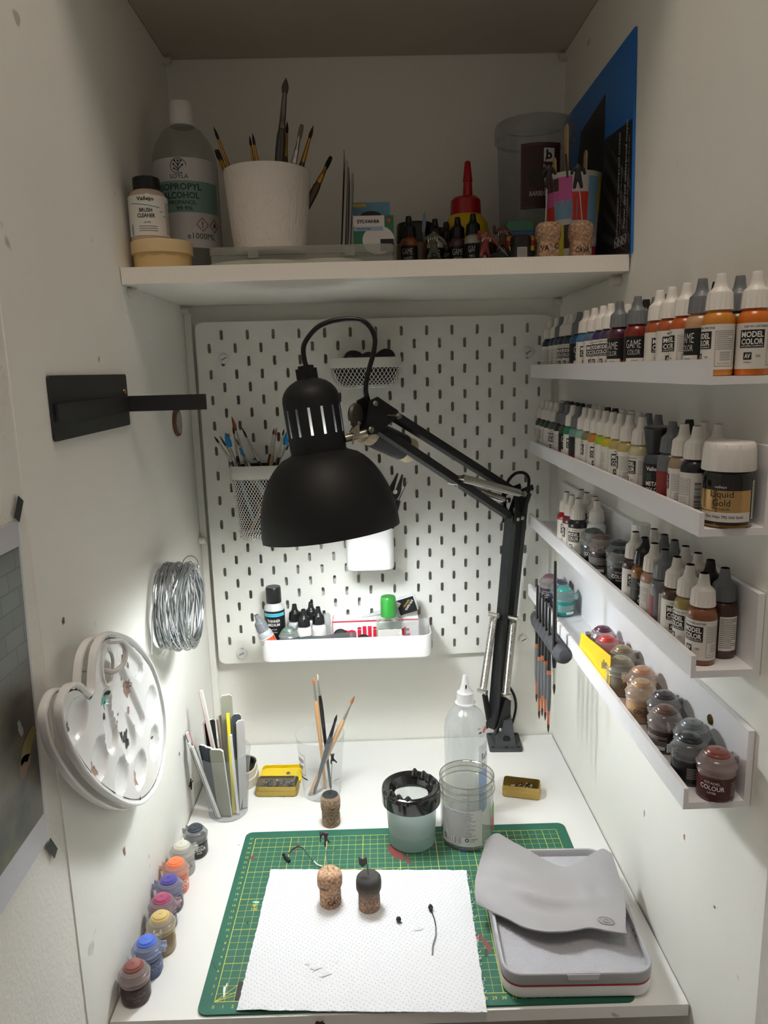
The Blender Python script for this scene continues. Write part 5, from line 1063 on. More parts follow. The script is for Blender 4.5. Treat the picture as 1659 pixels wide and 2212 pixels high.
b.add([Mg @ Vector(p) for p in ((.0010, -.0092, .0180), (.0065, -.0092, .0125), (.0120, -.0092, .0180), (.0065, -.0092, .0235))], [(0, 1, 2, 3)], 1, False)
b.build('label_print', [BLACK, PRINTW, mat((190, 150, 60), .5)], t)
t = thing('clear_case', 'small clear plastic box with orange tag at the right end of the tray', 'box', (.3490, -.0830, ZT))
b = MB(); b.loft([ring(rrect(-.0195, .0195, -.0150, .0150, .002, 2), z) for z in (0, .0500)], 0, (True, True), smooth=False); b.build('case_wall', CLEAR, t)
b = MB(); b.box(-.0090, .0110, -.0156, -.0152, .0080, .0260); b.build('orange_tag', mat((226, 118, 34), .5), t)
b = MB(); b.box(-.0040, .0070, -.0159, -.0157, .0110, .0205); b.build('blank_panel', mat((228, 226, 222), .5), t)
junk(t, 24, .030, .020, .003, .012, [mat((150, 150, 150), .3, .6), mat((30, 30, 32), .4)], seed=12)
t = thing('plastic_strip', 'folded dark see-through plastic strip along the tray front', 'plastic strip', (.2080, -.0960, ZT+.004), (0, -.03, 0))
b = MB(); v = []; 
for i in range(13):
    x = -.046+.092*i/12; v += [(x, .002*math.sin(i*1.3), 0), (x, .003*math.sin(i*.9)+.001, .0320+.004*(i/12))]
b.add(v, [(2*i, 2*i+2, 2*i+3, 2*i+1) for i in range(12)], 0, True); b.build('strip_film', clear((112, 115, 118), .82, .15, 1.0), t)
for x, y, z, lab in ((.2270, -.0800, ZT+.0290, 'black round lens cap tucked behind the plastic strip'), (.2640, -.0890, ZT+.0220, 'black round lens cap lying right of the plastic strip')):
    t = thing('lens_disc', lab, 'cap', (x, y, z), (.9, .15, 0), 'black lens caps in the tray'); b = MB(); b.lathe([(.0105, -.0045), (.0115, -.0035), (.0115, .0030), (.0098, .0045), (.0098, .0038), (.0001, .0038)], 28); b.build('cap_disc', mat((18, 18, 19), .6, spec=.2), t)

# wire mesh holders
def mesh_wall(mb, rings_fn, n, m, r, mi=0):
    """diamond lattice of thin wires over a surface: rings_fn(u in 0..1 round, w in 0..1 down)"""
    for s in (-1, 1):
        for k in range(n):
            pts = [rings_fn((k/n+s*j/(2*n)) % 1.0, j/m) for j in range(m+1)]; mb.tube(pts, r, 3, mi, caps=False)
def loop_pt(poly, u):
    P_ = [Vector((x, y)) for x, y in poly]; L = [(P_[(i+1) % len(P_)]-P_[i]).length for i in range(len(P_))]; d = u*sum(L)
    for i, l in enumerate(L):
        if d <= l: return P_[i].lerp(P_[(i+1) % len(P_)], d/l)
        d -= l
    return P_[0]
t = thing('mesh_brush_cup', 'white wire mesh cup full of brushes on the pegboard, left of the lamp', 'brush cup')
def mc(k): return rrect(.0690+k, .1560-k, -.1000+k*.6, bd(.11)-.0015-k*.15, .022-k*.4, 6)
b = MB(); b.loft([ring(mc(0.0006), .4840), ring(mc(0), .4850), ring(mc(0), .5035), ring(mc(.0008), .5045), ring(mc(.0018), .5035), ring(mc(.0018), .4850)], 0, (False, False)); b.build('rim_band', mat((226, 226, 218), .45), t)
def cupf(u, w_):
    k = .0010+.0075*w_+(.006*max(0, (w_-.90)/.10)**2); z = .4845-.0950*w_; p = loop_pt(mc(k), u); return Vector((p.x, p.y, z))
lp = [p for p in mc(.0045) if p[1] > -.0830]; lp2 = [p for p in mc(.0140) if p[1] > -.0800]
b = MB(); A_ = [(x, y, .4860) for x, y in lp]; m_l = min(len(lp), len(lp2))
srt = lambda P_: sorted(P_, key=lambda p: math.atan2(p[0]-.1125, -(p[1]+.0840)+.2))
LL = [(.0750, -.0800), (.0742, -.0500), (.0800, -.0290), (.0950, -.0235), (.1300, -.0225), (.1450, -.0280), (.1510, -.0480), (.1505, -.0800)]
b.loft([[(.1125+(x-.1125)*.90, y, .3905) for x, y in LL], [(x, y, .5000) for x, y in LL]], 0, (False, False), closed=False); b.build('added_dark_sheet', mat((13, 13, 14), .6), t)  # dark sheet added inside the cup, so the mesh shows black behind it
b = MB(); mesh_wall(b, cupf, 62, 26, .00060); b.loft([ring(mc(.0125), .3892), ring(mc(.0150), .3888)], 0, (True, True)); b.tube([cupf(i/60, 1.0) for i in range(60)], .0010, 5, closed=True)
tag(b.build('wire_mesh', mat((232, 232, 226), .45), t), kind='stuff')
for x in (.1110, .1260):
    b = MB(); b.tube([(x, -.0700, .3900), (x, -.0705, .3800), (x+.001, -.0705, .3740)], .0010, 6); b.build('hanging_pin', STEEL, t)
GP = 'brushes and colour shapers in the mesh cup'
def pb(tip, rim, label, y=-.060, dy=0.0, **k):
    tip = Vector((tip[0], y+dy, tip[1])); rim = Vector((rim[0], y, rim[1])); d = (rim-tip).normalized()
    L0 = min(.150, (tip.z-.397)/max(.3, -d.z)); e = tip+d*L0; e.x = min(max(e.x, .084), .146); e.y = min(max(e.y, -.085), -.036)
    return brush(tip, e, label, GP, **k)
SH = dict(handle=(150, 190, 196), ferr=FERR, hair=(36, 140, 206), R=.0036, fl=.024, hl=.022, hair_r=.0040)
pb((.0449, .548), (.0660, .5133), 'thin brush with tiny black point leaning furthest left in the mesh cup', -.062, handle=(14, 14, 15), hair=(16, 16, 18), fl=.034, hl=.012)
pb((.0518, .5478), (.0725, .5098), 'brown pointed round brush second from the left in the mesh cup', -.055, handle=(14, 14, 15), hair=(96, 70, 54), fl=.024, hl=.018)
pb((.0638, .5538), (.0735, .5152), 'blue silicone cone shaper at the left of the mesh cup', -.070, **SH)
pb((.0719, .5636), (.0755, .5097), 'black handled brush with dark tip behind the blue cone', -.048, handle=(14, 14, 15), hair=(36, 26, 22), fl=.034, hl=.014)
pb((.0717, .5773), (.0885, .5071), 'tallest brush with orange bristles and clear sleeve in the mesh cup', -.052, handle=(196, 150, 104), hair=(150, 80, 44), fl=.048, hl=.022, hair_r=.0024)
pb((.0881, .5616), (.1139, .5053), 'dark brown pointed brush with long chrome ferrule leaning right', -.066, handle=(14, 14, 15), hair=(54, 34, 24), fl=.040, hl=.018)
pb((.0860, .5308), (.1010, .5046), 'blue silicone wedge shaper at the front of the mesh cup', -.080, **{**SH, 'flat': True, 'hl': .014})
pb((.0800, .5450), (.0960, .5046), 'silver ferruled brush with tan hair in the middle of the mesh cup', -.074, handle=(170, 130, 90), hair=(120, 92, 60), fl=.034, hl=.012)
pb((.1358, .557), (.1255, .5051), 'thin black handled brush right of the gap in the mesh cup', -.050, handle=(14, 14, 15), hair=(70, 60, 50), fl=.030, hl=.010)
pb((.1409, .559), (.1300, .505), 'wooden handled brush with fine orange tip near the lamp', -.060, handle=(198, 156, 110), hair=(176, 84, 40), fl=.030, hl=.013)
pb((.1530, .5565), (.1400, .5046), 'black handled detail brush close to the lamp neck', -.066, handle=(14, 14, 15), hair=(60, 44, 34), fl=.034, hl=.010)
pb((.1570, .5532), (.1490, .5181), 'blue tipped shaper partly hidden by the lamp neck', -.052, **SH)
pb((.1600, .534), (.1460, .5053), 'tan wooden brush half hidden behind the lamp', -.075, handle=(190, 146, 104), hair=(60, 44, 34), fl=.028, hl=.010)

t = thing('mesh_basket', 'low white wire mesh basket of black discs high on the pegboard', 'basket')
def mb_(k): return rrect(.2268+k, .3345-k, -.1000+k*.8, bd(.28)-.0015-k*.05, .024-k*.25, 7)
b = MB(); b.loft([ring(mb_(.0008), .6450), ring(mb_(0), .6460), ring(mb_(0), .6590), ring(mb_(.0008), .6598), ring(mb_(.0018), .6590), ring(mb_(.0018), .6460)], 0, (False, False)); b.build('rim_band', mat((226, 226, 218), .45), t)
def bkf(u, w_):
    a = w_*PI/2; k = .0012+.028*(1-math.cos(a))**1.0*.62; z = .6460-.0300*math.sin(a)**.9; p = loop_pt(mb_(k), u); return Vector((p.x, p.y, z))
b = MB(); b.loft([ring(mb_(.0040), .6575), ring(mb_(.0055), .6400), ring(mb_(.0120), .6260), ring(mb_(.0200), .6195)], 0, (False, True)); b.build('added_dark_sheet', mat((13, 13, 14), .6), t)  # basket gets a dark inner shell too, added to blacken the mesh gaps
b = MB(); mesh_wall(b, bkf, 54, 10, .00060); P_ = mb_(.0188); b.tube([bkf(i/60, 1.0) for i in range(60)], .0009, 5, closed=True)
for k in range(1, 14): x = .2268+.0188+k*.0050; b.tube([(x, -.084, .6160), (x+.003, -.025, .6160)], .0004, 3)
tag(b.build('wire_mesh', mat((232, 232, 226), .45), t), kind='stuff')
for k, (x, y, z, a, c) in enumerate(((.2480, -.078, .6540, .35, -.45), (.2640, -.070, .6590, .8, .25), (.2860, -.075, .6540, 1.1, .1), (.3100, -.070, .6590, .9, -.5), (.2560, -.056, .638, .2, .1), (.2960, -.060, .640, .3, -.1), (.278, -.062, .628, .1, 0))):
    q = thing('gaming_disc', 'black round plastic base in the mesh basket, %s' % ('leaning at the far left', 'second from the left, tilted', 'middle one standing tallest', 'rightmost, tilted to the right', 'lying underneath on the left', 'lying underneath on the right', 'bottom of the heap')[k], 'miniature base', (x, y, z), (a, c, 0), 'black bases in the mesh basket')
    b = MB(); b.lathe([(.0160, -.0018), (.0150, .0018), (.0138, .0020)], 30); b.build('base_disc', mat((17, 17, 18), .35), q)

# white container, half behind the lamp shade
t = thing('white_container', 'smooth white plastic container on the pegboard behind the lamp shade', 'container')
def wc(k): return rrect(.2408+k, .3170-k, -.0900+k, bd(.28)-.0015-k*.1, .016-k*.5, 6)
b = MB(); b.loft([ring(wc(.006), .3325), ring(wc(.0015), .3345), ring(wc(.0008), .3390), ring(wc(0), .4330), ring(wc(.0015), .4330), ring(wc(.0025), .3400)], 0, (True, True)); b.build('container_shell', mat((240, 240, 238), .3), t)
t = thing('side_cutters', 'black side cutters with blue grip sticking out of the white container', 'cutters', (0, 0, 0))
c0 = Vector((.3090, -.070, .425)); tip = Vector((.3290, -.066, .4820)); M = align(c0, tip) @ RZ(-1.45); h = (tip-c0).length
b = MB()
for s in (-1, 1): b.loft([[(s*x+s*.0005, y, z) for x, y in ((0, -.0022), (w_, -.0018), (w_, .0018), (0, .0022))][::s] for z, w_ in ((h*.30, .0055), (h*.50, .0080), (h*.62, .0072), (h*.80, .0042), (h, .0012))], 0, M=M @ RY(.05*s), smooth=False)
b.lathe([(.0036, -.0040), (.0040, -.0030), (.0040, .0030), (.0036, .0040)], 16, 1, M @ T(0, 0, h*.52) @ RX(PI/2)); b.build('jaw_blades', [mat((36, 38, 40), .35, .6), STEEL], t)
b = MB()
for s in (-1, 1): b.tube([M @ Vector((s*.0035, 0, h*.36)), M @ Vector((s*.0080, 0, h*.15)), M @ Vector((s*.0090, 0, -.02)), M @ Vector((s*.0070, 0, -.055))], [.0030, .0042, .0040, .0034], 8)
b.build('blue_grips', mat((30, 52, 170), .4), t)
t = thing('needle_tool', 'thin needle in a black holder leaning out of the white container', 'tool', (0, 0, 0)); b = MB(); b.cyl((.3130, -.082, .4000), (.3250, -.084, .4430), .0042, .0036, 10); b.build('holder', BLACK, t); b = MB(); b.tube([(.3250, -.084, .4430), (.3390, -.086, .4720)], [.0008, .0003], 5); b.build('needle', mat((60, 60, 62), .4, .5), t)

# ------------------------------------------------------------------ left wall
PX = .0315
OUT = [(-.5817, .374), (-.5753, .3887), (-.5647, .4019), (-.5427, .4069), (-.5102, .3968), (-.462, .3693), (-.4149, .3266), (-.3902, .2821), (-.3835, .2379), (-.4014, .2002), (-.4387, .1873), (-.484, .1962), (-.528, .2228), (-.5767, .265), (-.6122, .3046), (-.6411, .3485), (-.6486, .3726), (-.6464, .3874), (-.6284, .395), (-.6060, .3870), (-.5900, .3720), (-.5850, .3700)]
def closed_cr(P_, n=4):
    m = len(P_); V = [Vector(p) for p in P_]; o = []
    for i in range(m):
        p0, p1, p2, p3 = V[i-1], V[i], V[(i+1) % m], V[(i+2) % m]
        for k in range(n): t_ = k/n; o.append(.5*((2*p1)+(p2-p0)*t_+(2*p0-5*p1+4*p2-p3)*t_*t_+(3*p1-p0-3*p2+p3)*t_**3))
    return o
OC = closed_cr(OUT, 4); cx = sum(p.x for p in OC)/len(OC); cz = sum(p.y for p in OC)/len(OC)
def inset(P_, d):
    o = []; m = len(P_)
    for i in range(m):
        t_ = (P_[(i+1) % m]-P_[i-1]).normalized(); o.append(P_[i]+Vector((t_.y, -t_.x))*d)
    return o
def in_poly(pt, poly):
    c = False; j = len(poly)-1
    for i in range(len(poly)):
        if (poly[i].y > pt[1]) != (poly[j].y > pt[1]) and pt[0] < (poly[j].x-poly[i].x)*(pt[1]-poly[i].y)/(poly[j].y-poly[i].y)+poly[i].x: c = not c
        j = i
    return c
# wells: (y, z, ry, rz, depth)
def E2(y, z): return (y, z)
WELLS = [(-.6180, .3600, .0235, .0185), (-.5800, .3020, .0215, .0200), (-.5330, .2570, .0200, .0190), (-.4800, .2330, .0205, .0200), (-.4270, .2350, .0180, .0195), (-.4240, .2820, .0200, .0190)]
SLOTS = [((-.5520, .3420), (-.5450, .3030), .0150), ((-.5200, .3350), (-.5000, .2730), .0180), ((-.5100, .3500), (-.4640, .2780), .0130), ((-.5000, .3750), (-.4520, .3330), .0110)]
HOLE = (-.5420, .3740, .0135, .0155)
def seg_d(p, a, c):
    ax, ay = a; cx_, cy_ = c; dx, dy = cx_-ax, cy_-ay; t_ = max(0, min(1, ((p[0]-ax)*dx+(p[1]-ay)*dy)/(dx*dx+dy*dy))); return math.hypot(p[0]-ax-dx*t_, p[1]-ay-dy*t_), t_
def well_depth(y, z):
    d = 0
    for wy, wz, ry, rz in WELLS:
        q = ((y-wy)/ry)**2+((z-wz)/rz)**2
        if q < 1: d = max(d, .0070*(1-q)**.6)
    for a, c, hw in SLOTS:
        q, _ = seg_d((y, z), a, c)
        if q < hw: d = max(d, .0045*min(1, (1-q/hw)*3.5))
    e = math.hypot((y-HOLE[0])/HOLE[2], (z-HOLE[1])/HOLE[3])
    if e < 1.25: d = min(d, -.0012*(1-(abs(e-1.12)/.13)) if e > 1 else 0)
    return d
def palette(px, dy, dz, label, full):
    t = thing('paint_palette', label, 'palette', (0, dy, dz), (0, 0, 0), 'plastic palettes on the hook'); b = MB()
    prof = [(0.0, px-.0060), (-.0006, px-.0040), (0.0, px+.0002), (.0012, px+.0012), (.0028, px+.0008), (.0040, px-.0016)]
    rings = []
    for ins, x in prof: rings.append([(x, p.x, p.y) for p in inset(OC, ins)])
    b.loft(rings, 0, (False, False)); mats = [mat((240, 240, 238), .25, coat=.3)]
    IN = inset(OC, .0040)
    if full:
        st = .0019; ny = int(.29/st); nz = int(.24/st); idx = {}; v = []; f = []
        for i in range(ny):
            for j in range(nz):
                y, z = -.660+i*st, .175+j*st
                if in_poly((y, z), IN) and math.hypot((y-HOLE[0])/HOLE[2], (z-HOLE[1])/HOLE[3]) > .97: idx[(i, j)] = len(v); v.append((px-.0016-well_depth(y, z), y, z))
        for (i, j) in idx:
            if all(k in idx for k in ((i+1, j), (i, j+1), (i+1, j+1))): f.append((idx[(i, j)], idx[(i+1, j)], idx[(i+1, j+1)], idx[(i, j+1)]))
        b.add(v, f, 0, True)
        b.tube([(px-.0010, HOLE[0]+(HOLE[2]+.001)*math.cos(2*PI*k/32), HOLE[1]+(HOLE[3]+.001)*math.sin(2*PI*k/32)) for k in range(32)], .0017, 6, closed=True)
        # skirt that closes the little gap between the dished face and the rim
        b.loft([[(px-.0016, p.x, p.y) for p in IN], [(px-.0016, p.x, p.y) for p in inset(OC, .0064)]], 0, (False, False))
    b.build('palette_tray', mats, t); return t
tp = palette(PX, 0, 0, 'white kidney shaped paint palette with dried paint, in front on the hook', True)
palette(PX-.0120, -.0030, -.0030, 'second white palette hanging behind the paint stained one', False)
b = MB()
PT = lambda y, z: (PX-.0016-well_depth(y, z)+.0004, y, z)
def pblob(y, z, ry, rz, mi, jag=.4, n=14):
    c = Vector(PT(y, z)); v = [c]
    for i in range(n):
        a = 2*PI*i/n; k = 1+random.uniform(-jag, jag); v.append(Vector(PT(y+ry*k*math.cos(a), z+rz*k*math.sin(a))))
    b.add(v, [(0, 1+i, 1+(i+1) % n) for i in range(n)], mi, True)
for a in [(-.6250, .3560, .0035, .0042, 0), (-.5500, .3290, .0030, .0032, 0), (-.5150, .2890, .0050, .0062, 0), (-.5020, .2820, .0062, .0068, 0), (-.4990, .2730, .0050, .0040, 0), (-.5200, .3080, .0016, .0018, 0), (-.5160, .3140, .0012, .0012, 0), (-.5480, .3440, .0060, .0040, 1), (-.5440, .3380, .0050, .0040, 4), (-.5320, .4020, .0022, .0020, 0), (-.5230, .4010, .0022, .0020, 0), (-.5000, .3830, .0034, .0034, 2),
          (-.4870, .3620, .0036, .0038, 0), (-.4750, .3480, .0030, .0028, 3), (-.4960, .3420, .0018, .0018, 3), (-.5420, .3480, .0028, .0026, 0), (-.4880, .3310, .0060, .0060, 3), (-.4850, .3220, .0046, .0050, 3), (-.4860, .3030, .0028, .0040, 3), (-.4820, .2870, .0022, .0034, 3), (-.5900, .2990, .0070, .0055, 3), (-.5840, .2920, .0052, .0060, 3), (-.4860, .2360, .0085, .0070, 3), (-.4840, .2270, .0070, .0080, 3), (-.4830, .2450, .0040, .0060, 3), (-.4560, .3270, .0014, .0014, 0), (-.4280, .2350, .0012, .0045, 0), (-.4180, .2370, .0022, .0016, 0), (-.4250, .2500, .0010, .0010, 0), (-.4240, .2880, .0007, .0007, 0), (-.4900, .2060, .0022, .0024, 0), (-.5160, .2160, .0012, .0012, 0)]:
    pblob(*a)
tag(b.build('dried_paint', [mat((38, 38, 40), .4), mat((52, 150, 130), .35), mat((44, 92, 78), .4), mat((156, 126, 110), .5), mat((190, 224, 216), .4)], tp), kind='stuff')
b = MB(); b.tube(cr([(.0005, -.5440, .3740), (.0260, -.5440, .3720), (.0350, -.5390, .3685), (.0400, -.5270, .3710), (.0410, -.5210, .3820), (.0400, -.5260, .3930), (.0370, -.5350, .3970), (.0345, -.5440, .4000)], 6), .0026, 8); tag(b.build('wall_hook', mat((214, 212, 206), .35)), 'curved white hook holding the two palettes on the left wall', 'hook')

# coil of wire
t = thing('wire_coil', 'large coil of silvery aluminium wire hanging on the left wall', 'wire coil'); rnd = random.Random(4); b = MB(); pts = []
nt_ = 46
PRM = []
for k in range(nt_+1):
    x = .006+.040*(.5-.5*math.cos(k*.83)); PRM.append((x, .0590+rnd.uniform(-.0080, .0020)-.005*abs(x-.026)/.02, rnd.uniform(.97, 1.04), rnd.uniform(-.007, .007), rnd.uniform(-.003, .003), rnd.uniform(0, 6.28), rnd.uniform(-.003, .003)))
for k in range(nt_):
    for q in range(32):
        u = q/32; x, r, e, tx, ty, ph, dz = [p0_*(1-u)+p1_*u for p0_, p1_ in zip(PRM[k], PRM[k+1])]; a = 2*PI*u
        pts.append((max(.0022, x+tx*math.sin(a)+ty*math.cos(a*2+ph)), -.266+r*e*math.cos(a), .3430-(r-.059)*.3+dz+r*(2-e)*math.sin(a)))
b.tube(pts, .00088, 5)
b.tube([(.0480, -.250+.0090*math.cos(2*PI*k/20), .3980+.0200*math.sin(2*PI*k/20)) for k in range(20)], .0007, 5, closed=True) if False else None
tag(b.build('coiled_wire', mat((196, 200, 204), .22, 1.0), t), kind='stuff')
b = MB(); b.tube([(.0400+.0110*math.cos(2*PI*k/22), -.2480+.006*math.sin(2*PI*k/22), .3920+.0130*math.sin(2*PI*k/22)) for k in range(22)], .0008, 5, closed=True); b.build('binding_loop', STEEL, t)
b = MB(); b.tube(cr([(.0100, -.3100, .375), (.0080, -.3260, .3500), (.0080, -.3330, .325), (.0070, -.3350, .3050)], 6), .0009, 5); b.build('loose_end', mat((196, 200, 204), .22, 1.0), t)
# bracket
t = thing('wall_bracket', 'matt black steel bracket with arm sticking out of the left wall', 'bracket')
KB = mat((34, 35, 36), .5); b = MB(); M = T(.0004, 0, 0) @ Matrix(((0, 0, 1, 0), (1, 0, 0, 0), (0, 1, 0, 0), (0, 0, 0, 1)))
b.prism(rrect(-.5352, -.3235, .5857, .6440, .0035, 4), 0, .0022, 0, M); b.build('back_plate', KB, t)
b = MB(); b.box(.0030, .0055, -.5300, -.3220, .6035, .6190); b.box(.0030, .0930, -.3245, -.3220, .6010, .6190) ; b.build('arm', KB, t)
b = MB(); b.lathe([(.0032, 0), (.0030, .0014), (.0012, .0018)], 14, 0, T(.0028, -.3360, .6245) @ RY(PI/2)); b.build('screw', mat((170, 140, 70), .3, 1.0), t)
# round cork disc half behind the arm
b = MB(); b.lathe([(.0190, 0), (.0200, .0006), (.0195, .0040), (.0160, .0046)], 30, 0, T(.0004, -.1080, .5730) @ RY(PI/2)); b.lathe([(.0158, .0047), (.0001, .0047)], 24, 1, T(.0004, -.1080, .5730) @ RY(PI/2), caps=(False, False))
tag(b.build('felt_disc', [mat((120, 84, 58), .9, bump=.8, bscale=1500), mat((170, 160, 152), .9, var=.3, vscale=300)]), 'round worn brown felt disc stuck to the left wall below the bracket arm', 'felt disc')
# poster
t = thing('wall_poster', 'unframed poster with white border, dark blurry print, taped to the left wall', 'poster')
b = MB(); y0, y1, z0, z1 = -.900, -.6170, .2350, .5350; xx = .0006
b.add([(xx, y0, z0+.012), (xx, y1-.016, z0+.024), (xx, y1, z1-.004), (xx, y0, z1-.004), (xx-.0005, y0, z0+.012), (xx-.0005, y1-.016, z0+.024), (xx-.0005, y1, z1-.004), (xx-.0005, y0, z1-.004)], [(3, 2, 1, 0), (4, 5, 6, 7), (0, 1, 5, 4), (1, 2, 6, 5), (2, 3, 7, 6), (3, 0, 4, 7)], 0, False); b.build('poster_paper', mat((206, 205, 212), .4), t)
def poster_mat():
    m, t_, p, N, L = nt('poster_print'); p.inputs['Roughness'].default_value = .35
    tc = N.new('ShaderNodeTexCoord'); sp = N.new('ShaderNodeSeparateXYZ'); L.new(tc.outputs['Object'], sp.inputs[0])
    cb_ = N.new('ShaderNodeCombineXYZ'); L.new(sp.outputs['Y'], cb_.inputs[0]); L.new(sp.outputs['Z'], cb_.inputs[1])
    br = N.new('ShaderNodeTexBrick'); br.inputs['Scale'].default_value = 1; br.inputs['Brick Width'].default_value = .030; br.inputs['Row Height'].default_value = .0150; br.inputs['Mortar Size'].default_value = .0011; br.inputs['Mortar Smooth'].default_value = 1
    br.inputs['Color1'].default_value = (*lin((92, 98, 92)), 1); br.inputs['Color2'].default_value = (*lin((104, 110, 103)), 1); br.inputs['Mortar'].default_value = (*lin((70, 76, 72)), 1); L.new(cb_.outputs[0], br.inputs['Vector'])
    n = N.new('ShaderNodeTexNoise'); n.inputs['Scale'].default_value = 28; n.inputs['Detail'].default_value = 4; L.new(cb_.outputs[0], n.inputs['Vector'])
    r = N.new('ShaderNodeValToRGB'); e = r.color_ramp.elements; e[0].position = .3; e[0].color = (*lin((46, 46, 44)), 1); e[1].position = .75; e[1].color = (*lin((106, 100, 96)), 1); x = e.new(.6); x.color = (*lin((92, 84, 60)), 1); L.new(n.outputs['Fac'], r.inputs[0])
    mr = N.new('ShaderNodeMapRange'); mr.inputs['From Min'].default_value = .395; mr.inputs['From Max'].default_value = .425; L.new(sp.outputs['Z'], mr.inputs['Value'])
    mx = N.new('ShaderNodeMix'); mx.data_type = 'RGBA'; L.new(mr.outputs[0], mx.inputs[0]); L.new(r.outputs[0], mx.inputs[6]); L.new(br.outputs['Color'], mx.inputs[7]); L.new(mx.outputs[2], p.inputs['Base Color']); return m
b = MB(); b.add([(xx+.0002, y0, z0+.042), (xx+.0002, y1-.0180, z0+.050), (xx+.0002, y1-.0045, z1-.024), (xx+.0002, y0, z1-.024)], [(3, 2, 1, 0)], 0, False); b.build('poster_image', poster_mat(), t)
b = MB()
for y, z, ry, rz, mi in ((-.648, .352, .016, .007, 0), (-.656, .340, .012, .008, 1), (-.655, .372, .003, .009, 2)): blob(b, (xx+.0004, y, z), (0, .9, .5), (0, -.4, .9), ry, rz, mi, 13, .3)
b.build('printed_shape', [mat((124, 112, 60), .5), mat((122, 98, 78), .5), mat((150, 150, 150), .5)], t)
for y, z, a, w_, h_, lab in ((-.6150, .5400, .95, .0190, .0095, 'black tape square on the top corner of the poster'), (-.6290, .2480, -1.05, .0200, .0085, 'narrow black tape piece below the poster corner')):
    b = MB(); M = T(.0013, y, z) @ RX(a); b.box(0, .0003, -w_/2, w_/2, -h_/2, h_/2, 0, M); tag(b.build('tape_piece', mat((28, 29, 29), .55, var=.4, vscale=300)), lab, 'tape', 'black tape holding the poster')

# ------------------------------------------------------------------ things on the upper shelf
t = thing('round_tub', 'cream screw lid tub with faceted base under the brush cleaner, left end of shelf', 'tub', (.0395, -.2600, ZS))
b = MB(); oc = [(.0335*math.cos(PI/12+2*PI*k/12), .0335*math.sin(PI/12+2*PI*k/12)) for k in range(12)]; b.loft([ring([(x*.97, y*.97) for x, y in oc], 0), ring(oc, .002), ring([(x*1.02, y*1.02) for x, y in oc], .0200)], 0, smooth=False); b.build('tub_base', mat((216, 184, 128), .5), t)
b = MB(); b.lathe([(.0358, .0185), (.0362, .0200), (.0362, .0320), (.0350, .0330)], 48); b.build('tub_lid', mat((226, 198, 150), .45), t)
t = thing('brush_cleaner_bottle', 'small round white labelled brush cleaner bottle with black cap on the cream tub', 'bottle', (.0275, -.2620, ZS+.0332))
b = MB(); b.lathe([(.0210, 0), (.0225, .0015), (.0225, .0480), (.0200, .0545), (.0150, .0585)], 40); b.build('bottle_body', mat((186, 166, 148), .25, coat=.4), t)
b = MB(); b.lathe([(.0156, .0560), (.0158, .0570), (.0155, .0715), (.0145, .0725)], 48, 0, None, lambda a, z, j: 1+.008*(1 if math.sin(20*a) > 0 else -1)); b.build('cap', CAPK, t)
b = MB(); R_ = .0228; b.patch(R_, -PI, PI, .0050, .0500, 0, seg=30); text(b, 'Vallejo', .0200, .0056, 1, cyl=(R_+.0001, -.05, .0450), bold=.03); text(b, 'BRUSH', .0150, .0046, 1, cyl=(R_+.0001, -.05, .0330), bold=.03); text(b, 'CLEANER', .0210, .0046, 1, cyl=(R_+.0001, -.05, .0270), bold=.03); text(b, '28.900', .0075, .0018, 1, cyl=(R_+.0001, 0, .0195)); lines(b, R_+.0001, -.45, .5, .0090, .0165, 3, 2, th=.0008)
for k in range(10): a = -.85+.19*k; zz = .0410-.0006*k-(.004*max(0, k-7)); b.patch(R_+.0001, a, a+.19, zz-.0006, zz+.0002, 3, seg=1)
lines(b, R_+.0001, 1.05, 1.9, .0070, .0440, 16, 1, th=.0006); b.patch(R_+.0001, -.95, -.85, .006, .018, 3, seg=1)
b.build('label_print', [LBLW, INK, GREYINK, mat((40, 140, 150), .5)], t, rot=(0, 0, -1.40))
t = thing('alcohol_bottle', 'one litre clear isopropyl alcohol bottle with white ribbed cap on the shelf', 'bottle', (.0565, -.1800, ZS))
b = MB(); b.lathe([(.0370, 0), (.0400, .003), (.0405, .010), (.0405, .1420), (.0395, .1500), (.0350, .1640), (.0250, .1790), (.0165, .1850), (.0140, .1870), (.0135, .1920)], 60, caps=(True, False)); b.build('bottle_wall', clear((196, 200, 196), .22, .06, 1.3), t)
b = MB(); b.lathe([(.0380, .004), (.0396, .010), (.0396, .1400)], 48); b.build('alcohol', clear((190, 196, 190), .16, .1, .6), t)
b = MB(); b.lathe([(.0152, .1860), (.0156, .1880), (.0150, .1895), (.0150, .1905), (.0154, .1915), (.0148, .2120), (.0135, .2140)], 60, 0, None, lambda a, z, j: 1+(.015*(1 if math.sin(24*a) > 0 else -1) if j >= 4 and j < 6 else 0)); b.build('cap', mat((230, 228, 224), .4), t)
b = MB(); R_ = .0408; b.patch(R_, -1.9, 1.75, .0340, .1400, 0, seg=24); b.patch(R_+.0001, -1.5, 1.12, .0760, .1130, 1, seg=16)
text(b, 'SOYLA', .0230, .0050, 2, cyl=(R_+.0001, -.20, .1180)); b.tube([((R_+.0002)*math.cos(-.2+.0098*math.cos(2*PI*k/24)/R_), (R_+.0002)*math.sin(-.2+.0098*math.cos(2*PI*k/24)/R_), .1300+.0088*math.sin(2*PI*k/24)) for k in range(21)], .0004, 4, 2)
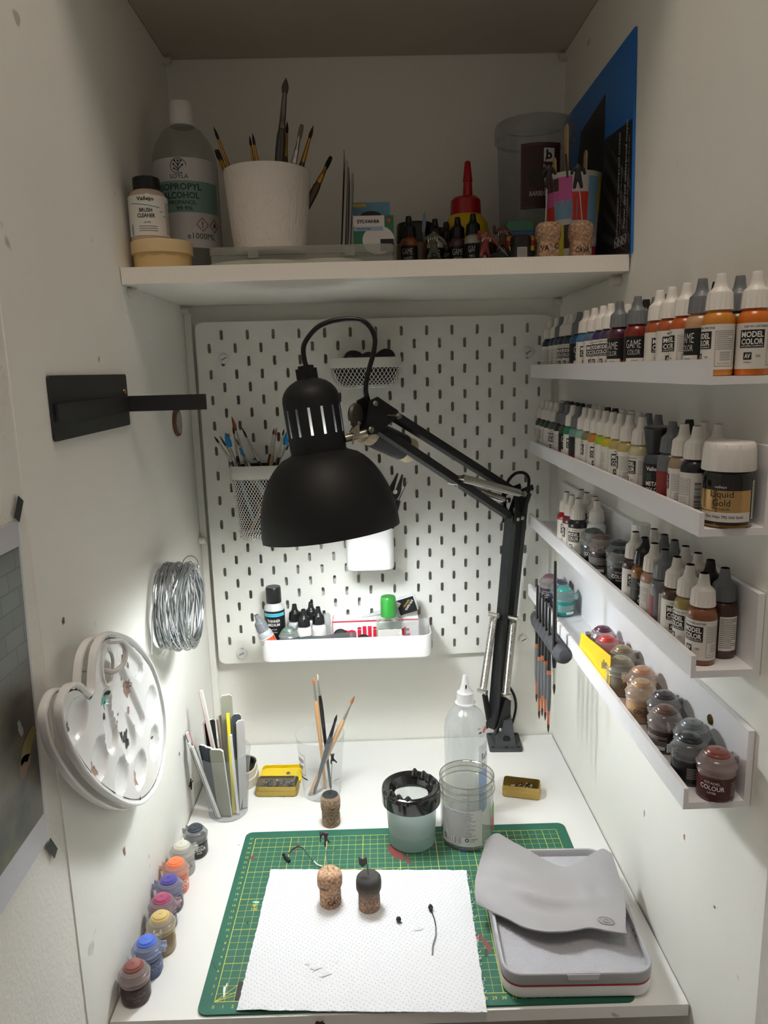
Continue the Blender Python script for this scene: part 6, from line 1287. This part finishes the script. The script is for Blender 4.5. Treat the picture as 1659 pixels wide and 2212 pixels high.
for a0, z0, a1, z1 in ((-.2, .123, -.2, .136), (-.2, .126, -.34, .132), (-.2, .126, -.07, .131), (-.2, .130, -.30, .136), (-.2, .130, -.11, .136), (-.2, .124, -.33, .127)): b.tube([((R_+.0004)*math.cos(a0), (R_+.0004)*math.sin(a0), z0), ((R_+.0004)*math.cos(a1), (R_+.0004)*math.sin(a1), z1)], .0005, 4, 2); b.lathe([(.0012, 0), (.0001, .0002)], 8, 2, T((R_+.0004)*math.cos(a1), (R_+.0004)*math.sin(a1), z1) @ RZ(a1) @ RY(PI/2), caps=(False, False))
text(b, 'ISOPROPYL', .0560, .0078, 3, cyl=(R_+.0002, -.22, .1060), bold=.02); text(b, 'ALCOHOL', .0470, .0078, 3, cyl=(R_+.0002, -.20, .0960), bold=.02); text(b, '2-PROPANOL', .0400, .0050, 3, cyl=(R_+.0002, -.22, .0876), bold=.015); text(b, '99.9%', .0200, .0050, 3, cyl=(R_+.0002, -.10, .0805), bold=.015)
for a in (.42, .86):
    for k in range(4):
        p = [(0, .0082), (.0078, 0), (0, -.0082), (-.0078, 0)]; q0, q1 = p[k], p[(k+1) % 4]; b.tube([((R_+.0003)*math.cos(a+q0[0]/R_), (R_+.0003)*math.sin(a+q0[0]/R_), .0620+q0[1]), ((R_+.0003)*math.cos(a+q1[0]/R_), (R_+.0003)*math.sin(a+q1[0]/R_), .0620+q1[1])], .0005, 4, 4)
text(b, '!', .0014, .0080, 3, cyl=(R_+.0003, .42, .0620), bold=.04); blob(b, ((R_+.0006)*math.cos(.86), (R_+.0006)*math.sin(.86), .0620), (-math.sin(.86), math.cos(.86), 0), (0, 0, 1), .0024, .0040, 3, 9, .4)
text(b, 'e1000ML', .0380, .0072, 3, cyl=(R_+.0002, .40, .0480)); lines(b, R_+.0001, 1.28, 1.72, .040, .136, 28, 5, th=.0008)
b.build('label_print', [mat((206, 204, 204), .5), mat((122, 158, 148), .5), INK, mat((44, 50, 54), .5), mat((168, 50, 60), .5), GREYINK], t, rot=(0, 0, -1.36))
# plaster pot and its brushes
t = thing('flat_case', 'flat hinged translucent plastic case of putty on the shelf, under the plaster pot', 'case', (.2105, -.2400, ZS))
fb = lambda k, z: ring(rrect(-.1075+k, .1075-k, -.0600+k, .0600-k, .006, 4), z)
FC = clear((206, 208, 200), .34, .15, 1.0)
b = MB(); b.loft([fb(.002, 0), fb(.001, .001), fb(.001, .0110)], 0, (True, False)); b.build('case_base', FC, t)
b = MB(); b.loft([fb(0, .0112), fb(0, .0190), fb(.002, .0205)], 0, (False, True)); b.box(-.062, -.050, -.0618, -.0598, .0080, .0170); b.box(.050, .062, -.0618, -.0598, .0080, .0170); b.build('case_lid', FC, t)
b = MB(); b.loft([ring([(-.080+.07*math.cos(a)*k+.03, .045*math.sin(a)*k-.008) for a in [2*PI*q/24 for q in range(24)]], z) for z, k in ((.0015, 1.0), (.0070, .95), (.0095, .6))], 0); b.loft([ring([(.030+.045*math.cos(a)*k, .040*math.sin(a)*k-.010) for a in [2*PI*q/24 for q in range(24)]], z) for z, k in ((.0015, 1.0), (.0080, .9), (.0100, .5))], 0); tag(b.build('putty_lump', mat((206, 202, 184), .7), t), kind='stuff')
t = thing('plaster_pot', 'white textured plaster pot full of brushes on the flat case', 'pot', (.1665, -.2270, ZS+.0207))
b = MB(); b.lathe([(.0400, 0), (.0440, .0015), (.0462, .020), (.0495, .050), (.0525, .0850), (.0530, .0968), (.0515, .0978), (.0490, .0970), (.0460, .060), (.0420, .0060)], 64, 0, None, lambda a, z, j: 1+.006*math.sin(2*a+z*60)+.004*math.sin(5*a-z*120), caps=(True, True))
m_, t_, p_, N_2, L_2 = nt('plaster'); p_.inputs['Base Color'].default_value = (*lin((226, 218, 210)), 1); p_.inputs['Roughness'].default_value = .85
tc = N_2.new('ShaderNodeTexCoord'); mp = N_2.new('ShaderNodeMapping'); mp.inputs['Scale'].default_value = (1, 1, .35); nn = N_2.new('ShaderNodeTexNoise'); nn.inputs['Scale'].default_value = 95; nn.inputs['Distortion'].default_value = 2.5; bb = N_2.new('ShaderNodeBump'); bb.inputs['Strength'].default_value = .7; bb.inputs['Distance'].default_value = .0022
L_2.new(tc.outputs['Object'], mp.inputs[0]); L_2.new(mp.outputs[0], nn.inputs['Vector']); L_2.new(nn.outputs['Fac'], bb.inputs['Height']); L_2.new(bb.outputs[0], p_.inputs['Normal'])
b.build('pot_body', m_, t)
GW = 'brushes in the plaster pot'
def wb(tip, rim, lab, y, lean=0.0, **k):
    tip = Vector((tip[0], y+lean, tip[1])); rim = Vector((rim[0], y, rim[1])); d = (rim-tip).normalized(); e = tip+d*min(.20, (tip.z-.800)/max(.4, -d.z)); e.x = min(max(e.x, .1360), .1970); e.y = min(max(e.y, -.255), -.200); return brush(tip, e, lab, GW, **k)
BR_ = dict(handle=(70, 36, 20), ferr=GOLDF, hair=(36, 24, 18))
wb((.1044, .9375), (.1227, .8834), 'slender brush with long gold ferrule leaning left out of the pot', -.225, **{**BR_, 'handle': (120, 100, 80), 'fl': .040, 'hl': .016, 'R': .0036})
wb((.1101, .9059), (.1190, .8808), 'flat brush with black hair and gold ferrule at the left of the pot', -.240, **{**BR_, 'flat': True, 'R': .0050, 'hl': .012, 'fl': .020})
wb((.1000, .9180), (.1180, .8702), 'thin dark brush mostly hidden behind the alcohol bottle', -.205, **{**BR_, 'fl': .030})
wb((.1470, .9273), (.1512, .8844), 'worn bristle brush left of a matching pair in the pot', -.222, **{**BR_, 'fl': .024, 'hl': .012, 'R': .0030})
wb((.1516, .9283), (.1569, .8843), 'brown varnished brush right of the worn one', -.228, **{**BR_, 'fl': .022, 'hl': .014, 'R': .0034})
wb((.1959, .9875), (.1813, .8822), 'tallest brush with fuzzy grey mop head and thick dark handle', -.232, handle=(44, 38, 32), ferr=mat((120, 116, 110), .35, 1.0), hair=(84, 74, 68), fl=.040, hl=.016, R=.0062, hair_r=.0036)
wb((.1941, .9426), (.1880, .8815), 'gold ferruled brush directly right of the tall grey mop brush', -.222, **{**BR_, 'fl': .026, 'hl': .014, 'R': .0038})
wb((.2128, .9334), (.1977, .8792), 'flat brush with pale grey bristles and chrome ferrule', -.236, handle=(16, 16, 18), ferr=FERR, hair=(120, 110, 100), fl=.030, hl=.014, flat=True, R=.0052)
wb((.2259, .9363), (.2044, .8764), 'angled brown haired brush with gold ferrule, right of the grey flat', -.226, **{**BR_, 'hair': (64, 28, 20), 'fl': .028, 'hl': .016, 'R': .0044})
wb((.2459, .8995), (.2280, .8680), 'filbert brush with black head leaning furthest right in the pot', -.226, **{**BR_, 'hair': (14, 12, 12), 'fl': .020, 'hl': .013, 'R': .0052, 'flat': True})
# sheets of styrene standing on the case
for k, (x0, x1, zt, th, c) in enumerate(((.2530, .2620, .9050, .0009, (120, 118, 112)), (.2560, .2635, .8930, .0030, (150, 146, 138)), (.2605, .2660, .8850, .0020, (96, 92, 86)), (.2630, .2705, .8790, .0022, (132, 130, 126)))):
    b = MB(); zb_ = ZS+.0208; b.loft([[(x0+q, y, zb_), (x1+q, y, zt-(.010 if y > -.21 else 0))] [::1] for q, y in ((0, -.2350), (0, -.1900), (th, -.1900), (th, -.2350))], 0, (False, False), closed=False, smooth=False)
    v = [(x0, -.2350, zb_), (x0+th, -.2350, zb_), (x0+th, -.1900, zb_), (x0, -.1900, zb_), (x1, -.2350, zt), (x1+th, -.2350, zt), (x1+th, -.1900, zt-.006), (x1, -.1900, zt-.006)]
    b = MB(); b.add(v, [(3, 2, 1, 0), (4, 5, 6, 7), (0, 1, 5, 4), (1, 2, 6, 5), (2, 3, 7, 6), (3, 0, 4, 7)], 0, False)
    tag(b.build('plastic_sheet', mat(c, .4)), 'grey plastic sheet standing edge on beside the lamp bulb box, %s from the left' % ORD[k], 'sheet', 'plastic sheets standing on the flat case')
t = thing('light_bulb_box', 'green and white light bulb carton with blue hanging tab, beside the plastic sheets', 'box', (.2955, -.2200, ZS+.0208))
b = MB(); b.box(-.0250, .0255, -.0100, .0200, 0, .0440); b.build('carton', mat((40, 112, 84), .5), t)
b = MB(); pp = [(-.0250, .0440), (.0225, .0440), (.0225, .0655), (-.0250, .0655)]; b.loft([[(x, .0185, z) for x, z in pp], [(x, .0195, z) for x, z in pp]], 0, smooth=False); b.build('hanging_tab', mat((110, 156, 186), .5), t)
b = MB(); y_ = -.0101
def qd(x0, x1, z0, z1, mi, y=y_): b.add([(x0, y, z0), (x1, y, z0), (x1, y, z1), (x0, y, z1)], [(0, 1, 2, 3)], mi, False)
qd(-.0250, .0140, .0310, .0440, 0, y_-.0002); qd(-.0245, .0120, .0260, .0310, 1, y_-.0001)
blob(b, (.006, y_-.00005, .0150), (1, 0, 0), (0, 0, 1), .0200, .0170, 0, 28, 0); qd(-.0240, -.0240, 0, .001, 0)
qd(.0085, .0252, .0020, .0160, 2, y_-.0004); text(b, 'SYLVANIA', .0280, .0042, 2, M=T(-.0060, y_-.0005, .0372) @ RX(PI/2), bold=.03); text(b, 'DAYLIGHT 6500K', .0170, .0020, 2, M=T(-.0120, y_-.0005, .0285) @ RX(PI/2))
blob(b, (.0195, y_-.0003, .0380), (1, 0, 0), (0, 0, 1), .0028, .0024, 3, 12, 0); qd(-.0250, -.0080, .0600, .0640, 4, .0184); blob(b, (-.002, .0183, .0500), (1, 0, 0), (0, 0, 1), .0130, .0050, 5, 18, 0)
tag(b.build('printed_front', [mat((216, 210, 206), .5), mat((150, 176, 204), .5), mat((22, 22, 24), .5), mat((196, 70, 60), .5), mat((214, 190, 70), .5), mat((72, 66, 58), .8)], t), kind='stuff')
# washes
for k, (x, y, col, cn, tn) in enumerate(((.3438, -.1620, (150, 84, 44), 'sepia orange', -.1), (.3810, -.1400, (196, 190, 182), 'pale grey', 0), (.3990, -.1170, (90, 70, 80), 'dull plum', 0), (.4110, -.1480, (92, 60, 76), 'mauve', .05), (.4290, -.1690, (180, 176, 168), 'greyish', .1))):
    dropper((x, y, ZS), 'black', cn, col, 'W', tn+.28, '%s wash dropper bottle, black cap, %s from the left in the shelf wash group' % (cn, ORD[k]), 'wash bottles on the shelf', 'Wash', code='73.20%d' % k)
for x, y, r, h, lab in ((.3560, -.1080, .0270, .0760, 'broad dark jar with black screw lid behind the sepia wash'), (.3950, -.0700, .0240, .0740, 'dark jar with black lid between the wash bottles and the glue')):
    t = thing('black_lid_jar', lab, 'jar', (x, y, ZS)); b = MB(); b.lathe([(r*.9, 0), (r, .002), (r, h*.62), (r*.86, h*.68)], 36); b.build('jar_body', mat((120, 92, 78), .3), t); b = MB(); b.lathe([(r*.96, h*.66), (r*.98, h*.69), (r*.95, h*.97), (r*.90, h)], 60, 0, None, lambda a, z, j: 1+.006*(1 if math.sin(30*a) > 0 else -1)); b.build('lid', CAPK, t)
t = thing('glue_bottle', 'yellow glue bottle with red cap and spout behind the wash bottles', 'glue bottle', (.4300, -.0900, ZS))
b = MB(); b.lathe([(.0300, 0), (.0330, .003), (.0335, .0640), (.0310, .0770), (.0250, .0860), (.0200, .0910)], 44); b.build('bottle_body', mat((222, 190, 30), .35), t)
b = MB(); b.lathe([(.0222, .0850), (.0222, .0860), (.0208, .1090), (.0170, .1130), (.0075, .1150)], 40, 0); b.lathe([(.0072, .1140), (.0060, .1340), (.0070, .1345), (.0042, .1600), (.0030, .1615)], 20, 0, T(.003, 0, 0)); b.build('red_cap', mat((180, 24, 30), .35), t)
# painted creatures on round bases
def creature(loc, lab, body, accent, H, spear, seed):
    r = random.Random(seed); s = H/.050
    t = fig('creature_miniature', lab, 'miniature', loc, [(0, 1), (1, 2), (2, 3), (1, 4), (4, 5), (5, 6), (1, 7), (7, 8), (8, 9), (0, 10), (10, 11), (0, 12), (12, 13)],
            [(0, 0, .018), (0, -.001, .028), (.001, -.003, .036), (.001, -.006, .038), (-.008, -.001, .032), (-.012, -.004, .028), (-.012, -.006, .040), (.008, -.001, .031), (.014, -.004, .026), (.018, -.007, .020), (-.005, 0, .010), (-.007, -.002, .003), (.005, 0, .010), (.008, .002, .003)],
            [.0050, .0060, .0035, .0028, .0032, .0026, .0020, .0032, .0028, .0018, .0032, .0030, .0032, .0030], mat(body, .6, var=.4, vscale=260), s, (0, 0, r.uniform(-.4, .4)), 'painted creatures on the shelf')
    b = MB(); b.lathe([(.0125, 0), (.0115, .003)], 28); b.build('round_base', mat((14, 14, 14), .5), t)
    b = MB()
    for k in range(5): b.lathe([(.0011, 0), (.0001, .0060)], 7, 0, T(-.006+.003*k, -.004, .026+.001*(k % 2)) @ RX(.6))
    b.build('pale_spikes', mat(accent, .5), t)
    b = MB()
    if spear: b.loft([[(-.014, -.0075, .038), (-.0105, -.0065, .038), (-.0105, -.006, .039), (-.014, -.007, .039)], [(-.0135, -.0075, .052), (-.0085, -.0065, .050), (-.0085, -.006, .050), (-.0135, -.007, .052)], [(-.0125, -.0075, .0600), (-.0095, -.0065, .064), (-.0095, -.006, .064), (-.0125, -.007, .060)]], 0, smooth=False)
    else: b.tube([(.018, -.007, .020), (.026, -.008, .013), (.034, -.008, .006)], [.0010, .0016, .0004], 6)
    b.build('weapon', mat((92, 104, 116), .4, .5), t)
creature((.3655, -.2850, ZS), 'dark green creature raising a grey cleaver, at the shelf edge by the flat case', (52, 60, 48), (206, 198, 170), .0440, True, 1)
creature((.4260, -.2860, ZS), 'rust red spiny creature bending forward at the shelf edge', (104, 38, 28), (206, 196, 176), .0420, False, 2)
creature((.4560, -.2400, ZS+.014), 'dark red and green creature stretching an arm left, near the striped box', (70, 40, 34), (198, 190, 170), .0430, False, 3)
b = MB(); b.lathe([(.0190, 0), (.0200, .002), (.0195, .0120), (.0150, .0138)], 30); tag(b.build('round_stand', mat((20, 20, 20), .5), loc=(.4560, -.2400, ZS)), 'low black round stand under the dark red creature', 'stand')
t = thing('striped_box', 'small plastic box of green, blue, orange, red and yellow layers on the shelf', 'box', (.4820, -.2080, ZS))
for k, (c, h) in enumerate((((24, 24, 26), .020), ((206, 190, 50), .006), ((178, 50, 44), .006), ((206, 130, 50), .006), ((40, 84, 130), .006), ((58, 112, 84), .012))):
    z0 = sum((.020, .006, .006, .006, .006, .012)[:k]); b = MB(); b.loft([ring(rrect(-.0180, .0180, -.0150, .0150, .003, 3), z0+.0001), ring(rrect(-.0180, .0180, -.0150, .0150, .003, 3), z0+h-.0003)], 0); b.build('layer', mat(c, .4), t)
for x, y, r, h, lab in ((.4700, -.2800, .0120, .028, 'small black pot at the shelf edge between creature and cork'), (.4420, -.1980, .0140, .034, 'small black pot behind the spiny red creature')):
    t = thing('small_black_pot', lab, 'pot', (x, y, ZS)); b = MB(); b.lathe([(r*.94, 0), (r, .001), (r, h*.6)], 28); b.build('pot_body', mat((26, 26, 28), .35), t); b = MB(); b.lathe([(r*1.04, h*.6), (r*1.05, h*.64), (r*1.02, h*.95), (r*.9, h)], 28); b.build('lid', CAPK, t)
    b = MB(); b.patch(r+.0002, -.6, .4, .003, h*.5, 0); lines(b, r+.0003, -.5, .3, .004, h*.45, 5, 1); b.build('label_print', [mat((150, 146, 140), .5), INK], t, rot=(0, 0, -1.5))
# bucket of bark chips
t = thing('clear_bucket', 'large translucent bucket with dark label and beige bark chips on the shelf', 'bucket', (.5230, -.1120, ZS))
b = MB(); b.lathe([(.0440, 0), (.0455, .002), (.0510, .1800), (.0525, .1820)], 60, caps=(True, False)); b.build('bucket_wall', clear((200, 204, 206), .20, .08, 1.1), t)
b = MB(); b.lathe([(.0540, .1780), (.0550, .1800), (.0550, .1960), (.0535, .2000), (.0480, .2010), (.0470, .1985)], 60, caps=(False, True)); b.build('bucket_lid', clear((204, 208, 210), .34, .15, .9), t)
rnd = random.Random(11); b = MB()
for k in range(150):
    a = rnd.uniform(0, 2*PI); q = .040*math.sqrt(rnd.random()); zz = rnd.uniform(.004, .058); s = rnd.uniform(.004, .008); M = T(q*math.cos(a), q*math.sin(a), zz) @ Matrix.Rotation(rnd.uniform(0, 6), 4, Vector((rnd.random()+.1, rnd.random(), rnd.random())))
    b.lathe([(s*.3, -s*.6), (s, -s*.1), (s*.8, s*.35), (s*.2, s*.5)], 6, k % 3, M)
tag(b.build('bark_chips', [mat((196, 160, 118), .8), mat((168, 128, 92), .8), mat((214, 184, 144), .8)], t), kind='stuff')
b = MB(); R_ = .0522; M = Matrix.Identity(4); b.patch(R_, -.52, .52, .0820, .1640, 0, seg=8)
for a0, a1, z0, z1 in ((-.50, .50, .0840, .0846), (-.50, .50, .1614, .1620), (-.50, -.49, .084, .162), (.49, .50, .084, .162)): b.patch(R_+.0001, a0, a1, z0, z1, 1)
b.patch(R_+.0001, .06, .34, .1400, .1570, 2); b.patch(R_+.0002, .12, .15, .1425, .1550, 3); text(b, 'b', .0085, .0120, 3, cyl=(R_+.0002, .20, .1490), bold=.04); text(b, 'boni', .0150, .0050, 2, cyl=(R_+.0001, .20, .1345), bold=.02); text(b, 'BARBECUE', .0300, .0060, 2, cyl=(R_+.0001, 0, .1010)); blob(b, ((R_+.0002)*math.cos(-.15), (R_+.0002)*math.sin(-.15), .120), (-math.sin(-.15), math.cos(-.15), 0), (0, 0, 1), .0100, .0120, 4, 14, .4)
b.build('bucket_label', [mat((58, 26, 24), .5), mat((120, 60, 50), .5), mat((214, 210, 206), .5), mat((40, 30, 30), .5), mat((34, 20, 20), .5)], t, rot=(0, 0, -1.62))
# colourful cup with lolly sticks
t = thing('patterned_cup', 'cup printed with bright colour shapes, holding wooden sticks, behind the corks', 'cup', (.5465, -.2230, ZS))
b = MB(); b.lathe([(.0270, 0), (.0285, .0015), (.0345, .1050), (.0350, .1060), (.0335, .1055), (.0275, .0040)], 48, caps=(True, False)); b.build('cup_wall', mat((206, 204, 200), .4), t)
b = MB()
def cp(a0, a1, z0, z1, mi):
    n = 5
    for i in range(n):
        aa, ab = a0+(a1-a0)*i/n, a0+(a1-a0)*(i+1)/n; r0 = .0287+.00578*z0/.105+.0003; r1 = .0287+.00578*z1/.105+.0003; r0 = .0285+.006*z0/.105+.0003; r1 = .0285+.006*z1/.105+.0003
        b.add([(r0*math.cos(aa), r0*math.sin(aa), z0), (r0*math.cos(ab), r0*math.sin(ab), z0), (r1*math.cos(ab), r1*math.sin(ab), z1), (r1*math.cos(aa), r1*math.sin(aa), z1)], [(0, 1, 2, 3)], mi, True)
for a in [(-1.3, -.1, .068, .100, 0), (-1.3, -.8, .045, .068, 1), (-.8, .1, .052, .074, 2), (-.1, .5, .050, .082, 1), (-1.1, -.4, .010, .045, 3), (-.4, .3, .018, .045, 4), (.5, 1.0, .040, .100, 2), (1.0, 1.6, .060, .104, 3), (.6, 1.4, .022, .032, 5), (.4, 1.4, .004, .020, 6), (-1.2, -.6, .085, .099, 4)]: cp(*a)
b.build('colour_print', [mat((204, 96, 160), .5), mat((206, 54, 40), .5), mat((120, 160, 190), .5), mat((206, 190, 50), .5), mat((60, 50, 46), .5), mat((206, 202, 200), .5), mat((170, 40, 90), .5)], t, rot=(0, 0, -1.75))
for k, (x0, x1, y, zt, w_, lab) in enumerate(((.5400, .5380, -.2200, .9330, .0150, 'tallest rounded wooden stick in the patterned cup'), (.5300, .5250, -.2150, .8960, .0120, 'shorter wooden stick on the left of the patterned cup'), (.5580, .5600, -.2300, .9000, .0110, 'pale square ended stick on the right of the patterned cup'))):
    b = MB(); M = align((x0, y, ZS+.006), (x1, y, zt)); h = zt-ZS-.006; pr = [(-w_/2, 0), (w_/2, 0), (w_/2, h-.004), (w_/2-.004, h), (-w_/2+.004, h), (-w_/2, h-.004)]; b.loft([[(x, -.0009, z) for x, z in pr], [(x, .0009, z) for x, z in pr]], 0, M=M, smooth=False); tag(b.build('wooden_stick', mat((206, 172, 132), .6)), lab, 'stick', 'wooden sticks in the patterned cup')
cork((.5022, -.2830, ZS), 'left cork on the upper shelf, lettering split round its waist', CK[0], .0413, .0152, [('VA', .010, .006, -2.1, .012), ('C', .005, .006, -.95, .014)])
cork((.5410, -.2830, ZS), 'right cork on the upper shelf reading cava near its foot', CK[0], .0413, .0150, [('CAVA', .017, .006, -1.65, .009)])
wire((.4985, -.2830, ZS+.041), (.5000, -.2830, .8440), 'pin_wire', 'bright wire pin rising from the left shelf cork', (206, 206, 206), .0006)
wire((.5425, -.2830, ZS+.041), (.5385, -.2830, .8420), 'pin_wire', 'bright wire pin rising from the right shelf cork', (206, 206, 206), .0006)
HE = [(0, 1), (1, 2), (1, 3), (3, 4), (1, 5), (5, 6), (0, 7), (7, 8), (0, 9), (9, 10)]
HV = [(0, 0, .0150), (0, 0, .0240), (0, 0, .0300), (-.0065, 0, .0220), (-.0080, -.002, .0160), (.0065, 0, .0220), (.0085, -.001, .0160), (-.0030, 0, .0080), (-.0040, 0, .0005), (.0035, 0, .0080), (.0050, 0, .0010)]
HR = [.0036, .0042, .0024, .0022, .0018, .0022, .0020, .0024, .0020, .0024, .0020]
q = fig('miniature_figure', 'dark armoured miniature pointing a gun upward, above the right shelf cork', 'miniature', (.5360, -.2830, .8430), HE, HV, HR, MINI, 1.0, group='miniatures above the shelf corks'); b = MB(); b.box(-.0125, -.0105, -.004, -.002, .0140, .0400, 0, RY(-.10)); b.build('gun', MINI, q)
q = fig('miniature_figure', 'dark miniature holding a thin sword, above the left shelf cork', 'miniature', (.5020, -.2830, .8450), HE, HV, HR, MINI, .9, group='miniatures above the shelf corks'); b = MB(); b.tube([(-.0085, -.002, .0150), (-.0040, -.003, .0420)], [.0007, .0003], 5); b.build('sword', MINI, q)
# sandpaper pack against the right wall
t = thing('sandpaper_pack', 'tall blue and black striped sandpaper pack leaning on the right wall of the shelf', 'sandpaper pack')
xs = XR-.0032; b = MB(); y0, y1 = -.3080, -.0140
b.add([(xs, y0-.012, ZS+.0005), (xs, y1, ZS+.0005), (xs, y1, .9990), (xs, y0, 1.0050), (XR-.0008, y0-.012, ZS+.0005), (XR-.0008, y1, ZS+.0005), (XR-.0008, y1, .9990), (XR-.0008, y0, 1.0050)], [(0, 1, 2, 3), (7, 6, 5, 4), (0, 4, 5, 1), (1, 5, 6, 2), (2, 6, 7, 3), (3, 7, 4, 0)], 0, False)
b.build('pack_sleeve', mat((26, 116, 206), .45), t)
b = MB(); xf_ = xs-.0003
def pq(P_, mi, x=xf_): b.add([(x, y, z) for y, z in P_], [tuple(range(len(P_)))], mi, False)
pq([(-.2108, .9700), (-.1068, .9570), (-.0850, .9000), (-.0850, ZS+.001), (-.2108, ZS+.001)], 0)
pq([(-.2130, .9165), (-.3100, .9105), (-.3190, ZS+.001), (-.2130, ZS+.001)], 1, xf_-.0001)
for k in range(9):
    z_ = .930-.030*k; a = [(-.2130, z_), (-.2130, z_-.013), (-.3180, z_-.013-.085), (-.3180, z_-.085)]
    def clampq(P_): return [(max(-.3100-.009*(.9105-z)/.145, y), min(max(z, ZS+.001), .9165)) for y, z in P_]
    if z_-.098 > ZS-.09: pq(clampq(a), 2, xf_-.0002)
for s, W, H, y, z, mi in (('Schuurpapier waterproof middel', .118, .0085, -.2720, .8480, 3), ('Papier abrasif waterproof moyen', .118, .0085, -.2960, .8560, 3), ('voor lakwerk, droog en nat schuren', .075, .0040, -.2820, .8300, 3), ('pour le poncage des peintures, a sec ou a l eau', .100, .0040, -.3050, .8450, 3)):
    text(b, s, W, H, mi, M=T(xf_-.0004, y, z) @ Matrix(((0, 0, -1, 0), (0, 1, 0, 0), (1, 0, 0, 0), (0, 0, 0, 1))) @ Matrix.Identity(4), bold=.01)
for k, y in enumerate((-.2700, -.2840, -.2980)):
    for a, c in (((y-.005, .7790), (y+.005, .7790)), ((y+.005, .7790), (y+.005, .7890)), ((y+.005, .7890), (y-.005, .7890)), ((y-.005, .7890), (y-.005, .7790)), ((y-.002, .7810), (y+.002, .7860))): b.tube([(xf_-.0004, *a), (xf_-.0004, *c)], .0003, 4, 3)
b.build('printed_design', [mat((12, 12, 13), .5), mat((22, 22, 23), .5), mat((64, 64, 66), .5), mat((196, 194, 190), .5)], t)
